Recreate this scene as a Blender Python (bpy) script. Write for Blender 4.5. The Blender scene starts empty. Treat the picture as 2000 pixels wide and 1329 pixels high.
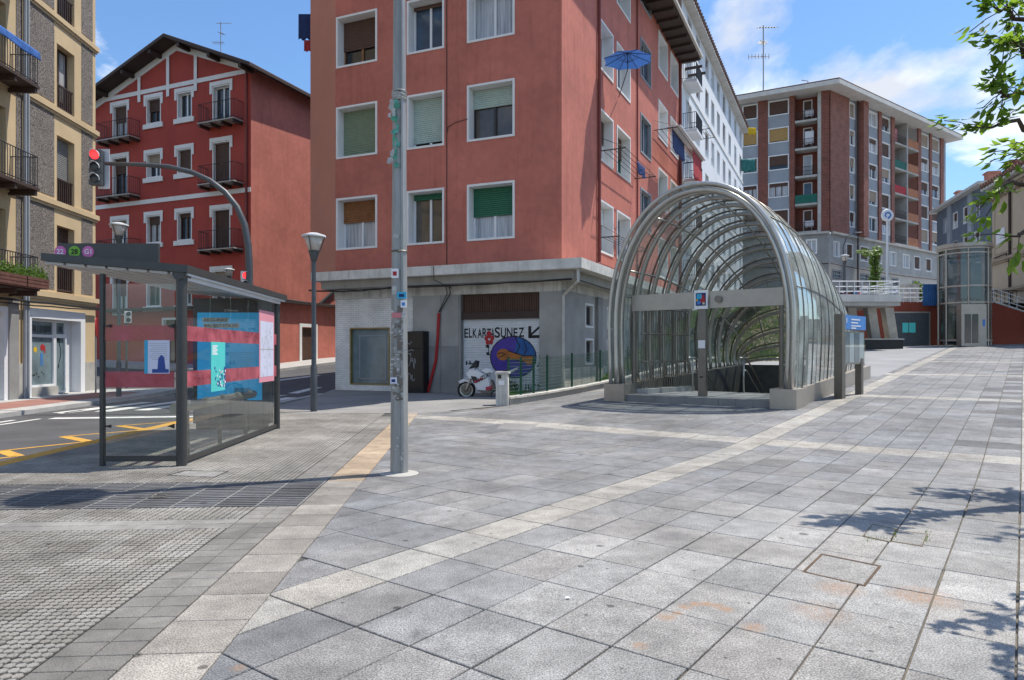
import bpy, bmesh, math, random
from mathutils import Vector, Matrix
R = math.radians
random.seed(7)
S = bpy.context.scene
COL = S.collection
# ------------------------------------------------------------------ camera, sky, sun, exposure
FPX, CX, HY, EYE = 1333.0, 1000.0, 690.0, 1.5      # focal length in photo pixels, centre column, horizon row, eye height
cam_d = bpy.data.cameras.new('camera')
cam = bpy.data.objects.new('camera', cam_d); COL.objects.link(cam); S.camera = cam
cam.location = (0, 0, EYE); cam.rotation_euler = (R(90), 0, 0)
cam_d.sensor_width = 36.0; cam_d.lens = FPX/2000*36.0
cam_d.shift_y = (HY-664.5)/2000.0
cam_d.clip_start = 0.05; cam_d.clip_end = 3000
SUN_EL, SUN_AZ = R(66.5), math.atan2(.918, .396)
W = bpy.data.worlds.new('World'); S.world = W; W.use_nodes = True
nt = W.node_tree; nt.nodes.clear()
def N(t, **k):
    n = nt.nodes.new(t)
    for a, v in k.items(): setattr(n, a, v)
    return n
def LK(a, b): nt.links.new(a, b)
sky = N('ShaderNodeTexSky', sky_type='NISHITA', sun_disc=False, sun_elevation=SUN_EL, sun_rotation=SUN_AZ)
sky.altitude = 50; sky.air_density = 1.35; sky.dust_density = 0.3; sky.ozone_density = 2.2
tc = N('ShaderNodeTexCoord')
sep = N('ShaderNodeSeparateXYZ'); LK(tc.outputs['Generated'], sep.inputs[0])
zz = N('ShaderNodeMath', operation='ADD'); LK(sep.outputs[2], zz.inputs[0]); zz.inputs[1].default_value = .30
dx = N('ShaderNodeMath', operation='DIVIDE'); LK(sep.outputs[0], dx.inputs[0]); LK(zz.outputs[0], dx.inputs[1])
dy = N('ShaderNodeMath', operation='DIVIDE'); LK(sep.outputs[1], dy.inputs[0]); LK(zz.outputs[0], dy.inputs[1])
cmb = N('ShaderNodeCombineXYZ'); LK(dx.outputs[0], cmb.inputs[0]); LK(dy.outputs[0], cmb.inputs[1])
CLOUD_SEED = 4.7
cmb.inputs[2].default_value = CLOUD_SEED
cn = N('ShaderNodeTexNoise'); cn.inputs['Scale'].default_value = 2.1; cn.inputs['Detail'].default_value = 9; cn.inputs['Roughness'].default_value = .56; cn.inputs['Distortion'].default_value = .25
LK(cmb.outputs[0], cn.inputs['Vector'])
cr = N('ShaderNodeValToRGB'); cr.color_ramp.elements[0].position = .51; cr.color_ramp.elements[1].position = .62
cr.color_ramp.elements[0].color = (0, 0, 0, 1); cr.color_ramp.elements[1].color = (.93, .93, .93, 1)
LK(cn.outputs['Fac'], cr.inputs[0])
cn2 = N('ShaderNodeTexNoise'); cn2.inputs['Scale'].default_value = 3.4; cn2.inputs['Detail'].default_value = 5
LK(cmb.outputs[0], cn2.inputs['Vector'])
cc = N('ShaderNodeValToRGB'); cc.color_ramp.elements[0].position = .40; cc.color_ramp.elements[1].position = .56
cc.color_ramp.elements[0].color = (4.6, 4.8, 5.2, 1); cc.color_ramp.elements[1].color = (8.0, 8.1, 8.2, 1)
LK(cn2.outputs['Fac'], cc.inputs[0])
mx = N('ShaderNodeMixRGB'); LK(cr.outputs[0], mx.inputs[0]); LK(cc.outputs[0], mx.inputs[2])
gain = N('ShaderNodeMixRGB', blend_type='MULTIPLY'); gain.inputs[0].default_value = 1; gain.inputs[2].default_value = (.60, .76, .95, 1)
LK(sky.outputs[0], gain.inputs[1]); LK(gain.outputs[0], mx.inputs[1])
bg = N('ShaderNodeBackground'); bg.inputs[1].default_value = .13
LK(mx.outputs[0], bg.inputs[0])
wo = N('ShaderNodeOutputWorld'); LK(bg.outputs[0], wo.inputs[0])
sun_d = bpy.data.lights.new('sun', 'SUN'); sun_d.energy = 4.0; sun_d.angle = R(.53); sun_d.color = (1, .935, .835)
sun = bpy.data.objects.new('sun', sun_d); COL.objects.link(sun); sun.location = (20, 10, 40)
SD = Vector((math.sin(SUN_AZ)*math.cos(SUN_EL), math.cos(SUN_AZ)*math.cos(SUN_EL), math.sin(SUN_EL)))
sun.rotation_euler = SD.to_track_quat('Z', 'Y').to_euler()
S.view_settings.view_transform = 'Standard'; S.view_settings.look = 'None'
S.view_settings.exposure = 0.48; S.view_settings.gamma = 1.0; S.view_settings.use_curve_mapping = False
S.render.engine = 'CYCLES'
cy = S.cycles; cy.use_denoising = True; cy.max_bounces = 6; cy.diffuse_bounces = 3; cy.glossy_bounces = 4
cy.transmission_bounces = 4; cy.transparent_max_bounces = 20; cy.caustics_reflective = False; cy.caustics_refractive = False
cy.sample_clamp_indirect = 6

# ------------------------------------------------------------------ materials
MATS = {}
def mat(name, col, rough=.75, metal=0, var=.12, scale=3, bump=0, bscale=40, spec=.4, stretch=None, speck=0, sscale=250, attr=False, streak=0, streak_col=(.05,.045,.04)):
    m = bpy.data.materials.new(name); m.use_nodes = True
    t = m.node_tree; n = t.nodes; l = t.links
    b = n['Principled BSDF']
    b.inputs['Roughness'].default_value = rough; b.inputs['Metallic'].default_value = metal
    b.inputs['Specular IOR Level'].default_value = spec
    g = n.new('ShaderNodeNewGeometry')
    vec = g.outputs['Position']
    if stretch:
        mp = n.new('ShaderNodeMapping'); mp.inputs['Scale'].default_value = stretch
        l.new(vec, mp.inputs[0]); vec = mp.outputs[0]
    nz = n.new('ShaderNodeTexNoise'); nz.inputs['Scale'].default_value = scale; nz.inputs['Detail'].default_value = 6; nz.inputs['Roughness'].default_value = .62
    l.new(vec, nz.inputs['Vector'])
    mr = n.new('ShaderNodeMapRange'); mr.inputs[1].default_value = .3; mr.inputs[2].default_value = .7
    mr.inputs[3].default_value = 1-var; mr.inputs[4].default_value = 1+var
    l.new(nz.outputs['Fac'], mr.inputs[0])
    mul = n.new('ShaderNodeVectorMath'); mul.operation = 'SCALE'
    if attr:
        at = n.new('ShaderNodeAttribute'); at.attribute_name = 'tint'; l.new(at.outputs['Color'], mul.inputs[0])
    else: mul.inputs[0].default_value = col[:3]
    l.new(mr.outputs[0], mul.inputs['Scale'])
    out = mul.outputs[0]
    if speck:
        nz2 = n.new('ShaderNodeTexNoise'); nz2.inputs['Scale'].default_value = sscale; nz2.inputs['Detail'].default_value = 2
        l.new(g.outputs['Position'], nz2.inputs['Vector'])
        m2 = n.new('ShaderNodeMapRange'); m2.inputs[1].default_value = .36; m2.inputs[2].default_value = .64; m2.inputs[3].default_value = 1-speck; m2.inputs[4].default_value = 1+speck
        l.new(nz2.outputs['Fac'], m2.inputs[0])
        mu2 = n.new('ShaderNodeVectorMath'); mu2.operation = 'SCALE'; l.new(out, mu2.inputs[0]); l.new(m2.outputs[0], mu2.inputs['Scale']); out = mu2.outputs[0]
    if streak:
        mp = n.new('ShaderNodeMapping'); mp.inputs['Scale'].default_value = (2.2, 2.2, .12); l.new(g.outputs['Position'], mp.inputs[0])
        n3 = n.new('ShaderNodeTexNoise'); n3.inputs['Scale'].default_value = 1.6; n3.inputs['Detail'].default_value = 7; n3.inputs['Roughness'].default_value = .7; l.new(mp.outputs[0], n3.inputs['Vector'])
        m3 = n.new('ShaderNodeMapRange'); m3.inputs[1].default_value = .52; m3.inputs[2].default_value = .78; m3.inputs[3].default_value = 0; m3.inputs[4].default_value = streak
        l.new(n3.outputs['Fac'], m3.inputs[0])
        mxs = n.new('ShaderNodeMixRGB'); l.new(m3.outputs[0], mxs.inputs[0]); l.new(out, mxs.inputs[1]); mxs.inputs[2].default_value = streak_col+(1,); out = mxs.outputs[0]
    l.new(out, b.inputs['Base Color'])
    if bump:
        nb = n.new('ShaderNodeTexNoise'); nb.inputs['Scale'].default_value = bscale; nb.inputs['Detail'].default_value = 5
        l.new(g.outputs['Position'], nb.inputs['Vector'])
        bp = n.new('ShaderNodeBump'); bp.inputs['Strength'].default_value = bump; bp.inputs['Distance'].default_value = .01
        l.new(nb.outputs['Fac'], bp.inputs['Height']); l.new(bp.outputs[0], b.inputs['Normal'])
    MATS[name] = m
    return m
def glassmat(name, tint=(.86, .93, .91), dirt_haze=.08, dirt_haze_col=(.45, .47, .46), refl=1.0, dscale=2.0, f0=.07):
    m = bpy.data.materials.new(name); m.use_nodes = True
    t = m.node_tree; n = t.nodes; l = t.links; n.clear()
    tr = n.new('ShaderNodeBsdfTransparent'); tr.inputs[0].default_value = tint+(1,)
    gl = n.new('ShaderNodeBsdfGlossy'); gl.inputs['Roughness'].default_value = .03; gl.inputs[0].default_value = (refl,)*3+(1,)
    g0 = n.new('ShaderNodeNewGeometry'); dp = n.new('ShaderNodeVectorMath'); dp.operation = 'DOT_PRODUCT'; l.new(g0.outputs['Normal'], dp.inputs[0]); l.new(g0.outputs['Incoming'], dp.inputs[1])
    ab_ = n.new('ShaderNodeMath'); ab_.operation = 'ABSOLUTE'; l.new(dp.outputs['Value'], ab_.inputs[0])
    om = n.new('ShaderNodeMath'); om.operation = 'SUBTRACT'; om.inputs[0].default_value = 1; l.new(ab_.outputs[0], om.inputs[1])
    pw = n.new('ShaderNodeMath'); pw.operation = 'POWER'; l.new(om.outputs[0], pw.inputs[0]); pw.inputs[1].default_value = 5
    fr = n.new('ShaderNodeMath'); fr.operation = 'MULTIPLY_ADD'; l.new(pw.outputs[0], fr.inputs[0]); fr.inputs[1].default_value = .92; fr.inputs[2].default_value = f0
    m1 = n.new('ShaderNodeMixShader'); l.new(fr.outputs[0], m1.inputs[0]); l.new(tr.outputs[0], m1.inputs[1]); l.new(gl.outputs[0], m1.inputs[2])
    df = n.new('ShaderNodeBsdfDiffuse'); df.inputs[0].default_value = dirt_haze_col+(1,)
    g = n.new('ShaderNodeNewGeometry'); nz = n.new('ShaderNodeTexNoise'); nz.inputs['Scale'].default_value = dscale; nz.inputs['Detail'].default_value = 6
    l.new(g.outputs['Position'], nz.inputs['Vector'])
    mr = n.new('ShaderNodeMapRange'); mr.inputs[1].default_value = .3; mr.inputs[2].default_value = .75; mr.inputs[3].default_value = dirt_haze*.35; mr.inputs[4].default_value = dirt_haze*1.8
    l.new(nz.outputs['Fac'], mr.inputs[0])
    m2 = n.new('ShaderNodeMixShader'); l.new(mr.outputs[0], m2.inputs[0]); l.new(m1.outputs[0], m2.inputs[1]); l.new(df.outputs[0], m2.inputs[2])
    o = n.new('ShaderNodeOutputMaterial'); l.new(m2.outputs[0], o.inputs[0])
    MATS[name] = m
    return m
def emit(name, col, s):
    m = bpy.data.materials.new(name); m.use_nodes = True; b = m.node_tree.nodes['Principled BSDF']
    b.inputs['Base Color'].default_value = col+(1,); b.inputs['Emission Color'].default_value = col+(1,); b.inputs['Emission Strength'].default_value = s
    MATS[name] = m
def brickmat(name, c1, c2, mortar, bw, bh, ms=.012, face=None, bump=.35, rough=.8):
    m = bpy.data.materials.new(name); m.use_nodes = True
    t = m.node_tree; n = t.nodes; l = t.links; b = n['Principled BSDF']; b.inputs['Roughness'].default_value = rough
    g = n.new('ShaderNodeNewGeometry')
    vm = n.new('ShaderNodeCombineXYZ')
    if face is None:
        sp = n.new('ShaderNodeSeparateXYZ'); l.new(g.outputs['Position'], sp.inputs[0]); l.new(sp.outputs[0], vm.inputs[0]); l.new(sp.outputs[1], vm.inputs[1])
    else:
        dt = n.new('ShaderNodeVectorMath'); dt.operation = 'DOT_PRODUCT'; dt.inputs[1].default_value = (face[0], face[1], 0); l.new(g.outputs['Position'], dt.inputs[0])
        sp = n.new('ShaderNodeSeparateXYZ'); l.new(g.outputs['Position'], sp.inputs[0])
        l.new(dt.outputs['Value'], vm.inputs[0]); l.new(sp.outputs[2], vm.inputs[1])
    br = n.new('ShaderNodeTexBrick'); l.new(vm.outputs[0], br.inputs['Vector'])
    br.inputs['Color1'].default_value = c1+(1,); br.inputs['Color2'].default_value = c2+(1,); br.inputs['Mortar'].default_value = mortar+(1,)
    br.inputs['Scale'].default_value = 1; br.inputs['Mortar Size'].default_value = ms; br.inputs['Brick Width'].default_value = bw; br.inputs['Row Height'].default_value = bh
    nz = n.new('ShaderNodeTexNoise'); nz.inputs['Scale'].default_value = 1.3; nz.inputs['Detail'].default_value = 6; l.new(g.outputs['Position'], nz.inputs['Vector'])
    mr = n.new('ShaderNodeMapRange'); mr.inputs[1].default_value = .3; mr.inputs[2].default_value = .7; mr.inputs[3].default_value = .82; mr.inputs[4].default_value = 1.16; l.new(nz.outputs['Fac'], mr.inputs[0])
    mu = n.new('ShaderNodeVectorMath'); mu.operation = 'SCALE'; l.new(br.outputs['Color'], mu.inputs[0]); l.new(mr.outputs[0], mu.inputs['Scale']); l.new(mu.outputs[0], b.inputs['Base Color'])
    bp = n.new('ShaderNodeBump'); bp.inputs['Strength'].default_value = bump; bp.inputs['Distance'].default_value = .01; bp.invert = True
    l.new(br.outputs['Fac'], bp.inputs['Height']); l.new(bp.outputs[0], b.inputs['Normal'])
    MATS[name] = m

mat('red_render', (.49,.160,.118), .85, var=.19, scale=.45, bump=.6, bscale=24, streak=.45, streak_col=(.27,.072,.05), speck=.05, sscale=4)  # own red of the rendered walls
mat('red_corner_lit', (.50,.215,.15), .85, var=.08, scale=.5, bump=.4, bscale=28)  # house red made lighter: the corner face's different light put into the colour
mat('red_gable', (.40,.064,.048), .85, var=.14, scale=.5, bump=.5, bscale=22, streak=.22, streak_col=(.12,.03,.03))
mat('salmon_band', (.42,.13,.10), .85, var=.08, scale=1, bump=.3)
mat('white_trim', (.78,.775,.76), .7, var=.05, scale=2, bump=.15, streak=.08, streak_col=(.35,.33,.30))
mat('white_paint', (.76,.77,.78), .45, var=.03, scale=2)
mat('white_wall', (.70,.73,.77), .85, var=.05, scale=.4, bump=.2, bscale=20, streak=.08, streak_col=(.45,.46,.48))
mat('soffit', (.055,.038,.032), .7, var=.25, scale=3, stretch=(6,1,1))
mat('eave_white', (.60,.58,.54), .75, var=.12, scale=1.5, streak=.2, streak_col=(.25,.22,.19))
mat('roof_tile', (.16,.085,.06), .85, var=.3, scale=3, bump=.6, bscale=14)
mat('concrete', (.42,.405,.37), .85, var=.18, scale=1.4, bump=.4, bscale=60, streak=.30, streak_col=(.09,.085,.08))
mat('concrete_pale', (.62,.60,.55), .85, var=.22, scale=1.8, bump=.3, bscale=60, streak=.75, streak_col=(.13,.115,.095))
mat('grey_render', (.37,.363,.345), .85, var=.16, scale=1.2, bump=.35, bscale=50, streak=.2, streak_col=(.33,.34,.35))
mat('grey_render_dark', (.27,.268,.26), .85, var=.16, scale=1.2, bump=.35, bscale=50, streak=.18, streak_col=(.08,.085,.09))
mat('grey_panel', (.29,.315,.345), .8, var=.10, scale=.8, bump=.2, streak=.15, streak_col=(.22,.23,.25))
mat('cream', (.56,.43,.26), .85, var=.08, scale=.8, bump=.3, bscale=30, streak=.14, streak_col=(.38,.30,.20))
mat('pebble', (.17,.15,.135), .9, var=.14, scale=1.2, bump=1.0, bscale=34, speck=.65, sscale=26)
mat('beige', (.50,.40,.29), .85, var=.08, scale=.8, bump=.3, streak=.12, streak_col=(.30,.24,.18))
mat('beige_dark', (.36,.285,.205), .85, var=.08, scale=.8, bump=.3)
mat('bluegrey', (.145,.175,.215), .8, var=.12, scale=.8)
mat('bluegrey_pale', (.34,.37,.41), .8, var=.10, scale=.8)
mat('shutter_brown', (.105,.058,.042), .6, var=.10, scale=4)
mat('shutter_tan', (.42,.27,.10), .6, var=.08, scale=4)
mat('shutter_beige', (.36,.285,.22), .6, var=.08, scale=4)
mat('shutter_green', (.03,.15,.085), .6, var=.1, scale=4)
mat('shutter_sage', (.22,.285,.20), .6, var=.1, scale=4)
mat('shutter_mint', (.42,.52,.47), .6, var=.1, scale=4)
mat('shutter_grey', (.25,.25,.25), .6, var=.1, scale=4)
mat('wood_brown', (.085,.042,.027), .6, var=.25, scale=4, stretch=(1,1,.3))
mat('wood_orange', (.26,.115,.045), .6, var=.2, scale=4)
mat('iron', (.022,.02,.022), .5, var=.2, scale=8, spec=.5)
mat('iron_brown', (.055,.033,.026), .6, var=.2, scale=8)
mat('dark_grey_metal', (.062,.062,.060), .42, metal=.25, var=.12, scale=6, spec=.5)
mat('lamp_grey', (.085,.092,.10), .45, metal=.3, var=.15, scale=6, bump=.1)
mat('galvanised', (.31,.31,.30), .5, metal=.35, var=.20, scale=3.5, stretch=(3,3,.5), bump=.1, bscale=80, streak=.25, streak_col=(.16,.14,.11))
mat('steel', (.49,.47,.435), .28, metal=.70, var=.10, scale=5, stretch=(1,1,.4))
mat('steel_matt', (.42,.375,.325), .45, metal=.75, var=.08, scale=5)
mat('steel_dark', (.20,.18,.155), .42, metal=.75, var=.12, scale=5)
mat('rubber', (.015,.015,.016), .7, var=.2, scale=20)
mat('black_plastic', (.012,.012,.014), .35, var=.2, scale=10, spec=.5)
mat('black_matt', (.016,.017,.018), .6, var=.35, scale=3)
mat('pit_black', (.10,.098,.092), .5, var=.3, scale=2)
mat('asphalt', (.083,.084,.088), .9, var=.22, scale=.7, bump=.6, bscale=120, speck=.30, sscale=160)
mat('asphalt_apron', (.25,.245,.235), .9, var=.20, scale=.6, bump=.4, bscale=110, speck=.20, sscale=160)
mat('lane_asphalt', (.27,.275,.28), .9, var=.15, scale=.5, bump=.3, speck=.15, sscale=90)
mat('road_white', (.62,.62,.60), .8, var=.22, scale=5, speck=.2, sscale=60)
mat('road_yellow', (.55,.30,.055), .8, var=.25, scale=6, speck=.2, sscale=60)
mat('kerb_stone', (.40,.395,.38), .85, var=.15, scale=2, speck=.2)
mat('grout', (.145,.128,.10), .95, var=.3, scale=6, bump=.3)
mat('grout_dark', (.075,.073,.070), .95, var=.3, scale=6, bump=.3)
mat('base_ground', (.12,.115,.105), .95, var=.25, scale=1)
mat('earth', (.16,.13,.085), .95, var=.3, scale=3)
mat('grass', (.070,.135,.022), .8, var=.5, scale=1.5)
mat('grass_blade', (.085,.16,.026), .7, var=.45, scale=2.5)
mat('leaf', (.085,.155,.022), .45, var=.45, scale=4, spec=.45)
def translucent(name, col, f=.45):
    m = MATS[name]; t = m.node_tree; n = t.nodes; l = t.links; b = n['Principled BSDF']
    tr = n.new('ShaderNodeBsdfTranslucent'); tr.inputs[0].default_value = col+(1,)
    mx_ = n.new('ShaderNodeMixShader'); mx_.inputs[0].default_value = f; o = n['Material Output']
    l.new(b.outputs[0], mx_.inputs[1]); l.new(tr.outputs[0], mx_.inputs[2]); l.new(mx_.outputs[0], o.inputs[0])
translucent('leaf', (.30,.48,.04), .5); translucent('grass_blade', (.17,.30,.03), .35)
mat('leaf_dark', (.035,.075,.02), .55, var=.5, scale=4)
mat('bark', (.075,.055,.04), .9, var=.35, scale=6, stretch=(1,1,.25), bump=.8, bscale=22)
mat('fence_green', (.012,.075,.042), .5, var=.15, scale=8)
mat('fence_wire', (.03,.10,.065), .5, var=.1)
mat('conduit_red', (.40,.018,.022), .5, var=.15, scale=8)
mat('pipe_red', (.22,.055,.045), .6, var=.1)
mat('cable', (.02,.02,.022), .6)
mat('signal_white', (.62,.64,.66), .45, var=.08)
mat('lens_dark', (.06,.065,.07), .2, var=.2)
emit('signal_red', (1.0,.035,.04), 1.5)
mat('lamp_glass', (.52,.49,.44), .25, var=.1, scale=6)
mat('pink_disc', (.66,.16,.42), .5, var=.02); mat('green_disc', (.20,.46,.045), .5, var=.02); mat('black_print', (.012,.012,.013), .6, var=.1)
mat('white_print', (.82,.82,.83), .5, var=.02); mat('grey_print', (.42,.43,.46), .6, var=.1)
mat('poster_blue', (.02,.33,.62), .35, var=.10, scale=2); mat('poster_teal', (.10,.62,.58), .4, var=.06, scale=3); mat('poster_pale', (.64,.66,.80), .45, var=.03)
mat('poster_navy', (.03,.07,.28), .5, var=.1); mat('poster_pink', (.72,.30,.36), .5, var=.04); mat('poster_cyan', (.04,.40,.62), .5, var=.04); mat('poster_cream', (.66,.64,.50), .5, var=.1)
mat('sign_blue', (.045,.22,.58), .4, var=.05)
mat('gold_frame', (.30,.235,.10), .45, metal=.4, var=.15)
mat('mural_purple', (.075,.045,.32), .6, var=.30, scale=5, stretch=(1,1,6)); mat('mural_blue', (.02,.10,.32), .6, var=.25, scale=5); mat('mural_orange', (.42,.145,.03), .6, var=.25, scale=6)
mat('mural_red', (.42,.025,.03), .6, var=.2); mat('shutter_white', (.66,.68,.70), .55, var=.06, scale=3)
mat('bike_white', (.74,.74,.75), .25, var=.03, spec=.6); mat('bike_red', (.42,.03,.06), .3, var=.05)
mat('umbrella_blue', (.04,.13,.45), .7, var=.12, scale=5); mat('cloth_blue', (.04,.13,.40), .8, var=.3, scale=6); mat('cloth_red', (.38,.035,.04), .8, var=.2, scale=6)
mat('cloth_navy', (.018,.04,.14), .8, var=.3, scale=6); mat('cloth_white', (.70,.70,.72), .8, var=.06); mat('cloth_yellow', (.68,.44,.02), .8, var=.1); mat('cloth_orange', (.62,.24,.015), .8, var=.15)
mat('cloth_pink', (.55,.20,.22), .8, var=.1); mat('cloth_teal', (.03,.16,.15), .8, var=.3, scale=6)
mat('brick_red_plain', (.19,.058,.038), .85, var=.14, scale=1.2, bump=.25, bscale=30)
mat('brick_pink', (.37,.165,.125), .85, var=.12, scale=1.0, bump=.25, bscale=30)
mat('brick_orange', (.40,.165,.085), .85, var=.12, scale=1.2)
mat('red_wall', (.27,.062,.036), .85, var=.15, scale=.7, bump=.3, streak=.18, streak_col=(.13,.03,.02))
mat('tarp_green', (.012,.115,.085), .7, var=.15); mat('blue_bin', (.035,.13,.33), .6, var=.2)
mat('paper_torn', (.46,.46,.44), .8, var=.3, scale=20); mat('tape_green', (.10,.38,.28), .6, var=.4, scale=14)
mat('rust', (.11,.075,.05), .9, var=.3, scale=12)
mat('glue', (.17,.15,.125), .9, var=.3, scale=14)
mat('planter_wood', (.13,.055,.04), .7, var=.25, scale=5)
translucent('umbrella_blue', (.06,.2,.6), .25)
pb_ = MATS['poster_blue'].node_tree.nodes['Principled BSDF']; pb_.inputs['Emission Color'].default_value = (.01, .22, .45, 1); pb_.inputs['Emission Strength'].default_value = .45  # glow added to brighten the advert panel
# window glass of buildings: dark behind, mirror-like in front
def wglass(name, col, rough=.06):
    mat(name, col, rough, var=.35, scale=1.2, spec=.65)
wglass('pane_dark', (.018,.022,.028)); mat('pane_curtain', (.42,.43,.45), .15, var=.42, scale=5, stretch=(3,3,.12), spec=.6); wglass('pane_blue', (.055,.085,.13)); wglass('pane_teal', (.16,.22,.24), .12)
wglass('pane_warm', (.10,.085,.07))
glassmat('glass_shelter', (.945,.97,.96), .008, f0=.035); glassmat('glass_canopy', (.84,.92,.90), .32, (.62,.68,.63), dscale=1.6, f0=.28); glassmat('glass_lift', (.60,.66,.65), .05, (.38,.40,.40), f0=.08)  # canopy: diffuse film also carries painted pale reflections and haze
glassmat('film_red', (.80,.22,.26), .55, (.55,.15,.18), dscale=3)
glassmat('glass_shop', (.60,.70,.68), .45, (.42,.50,.49))
brickmat('white_brick', (.84,.83,.80), (.76,.75,.73), (.50,.49,.48), .22, .075, .006, (-.9236,.3835), .3, .5)
brickmat('brick_left_shaded', (.22,.062,.038), (.155,.045,.03), (.22,.13,.10), .5, .16, .014, (-.885,.466))  # block brick darkened: shade of the left face put into the colour
brickmat('brick_right_lit', (.27,.092,.062), (.20,.066,.046), (.30,.19,.15), .5, .16, .014, (.804,.595))  # same brick lightened: sunlight on the right face put into the colour
brickmat('pavers_red', (.34,.15,.115), (.29,.125,.10), (.24,.18,.16), .3, .15, .01, None)

def tintmat(name, rough=.8, speck=.25, sscale=190, var=.14, scale=1.1, bump=.25, bscale=200, stains=()):
    m = mat(name, (1,1,1), rough, var=var, scale=scale, bump=bump, bscale=bscale, speck=speck, sscale=sscale, attr=True)
    t = m.node_tree; n = t.nodes; l = t.links; b = n['Principled BSDF']
    src = b.inputs['Base Color'].links[0].from_socket
    g1 = n.new('ShaderNodeNewGeometry')
    gr = n.new('ShaderNodeTexNoise'); gr.inputs['Scale'].default_value = .55; gr.inputs['Detail'].default_value = 8; gr.inputs['Roughness'].default_value = .68; l.new(g1.outputs['Position'], gr.inputs['Vector'])
    gm = n.new('ShaderNodeMapRange'); gm.inputs[1].default_value = .36; gm.inputs[2].default_value = .62; gm.inputs[3].default_value = .70; gm.inputs[4].default_value = 1.10; l.new(gr.outputs['Fac'], gm.inputs[0])
    gs = n.new('ShaderNodeVectorMath'); gs.operation = 'SCALE'; l.new(src, gs.inputs[0]); l.new(gm.outputs[0], gs.inputs['Scale']); src = gs.outputs[0]
    gf = n.new('ShaderNodeTexNoise'); gf.inputs['Scale'].default_value = 7.5; gf.inputs['Detail'].default_value = 7; gf.inputs['Roughness'].default_value = .72; l.new(g1.outputs['Position'], gf.inputs['Vector'])
    gq = n.new('ShaderNodeMapRange'); gq.inputs[1].default_value = .32; gq.inputs[2].default_value = .68; gq.inputs[3].default_value = .80; gq.inputs[4].default_value = 1.14; l.new(gf.outputs['Fac'], gq.inputs[0])
    gs = n.new('ShaderNodeVectorMath'); gs.operation = 'SCALE'; l.new(src, gs.inputs[0]); l.new(gq.outputs[0], gs.inputs['Scale']); src = gs.outputs[0]
    for vs, rad in ((2.3, .045), (1.1, .035), (5.0, .05)):      # trodden gum and drips
        vo = n.new('ShaderNodeTexVoronoi'); vo.inputs['Scale'].default_value = vs; l.new(g1.outputs['Position'], vo.inputs['Vector'])
        vm_ = n.new('ShaderNodeMapRange'); vm_.inputs[1].default_value = rad; vm_.inputs[2].default_value = rad*1.5; vm_.inputs[3].default_value = .38; vm_.inputs[4].default_value = 1; l.new(vo.outputs['Distance'], vm_.inputs[0])
        gs = n.new('ShaderNodeVectorMath'); gs.operation = 'SCALE'; l.new(src, gs.inputs[0]); l.new(vm_.outputs[0], gs.inputs['Scale']); src = gs.outputs[0]
    g = n.new('ShaderNodeNewGeometry')
    nz = n.new('ShaderNodeTexNoise'); nz.inputs['Scale'].default_value = 7; nz.inputs['Detail'].default_value = 5; l.new(g.outputs['Position'], nz.inputs['Vector'])
    for (x, y, r0, r1, colr, amt) in stains:      # rust rings, oil drips: marks lying on the stone
        ds = n.new('ShaderNodeVectorMath'); ds.operation = 'DISTANCE'; ds.inputs[1].default_value = (x, y, 0)
        sc = n.new('ShaderNodeVectorMath'); sc.operation = 'MULTIPLY'; sc.inputs[1].default_value = (1, 1, 0); l.new(g.outputs['Position'], sc.inputs[0]); l.new(sc.outputs[0], ds.inputs[0])
        wb = n.new('ShaderNodeMath'); wb.operation = 'MULTIPLY_ADD'; l.new(nz.outputs['Fac'], wb.inputs[0]); wb.inputs[1].default_value = r1*1.1; l.new(ds.outputs['Value'], wb.inputs[2])
        cr_ = n.new('ShaderNodeValToRGB'); e = cr_.color_ramp.elements
        mid = (r0+r1)/2+r1*.55; hw = max((r1-r0)/2, .02)
        mr = n.new('ShaderNodeMapRange'); mr.inputs[1].default_value = mid-hw*2; mr.inputs[2].default_value = mid+hw*2; l.new(wb.outputs[0], mr.inputs[0])
        e[0].position = 0 if r0 <= 0 else .12; e[0].color = (amt if r0 <= 0 else 0,)*3+(1,); e[1].position = 1; e[1].color = (0, 0, 0, 1)
        ne = e.new(.5); ne.color = (amt,)*3+(1,)
        l.new(mr.outputs[0], cr_.inputs[0])
        nf = n.new('ShaderNodeTexNoise'); nf.inputs['Scale'].default_value = 38; nf.inputs['Detail'].default_value = 4; l.new(g.outputs['Position'], nf.inputs['Vector'])
        mf = n.new('ShaderNodeMapRange'); mf.inputs[1].default_value = .38; mf.inputs[2].default_value = .62; mf.inputs[3].default_value = .15; mf.inputs[4].default_value = 1.0; l.new(nf.outputs['Fac'], mf.inputs[0])
        mm = n.new('ShaderNodeMath'); mm.operation = 'MULTIPLY'; l.new(cr_.outputs[0], mm.inputs[0]); l.new(mf.outputs[0], mm.inputs[1])
        mx_ = n.new('ShaderNodeMixRGB'); l.new(mm.outputs[0], mx_.inputs[0]); l.new(src, mx_.inputs[1]); mx_.inputs[2].default_value = colr+(1,)
        src = mx_.outputs[0]
    l.new(src, b.inputs['Base Color'])
    return m

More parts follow.
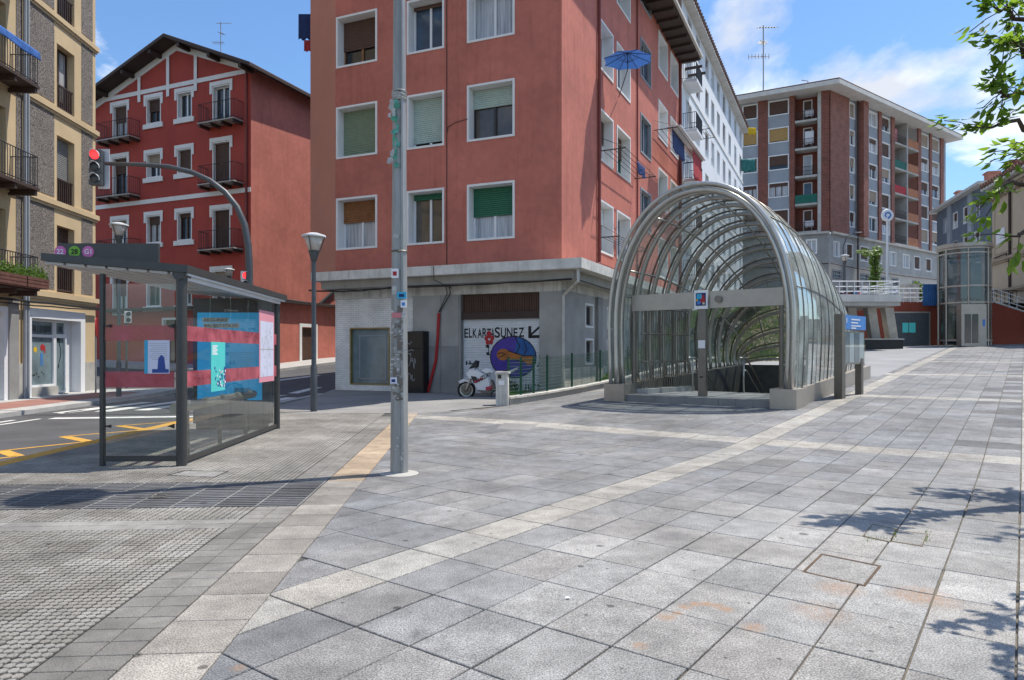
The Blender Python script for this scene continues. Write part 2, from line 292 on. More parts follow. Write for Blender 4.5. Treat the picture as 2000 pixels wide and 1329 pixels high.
# ------------------------------------------------------------------ geometry helpers
def gpt(px, py, z=0.0):
    Y = (EYE-z)*FPX/(py-HY); return ((px-CX)/FPX*Y, Y)
def at(px, py, Y):
    return Vector(((px-CX)/FPX*Y, Y, EYE+(HY-py)/FPX*Y))
def ss(a, b, x):
    t = min(1, max(0, (x-a)/(b-a))); return t*t*(3-2*t)
A_ = (.6, .8); B_ = (-.8, .6)
def ab(x, y): return (.6*x+.8*y, -.8*x+.6*y)
def xy(a, b): return (.6*a-.8*b, .8*a+.6*b)
CT, ST = .998, .0645
def uv(x, y): return (-ST*x+CT*y, CT*x+ST*y)
def xyuv(u, v): return (-ST*u+CT*v, CT*u+ST*v)
def gz(x, y):
    a, b = ab(x, y)
    d = a-10.5
    d = d if d > 1 else (0 if d < -1 else (d+1)**2/4)
    b0 = 8.5+max(0, a-16)*.25
    w = 1-ss(b0, b0+4.5, b)
    z = .0445*min(d, 52)*w
    e = max(0, y-26.5)
    z += min(.075*e, 1.1+.01*e)*(1-ss(-7, -4, x))
    return z

class MB:
    def __init__(s): s.v = []; s.f = []
    def quad(s, *p):
        i = len(s.v); s.v += [tuple(q) for q in p]; s.f.append(tuple(range(i, i+len(p))))
    def hexa(s, p):   # p: 4 bottom + 4 top points
        i = len(s.v); s.v += [tuple(q) for q in p]
        for f in ((3,2,1,0),(4,5,6,7),(0,1,5,4),(1,2,6,5),(2,3,7,6),(3,0,4,7)): s.f.append(tuple(i+k for k in f))
    def box(s, x0, x1, y0, y1, z0, z1):
        s.hexa([(x0,y0,z0),(x1,y0,z0),(x1,y1,z0),(x0,y1,z0),(x0,y0,z1),(x1,y0,z1),(x1,y1,z1),(x0,y1,z1)])
    def prism(s, pts, off):   # polygon pts (3d) extruded by vector off
        i = len(s.v); n = len(pts); o = Vector(off)
        s.v += [tuple(p) for p in pts]+[tuple(Vector(p)+o) for p in pts]
        s.f.append(tuple(i+k for k in range(n))[::-1]); s.f.append(tuple(i+n+k for k in range(n)))
        for k in range(n): s.f.append((i+k, i+(k+1) % n, i+n+(k+1) % n, i+n+k))
    def tube(s, path, r, n=8, cap=True):
        P = [Vector(p) for p in path]; i0 = len(s.v); m = len(P)
        rr = r if isinstance(r, (list, tuple)) else [r]*m
        up = None
        for k, p in enumerate(P):
            d = (P[min(k+1, m-1)]-P[max(k-1, 0)]).normalized()
            if up is None: up = Vector((0,0,1)) if abs(d.z) < .9 else Vector((1,0,0))
            a = d.cross(up).normalized(); b = a.cross(d).normalized(); up = b
            for j in range(n):
                t = 2*math.pi*j/n; s.v.append(tuple(p+a*(math.cos(t)*rr[k])+b*(math.sin(t)*rr[k])))
        for k in range(m-1):
            for j in range(n):
                s.f.append((i0+k*n+j, i0+k*n+(j+1) % n, i0+(k+1)*n+(j+1) % n, i0+(k+1)*n+j))
        if cap:
            s.f.append(tuple(i0+j for j in range(n))[::-1]); s.f.append(tuple(i0+(m-1)*n+j for j in range(n)))
    def lathe(s, prof, c=(0,0,0), n=16, axis=None):
        i0 = len(s.v); c = Vector(c)
        ax = Vector(axis).normalized() if axis else Vector((0,0,1))
        e1 = ax.orthogonal().normalized(); e2 = ax.cross(e1)
        for (r, z) in prof:
            for j in range(n):
                t = 2*math.pi*j/n; s.v.append(tuple(c+ax*z+e1*(r*math.cos(t))+e2*(r*math.sin(t))))
        for k in range(len(prof)-1):
            for j in range(n):
                s.f.append((i0+k*n+j, i0+k*n+(j+1) % n, i0+(k+1)*n+(j+1) % n, i0+(k+1)*n+j))
        s.f.append(tuple(i0+j for j in range(n))[::-1]); s.f.append(tuple(i0+(len(prof)-1)*n+j for j in range(n)))
    def build(s, name, m, parent=None, root=None, smooth=False, tint=None):
        off = Vector((0,0,0)); p = parent
        while p is not None: off += p.location; p = p.parent
        me = bpy.data.meshes.new(name)
        me.from_pydata([(a-off.x, b-off.y, c-off.z) for a, b, c in s.v], [], s.f)
        me.materials.append(MATS[m])
        if smooth: me.polygons.foreach_set('use_smooth', [True]*len(me.polygons))
        if tint is not None:
            at_ = me.color_attributes.new('tint', 'FLOAT_COLOR', 'POINT')
            if isinstance(tint, tuple): tint = [tint]*len(s.v)
            at_.data.foreach_set('color', [q for c in tint for q in (c[0], c[1], c[2], 1)])
        me.update()
        o = bpy.data.objects.new(name, me); COL.objects.link(o); o.parent = parent
        return o
def shade_auto(o, ang=35):
    me = o.data
    me.polygons.foreach_set('use_smooth', [True]*len(me.polygons))
    me.set_sharp_from_angle(angle=R(ang))
    return o
def tag(o, label=None, cat=None, group=None, kind=None):
    if label: o['label'] = label
    if cat: o['category'] = cat
    if group: o['group'] = group
    if kind: o['kind'] = kind
    return o
def thing(name, loc, label, cat, group=None):
    o = bpy.data.objects.new(name, None); COL.objects.link(o); o.location = loc; o.empty_display_size = .2
    return tag(o, label, cat, group)
class Face:
    """a vertical plane: t metres along d from p, n metres out of it, z up"""
    def __init__(s, p, d, out):
        s.p = Vector((p[0], p[1])); s.d = Vector(d).normalized()
        s.n = Vector((s.d.y, -s.d.x))
        if s.n.dot(Vector(out)) < 0: s.n = -s.n
    def P(s, t, n, z):
        q = s.p+s.d*t+s.n*n; return (q.x, q.y, z)
    def hit(s, px, py, n=0):
        r = (px-CX)/FPX; p = s.p+s.n*n
        t = (r*p.y-p.x)/(s.d.x-r*s.d.y); Y = p.y+s.d.y*t
        return t, EYE+(HY-py)/FPX*Y
    def tx(s, px, n=0): return s.hit(px, 0, n)[0]
    def zy(s, px, py, n=0): return s.hit(px, py, n)[1]
    def box(s, mb, t0, t1, n0, n1, z0, z1):
        mb.hexa([s.P(t0,n0,z0), s.P(t1,n0,z0), s.P(t1,n1,z0), s.P(t0,n1,z0), s.P(t0,n0,z1), s.P(t1,n0,z1), s.P(t1,n1,z1), s.P(t0,n1,z1)])
    def rect(s, mb, t0, t1, z0, z1, n=0):
        mb.quad(s.P(t0,n,z0), s.P(t1,n,z0), s.P(t1,n,z1), s.P(t0,n,z1))
    def ring(s, mb, t0, t1, z0, z1, w, n0, n1, wb=None, wt=None):
        wb = w if wb is None else wb; wt = w if wt is None else wt
        s.box(mb, t0, t0+w, n0, n1, z0, z1); s.box(mb, t1-w, t1, n0, n1, z0, z1)
        if wt: s.box(mb, t0+w, t1-w, n0, n1, z1-wt, z1)
        if wb: s.box(mb, t0+w, t1-w, n0, n1, z0, z0+wb)
    def poly(s, mb, pts, n0, n1):
        q = [s.P(t, n0, z) for t, z in pts]; o = s.n*(n1-n0); mb.prism(q, (o.x, o.y, 0))
    def wall(s, mb, t0, t1, z0, z1, holes=(), n=0):
        ts = sorted({t0, t1}|{min(t1, max(t0, h[i])) for h in holes for i in (0, 1)})
        zs = sorted({z0, z1}|{min(z1, max(z0, h[i])) for h in holes for i in (2, 3)})
        for i in range(len(ts)-1):
            run = None
            for j in range(len(zs)-1):
                tm, zm = (ts[i]+ts[i+1])/2, (zs[j]+zs[j+1])/2
                inside = any(h[0] < tm < h[1] and h[2] < zm < h[3] for h in holes)
                if not inside: s.rect(mb, ts[i], ts[i+1], zs[j], zs[j+1], n)
def shutter_mesh(mb, F, t0, t1, z0, z1, n, pitch=.05, dep=.012):
    k = max(1, int((z1-z0)/pitch)); h = (z1-z0)/k
    for i in range(k):
        a = z0+i*h
        mb.quad(F.P(t0,n,a), F.P(t1,n,a), F.P(t1,n+dep,a+h*.25), F.P(t0,n+dep,a+h*.25))
        mb.quad(F.P(t0,n+dep,a+h*.25), F.P(t1,n+dep,a+h*.25), F.P(t1,n+dep,a+h*.8), F.P(t0,n+dep,a+h*.8))
        mb.quad(F.P(t0,n+dep,a+h*.8), F.P(t1,n+dep,a+h*.8), F.P(t1,n,a+h), F.P(t0,n,a+h))
def window(bld, F, t0, t1, z0, z1, trim='white_trim', sw=.09, proud=.03, depth=.24, frame='white_paint', fw=.055, mull=1, pane='pane_dark', shut=0, shutm='shutter_brown', sill=False, detail=True, shut_n=.05, pitch=.07):
    m = MB(); F.ring(m, t0, t1, z0, z1, sw, -depth, proud)
    w = m.build('window', trim, bld)
    a, b, c, d = t0+sw, t1-sw, z0+sw, z1-sw
    p = MB(); F.rect(p, a, b, c, d, -depth+.01); p.build('pane', pane, w)
    if detail:
        f = MB(); F.ring(f, a, b, c, d, fw, -depth+.014, -depth+.06)
        for k in range(mull):
            tm = a+(b-a)*(k+1)/(mull+1); F.box(f, tm-fw*.8, tm+fw*.8, -depth+.014, -depth+.065, c+fw, d-fw)
        f.build('window_frame', frame, w)
    if shut > 0:
        q = MB(); shutter_mesh(q, F, a+.005, b-.005, d-(d-c)*shut, d-.005, -depth+.07+shut_n*.2, pitch, pitch*.3); q.build('shutter', shutm, w)
    if sill:
        q = MB(); F.box(q, t0-.06, t1+.06, -.02, proud+.09, z0-.09, z0-.002); q.build('sill', trim, w)
    return w
TXT = {}
def text_geo(s):
    if s in TXT: return TXT[s]
    c = bpy.data.curves.new('txt', 'FONT'); c.body = s; c.size = 1; c.align_x = 'LEFT'; c.offset = .018
    o = bpy.data.objects.new('txt', c); COL.objects.link(o)
    dg = bpy.context.evaluated_depsgraph_get(); me = o.evaluated_get(dg).to_mesh()
    v = [tuple(q.co) for q in me.vertices]; f = [tuple(p.vertices) for p in me.polygons]
    bpy.data.objects.remove(o); bpy.data.curves.remove(c)
    xs = [q[0] for q in v]; ys = [q[1] for q in v]
    w, h = max(xs)-min(xs), max(ys)-min(ys)
    v = [((q[0]-min(xs))/w, (q[1]-min(ys))/h) for q in v]
    TXT[s] = (v, f); return TXT[s]
def text(mb, s, o, ex, ey):
    """lay the word s in the parallelogram with corner o and edges ex (width), ey (height)"""
    v, f = text_geo(s); i = len(mb.v); o, ex, ey = Vector(o), Vector(ex), Vector(ey)
    mb.v += [tuple(o+ex*a+ey*b) for a, b in v]; mb.f += [tuple(i+k for k in q) for q in f]
def ftext(mb, F, s, t0, t1, z0, z1, n):
    text(mb, s, F.P(t0, n, z0), Vector(F.P(t1, n, z0))-Vector(F.P(t0, n, z0)), (0, 0, z1-z0))
def disc(mb, F, t, z, r, n, k=24, rz=None):
    rz = rz or r
    mb.quad(*[F.P(t+r*math.cos(2*math.pi*i/k), n, z+rz*math.sin(2*math.pi*i/k)) for i in range(k)])
def stroke(mb, F, pts, w, n):
    for (a, b), (c, d) in zip(pts, pts[1:]):
        L = math.hypot(c-a, d-b) or 1; x, y = -(d-b)/L*w/2, (c-a)/L*w/2
        mb.quad(F.P(a+x, n, b+y), F.P(a-x, n, b-y), F.P(c-x, n, d-y), F.P(c+x, n, d+y))
def clip(poly, nx, ny, c):      # keep nx*x+ny*y <= c
    out = []
    for i in range(len(poly)):
        p, q = poly[i], poly[(i+1) % len(poly)]
        dp, dq = nx*p[0]+ny*p[1]-c, nx*q[0]+ny*q[1]-c
        if dp <= 0: out.append(p)
        if dp*dq < 0:
            t = dp/(dp-dq); out.append((p[0]+(q[0]-p[0])*t, p[1]+(q[1]-p[1])*t))
    return out
def area(p): return abs(sum(p[i][0]*p[(i+1) % len(p)][1]-p[(i+1) % len(p)][0]*p[i][1] for i in range(len(p))))/2
def inframe(x, y, z, m=60):
    if y < .3: return False
    px, py = CX+FPX*x/y, HY-FPX*(z-EYE)/y
    return -m < px < 2000+m and -m < py < 1329+m
# ------------------------------------------------------------------ ground, road, pavements, plaza
MC = (4.5, 16.75)                                     # metro canopy: middle of its front sill
AC, BC = ab(*MC)
PIT = (AC+2.7, AC+8.9, BC-1.75, BC+1.75)              # stairwell opening in (a, b)
def sheet(name, xs, ys, fn, m, keep=None, parent=None, kind='structure'):
    mb = MB(); idx = {}
    for i, p in enumerate(xs):
        for j, q in enumerate(ys): idx[i, j] = len(mb.v); mb.v.append(fn(p, q))
    for i in range(len(xs)-1):
        for j in range(len(ys)-1):
            if keep is None or keep((xs[i]+xs[i+1])/2, (ys[j]+ys[j+1])/2):
                mb.f.append((idx[i, j], idx[i+1, j], idx[i+1, j+1], idx[i, j+1]))
    o = mb.build(name, m, parent, smooth=True)
    return tag(o, kind=kind)
def fr(a, b, n): return [a+(b-a)*i/n for i in range(n+1)]
al = fr(-160, -10, 6)[:-1]+fr(-10, 17, 27)[:-1]+[17, PIT[0]]+fr(PIT[0], PIT[1], 6)[1:]+fr(26, 64, 38)+[80, 130, 260, 600]
bl = [-400, -200, -90, -40]+fr(-20, 0, 10)[:-1]+[0, 2, 4]+[PIT[2], 6, PIT[3]]+fr(9, 40, 31)+[60, 100, 200, 400]
pit_in = lambda a, b: PIT[0] < a < PIT[1] and PIT[2] < b < PIT[3]
def gfn(a, b):
    x, y = xy(a, b); return (x, y, gz(x, y)-.25)
g = sheet('ground', al, bl, gfn, 'base_ground', lambda a, b: not pit_in(a, b))
road = sheet('road', fr(-70, -30, 8)[:-1]+fr(-30, -5.5, 25), fr(-12, 20, 8)[:-1]+fr(20, 45, 25)+[60, 90], lambda x, y: (x, y, gz(x, y)-.12), 'asphalt')
apron = [(-6.45,16.9),(-2.2,17.0),(-.25,18.75),(2.2,23.2),(1.0,24.2),(-7.1,27.3),(-7.0,25)]
def inpoly(x, y, P):
    c = False
    for i in range(len(P)):
        (x0, y0), (x1, y1) = P[i], P[i-1]
        if (y0 > y) != (y1 > y) and x < (x1-x0)*(y-y0)/(y1-y0)+x0: c = not c
    return c
F0, FD = Vector((-.2, 18.75)), Vector((.547, .837)).normalized()    # low wall and fence line
def left_of_fence(x, y):
    d = Vector((x, y))-F0; return FD.x*d.y-FD.y*d.x > -.02 and y > 18.0
# plaza bed
def pfn(a, b):
    x, y = xy(a, b); return (x, y, gz(x, y)-.014)
def plaza_keep(a, b):
    x, y = xy(a, b); u, v = uv(x, y)
    return v > -1.45 and not pit_in(a, b)
plaza = sheet('plaza_pavement', fr(-12, PIT[0], 46)+fr(PIT[0], PIT[1], 8)[1:]+fr(PIT[1], 63, 44)[1:], fr(-16, PIT[2], 26)+fr(PIT[2], PIT[3], 5)[1:]+fr(PIT[3], 24, 26)[1:], pfn, 'grout', plaza_keep)
def gp(px, py, z=0): return gpt(px, py, z)
st = []
RU, OIL = (.33, .19, .10), (.10, .10, .105)
for qx, qy, qr in ((1322, 1198, .022), (1338, 1186, .03), (1358, 1180, .03), (1380, 1179, .028), (1402, 1184, .032), (1420, 1190, .03)): x, y = gp(qx, qy); st.append((x, y, 0, qr, RU, .95))
x, y = gp(1470, 1225); st.append((x, y, 0, .06, RU, .8))
x, y = gp(1300, 1205); st.append((x, y, 0, .05, RU, .85))
x, y = gp(1800, 1165); st.append((x, y, 0, .16, RU, .75))
x, y = gp(1640, 1150); st.append((x, y, 0, .12, RU, .65))
x, y = gp(1250, 1262); st.append((x, y, 0, .035, RU, .8))
x, y = gp(820, 1238); st.append((x, y, 0, .055, OIL, .85))
x, y = gp(1312, 1048); st.append((x, y, 0, .13, OIL, .6))
x, y = gp(940, 952); st.append((x, y, 0, .16, OIL, .55))
x, y = gp(745, 975); st.append((x, y, 0, .12, OIL, .6))
x, y = gp(1600, 1195); st.append((x, y, 0, .14, RU, .45))
x, y = gp(465, 1305); st.append((x, y, 0, .025, RU, .8))
tintmat('plaza_stone', stains=st, speck=.46, sscale=110, var=.20, scale=2.6)
tintmat('pavement_stone', speck=.25, sscale=120, var=.22, scale=1.6)
PL, PW, GAP = .62, .415, .010
slabs = []
for i in range(-16, 96):
    for j in range(-40, 40):
        a0, b0 = 2.48+PL*i, 3.35+PW*j
        ac, bc = a0+PL/2, b0+PW/2
        x, y = xy(ac, bc)
        if y < 2.2: continue
        z = gz(x, y)
        if not inframe(x, y, z, 140): continue
        u, v = uv(x, y)
        if v < -1.5 or inpoly(x, y, apron) or left_of_fence(x, y): continue
        s_, l_ = ac-AC, bc-BC
        if -.05 < s_ < 9.4 and abs(l_) < 2.3: continue          # under the metro canopy
        if b0 > 3.9 and ac > 25.8: continue                      # smooth lane behind the canopy
        if y > 46.5: continue
        g_ = GAP*(1.7 if j == 0 or (i % 4 == 0 and y < 9) else 1)
        A0 = a0+(g_ if i % 4 == 0 else GAP)/2; B0 = b0+g_/2
        poly = [xy(A0, B0), xy(a0+PL-GAP/2, B0), xy(a0+PL-GAP/2, b0+PW-g_/2), xy(A0, b0+PW-g_/2)]
        # clip against the granite strip: v >= -1.225
        poly = clip(poly, -CT, -ST, 1.225)
        if len(poly) < 3 or area(poly) < .004: continue
        r = random.random()
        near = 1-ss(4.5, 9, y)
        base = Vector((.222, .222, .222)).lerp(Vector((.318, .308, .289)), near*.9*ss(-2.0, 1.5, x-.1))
        band = j == 0 or (abs(ac-11.47) < .31) or (ac > 15 and (abs(ac-19.53) < .31 or abs(ac-27.59) < .31 or abs(ac-35.65) < .31))
        if band: base = Vector((.36, .342, .308))
        elif b0 > 3.6 and y > 7: base *= .97
        if not band:
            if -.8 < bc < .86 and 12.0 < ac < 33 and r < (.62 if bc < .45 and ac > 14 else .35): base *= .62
            elif r < .06: base *= .80
            elif r > .95: base *= 1.14
        if bc < -.02: base = Vector((.35, .335, .31))*(.85+.3*random.random()) if y < 24 else base
        base *= .925+.14*random.random()
        warm = random.uniform(-.005, .006)
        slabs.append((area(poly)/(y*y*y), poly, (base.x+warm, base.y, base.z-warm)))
slabs.sort(key=lambda q: -q[0])
def slab_geo(mb, poly, th=.026, dz=0):
    i = len(mb.v); n = len(poly)
    cx = sum(p[0] for p in poly)/n; cy_ = sum(p[1] for p in poly)/n
    for (x, y) in poly: mb.v.append((x, y, gz(x, y)-th))
    for (x, y) in poly: mb.v.append((x, y, gz(x, y)-.004+dz))
    k = .004
    for (x, y) in poly:
        d = math.hypot(x-cx, y-cy_) or 1
        mb.v.append((x-(x-cx)/d*k, y-(y-cy_)/d*k, gz(x, y)+dz))
    for k in range(n):
        k2 = (k+1) % n
        mb.f.append((i+k, i+k2, i+n+k2, i+n+k)); mb.f.append((i+n+k, i+n+k2, i+2*n+k2, i+2*n+k))
    mb.f.append(tuple(i+2*n+k for k in range(n)))
rest = MB(); rt = []
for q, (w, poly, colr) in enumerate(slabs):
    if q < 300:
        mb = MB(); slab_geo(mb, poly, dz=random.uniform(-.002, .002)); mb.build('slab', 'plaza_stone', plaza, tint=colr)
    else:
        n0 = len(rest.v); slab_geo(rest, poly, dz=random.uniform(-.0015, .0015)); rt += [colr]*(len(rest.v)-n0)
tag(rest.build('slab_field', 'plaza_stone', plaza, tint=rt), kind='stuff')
# smooth grey lane climbing behind the canopy, and the apron in front of the corner house
ln = sheet('lane_road', fr(26, 62.5, 36), fr(3.95, 14, 10), lambda a, b: (*xy(a, b), gz(*xy(a, b))+.004), 'lane_asphalt')
mb = MB(); cl = []
for k in range(15):
    t = k/14; a = 27+t*15; b = 3.98+1.9*math.sin(t*math.pi/2)*t
    x, y = xy(a, b); cl.append((x, y, gz(x, y)+.01))
pass
mb = MB(); mb.quad(*[(x, y, gz(x, y)-.002) for x, y in apron])
i = len(mb.v)
tag(mb.build('apron_pavement', 'asphalt_apron'), kind='structure')
# --- near pavement (left), raised above the road behind a yellow painted kerb
KV = -6.2
def kv(u): return KV+max(0, u-15)*.085
mb = MB()
us = fr(-6, 17.6, 24)
for a, b in zip(us, us[1:]):
    mb.quad(*[(*xyuv(u, v), gz(*xyuv(u, v))-.012) for u, v in ((a, kv(a)), (b, kv(b)), (b, -1.2), (a, -1.2))])
pave = tag(mb.build('pavement', 'grout_dark'), kind='structure')
mb = MB(); mb2 = MB()
us = fr(-6, 26, 33)
for a, b in zip(us, us[1:]):
    tgt = mb if a < 16.3 else mb2
    P = []
    for zz_ in (-.3, .003):
        for u, v in ((a, kv(a)-.32), (b, kv(b)-.32), (b, kv(b)+.02), (a, kv(a)+.02)):
            x, y = xyuv(u, v); P.append((x, y, gz(x, y)+zz_-(.02 if v < kv(u)-.2 else 0)))
    tgt.hexa(P)
tag(mb.build('kerb', 'road_yellow'), kind='structure'); tag(mb2.build('kerb', 'kerb_stone'), kind='structure')
# relief tile: nine low studs on a square
RT = .1655
def relief(mb, tl, o, e1, e2, c):
    o, e1, e2 = Vector(o), Vector(e1), Vector(e2)
    i = len(mb.v); h = RT/2-.003
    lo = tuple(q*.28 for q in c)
    for a, b in ((-h,-h),(h,-h),(h,h),(-h,h)): mb.v.append(tuple(o+e1*a+e2*b+Vector((0,0,-.006)))); tl.append(lo)
    mb.f.append((i, i+1, i+2, i+3))
    for a in (-1, 0, 1):
        for b in (-1, 0, 1):
            r = .0262 if (a or b) else .0235
            cx, cy_ = a*.0535, b*.0535
            if a and b: cx *= 1.0; cy_ *= 1.0; r = .0255
            k = len(mb.v); ph = math.pi/8+(a*3+b)*.2
            for ring, z in ((r+.004, -.006), (r, .001)):
                for s in range(6):
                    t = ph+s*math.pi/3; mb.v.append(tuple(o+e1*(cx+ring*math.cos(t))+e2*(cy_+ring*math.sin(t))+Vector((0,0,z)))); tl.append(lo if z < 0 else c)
            for s in range(6): mb.f.append((k+s, k+(s+1) % 6, k+6+(s+1) % 6, k+6+s))
            mb.f.append(tuple(k+6+s for s in range(6)))
E1 = (CT, ST, 0); E2 = (-ST, CT, 0)
tiles = []
for i in range(0, 96):
    for j in range(0, 25):
        u, v = 2.35+RT*(i+.5), -2.06-RT*(j+.5)
        if v-RT/2 < kv(u): continue
        if i in (22, 23) or 27 <= i <= 34: continue
        x, y = xyuv(u, v)
        if not inframe(x, y, 0, 90): continue
        tiles.append((y, x, u, v))
tiles.sort()
def tone(x, y):
    n = math.sin(x*1.7+y*.9)*math.sin(y*1.3-x*.6)
    c = (.275+.03*n)*(.92+.16*random.random())
    if y > 8: c *= 1.12
    return (c*1.0, c*.94, c*.84)
shared = []
for k in range(6):
    mb = MB(); tl = []; relief(mb, tl, (0,0,0), E1, E2, (.235+.014*k, .218+.014*k, .190+.014*k))
    o = mb.build('relief_tile', 'pavement_stone', pave, tint=tl); shared.append(o)
rest = MB(); rl = []
for q, (y, x, u, v) in enumerate(tiles):
    if q < 6: shared[q].location = (x, y, 0)
    elif q < 290:
        o = shared[random.randrange(6)].copy(); COL.objects.link(o); o.parent = pave; o.location = (x, y, random.uniform(-.001, .001))
    else: relief(rest, rl, (x, y, gz(x, y)), E1, E2, tone(x, y))
tag(rest.build('relief_tile_field', 'pavement_stone', pave, tint=rl), kind='stuff')
# small plain tiles, two by two beside the granite strip
def uvslab(name, u0, u1, v0, v1, c, parent, m='pavement_stone', dz=0, g_=.007):
    mb = MB(); slab_geo(mb, [xyuv(u0+g_/2, v0+g_/2), xyuv(u1-g_/2, v0+g_/2), xyuv(u1-g_/2, v1-g_/2), xyuv(u0+g_/2, v1-g_/2)], dz=dz)
    return mb.build(name, m, parent, tint=c)
for i in range(0, 82):
    for j in range(2):
        u = 2.681+RT*i; v = -2.055+.2*j
        if 27 <= i+2 <= 34: continue
        c = (.40 if u < 3.1 else .185 if u < 6 else .225)*(.92+.16*random.random())
        x, y = xyuv(u, v)
        if inframe(x, y, 0, 60): uvslab('plain_tile', u, u+RT, v, v+.2, (c*1.02, c*.965, c*.87), pave)
for i in range(2):
    for j in range(11):
        c = (.29 if j in (5, 6, 7) else .24)*(.9+.2*random.random()); v = -2.06-.4*(j+1)
        if v > -6.2: uvslab('plain_tile', 5.991+i*RT, 5.991+(i+1)*RT, v, v+.4, (c*1.05, c, c*.92), pave)
# dark ribbed warning tiles
for i in range(3):
    for j in range(11):
        u0 = 6.825+i*.435; v1 = -1.66-.41*j; c = .125*(.85+.3*random.random()); c3 = (c, c, c*1.02)
        mb = MB(); tl = []
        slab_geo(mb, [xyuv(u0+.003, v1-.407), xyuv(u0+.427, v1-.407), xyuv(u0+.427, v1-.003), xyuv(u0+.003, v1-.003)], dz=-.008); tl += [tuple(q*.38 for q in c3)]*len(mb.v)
        for k in range(5):
            ua = u0+.012+k*.084; P = []
            for zz_ in (-.009, .002):
                for uu, vv in ((ua, v1-.405), (ua+.056, v1-.405), (ua+.056, v1-.016), (ua, v1-.016)): P.append((*xyuv(uu, vv), zz_))
            mb.hexa(P)
        tl += [c3]*(len(mb.v)-len(tl))
        P = [(*xyuv(uu, vv), zz_) for zz_ in (-.01, .0015) for uu, vv in ((u0, v1-.013), (u0+.43, v1-.013), (u0+.43, v1-.001), (u0, v1-.001))]
        mb.hexa(P); tl += [(.27, .265, .25)]*8
        mb.build('ribbed_tile', 'pavement_stone', pave, tint=tl)
# granite strip between pavement and plaza: grey near, tan further on
for i in range(0, 36):
    u = 2.25+.42*i
    if u < 8.0: c = Vector((.31, .285, .25))*(random.choice((.72, .85, 1.0)) if u > 3.2 else 1.15)
    else: c = Vector((.42, .322, .225))*random.choice((.9, 1, 1.08)) if random.random() > .15 else Vector((.45,.34,.26))
    if u > 14.5: c = c.lerp(Vector((.40,.36,.31)), .5)
    uvslab('granite_slab', u, u+.42, -1.65, -1.228, tuple(c), pave, 'plaza_stone', g_=.008)
# --- far pavement, along the cream house, and the one round the gabled house
def strip(name, u0, u1, v0, v1, m, dz, n=14, parent=None, skirt=True):
    mb = MB(); us = fr(u0, u1, n)
    for a, b in zip(us, us[1:]):
        top = [(*xyuv(u, v), gz(*xyuv(u, v))+dz) for u, v in ((a, v0), (b, v0), (b, v1), (a, v1))]
        if skirt: mb.hexa([(p[0], p[1], p[2]-.3) for p in top]+top)
        else: mb.quad(*top)
    o = mb.build(name, m, parent)
    if not parent: tag(o, kind='structure')
    return o
fp = strip('far_pavement', -6, 28.3, -18, -11.6, 'kerb_stone', 0)
strip('paver_band', -6, 28.0, -14.0, -12.35, 'pavers_red', .004, parent=fp, skirt=False)
GF = Face((-14.04, 36.7), (-.9236, .3835), (-.38, -.92)); GSd = Face((-14.04, 36.7), (.40, .9165), (.9, -.4))
mb = MB()
for F_, t0, t1, nn in ((GF, -1.8, 18, 2.3), (GSd, -2.0, 30, 2.3)):
    ts = fr(t0, t1, 12)
    for a, b in zip(ts, ts[1:]):
        top = [F_.P(t, n, gz(*F_.P(t, n, 0)[:2])+.01+(.004 if F_ is GSd else 0)) for t, n in ((a, 0), (b, 0), (b, nn), (a, nn))]
        mb.hexa([(p[0], p[1], p[2]-.3) for p in top]+top)
tag(mb.build('corner_pavement', 'kerb_stone'), kind='structure')
# painted markings on the road
def rz(x, y): return gz(x, y)-.12+.004
def mark(pts, w, m='road_white', k=6):
    mb = MB()
    for (a, b), (c, d) in zip(pts, pts[1:]):
        L = math.hypot(c-a, d-b); nx, ny = -(d-b)/L*w/2, (c-a)/L*w/2
        for i in range(k):
            p = [(a+(c-a)*t, b+(d-b)*t) for t in (i/k, (i+1)/k)]
            mb.quad(*[(x, y, rz(x, y)) for x, y in ((p[0][0]+nx, p[0][1]+ny), (p[0][0]-nx, p[0][1]-ny), (p[1][0]-nx, p[1][1]-ny), (p[1][0]+nx, p[1][1]+ny))])
    return mb.build('marking', m, road)
for j, v in enumerate((-11.0, -10.1, -9.2, -8.3, -7.4, -6.9)):
    o_ = .35*j
    mark([xyuv(19.2+o_, v), xyuv(23.2+o_*1.2, v+.5)], .46)
mark([xyuv(17.6, -10.3), xyuv(17.9, -6.9)], .38)
mark([xyuv(13.5, -10.6), xyuv(17.5, -10.5)], .12)
for k in range(3): mark([xyuv(13+k*3, -10.95+.03*k), xyuv(14.2+k*3, -10.95+.03*k)], .14)
mark([xyuv(26.0, -9.5), xyuv(29.5, -8.6)], .4); mark([xyuv(25.0, -7.6), xyuv(29.3, -6.3)], .4); mark([(-11.5,30), (-9.5,33.5)], .4)
zg = [(-7.9,9.3),(-8.55,9.4),(-7.75,10.7),(-8.45,11.3),(-7.75,12.5),(-8.7,13.25),(-7.7,14.4),(-8.75,15.2),(-7.65,16.4)]
for k, (p, q) in enumerate(zip(zg, zg[1:])): mark([p, q], .20 if k % 2 == 0 else .10, 'road_yellow', 2)
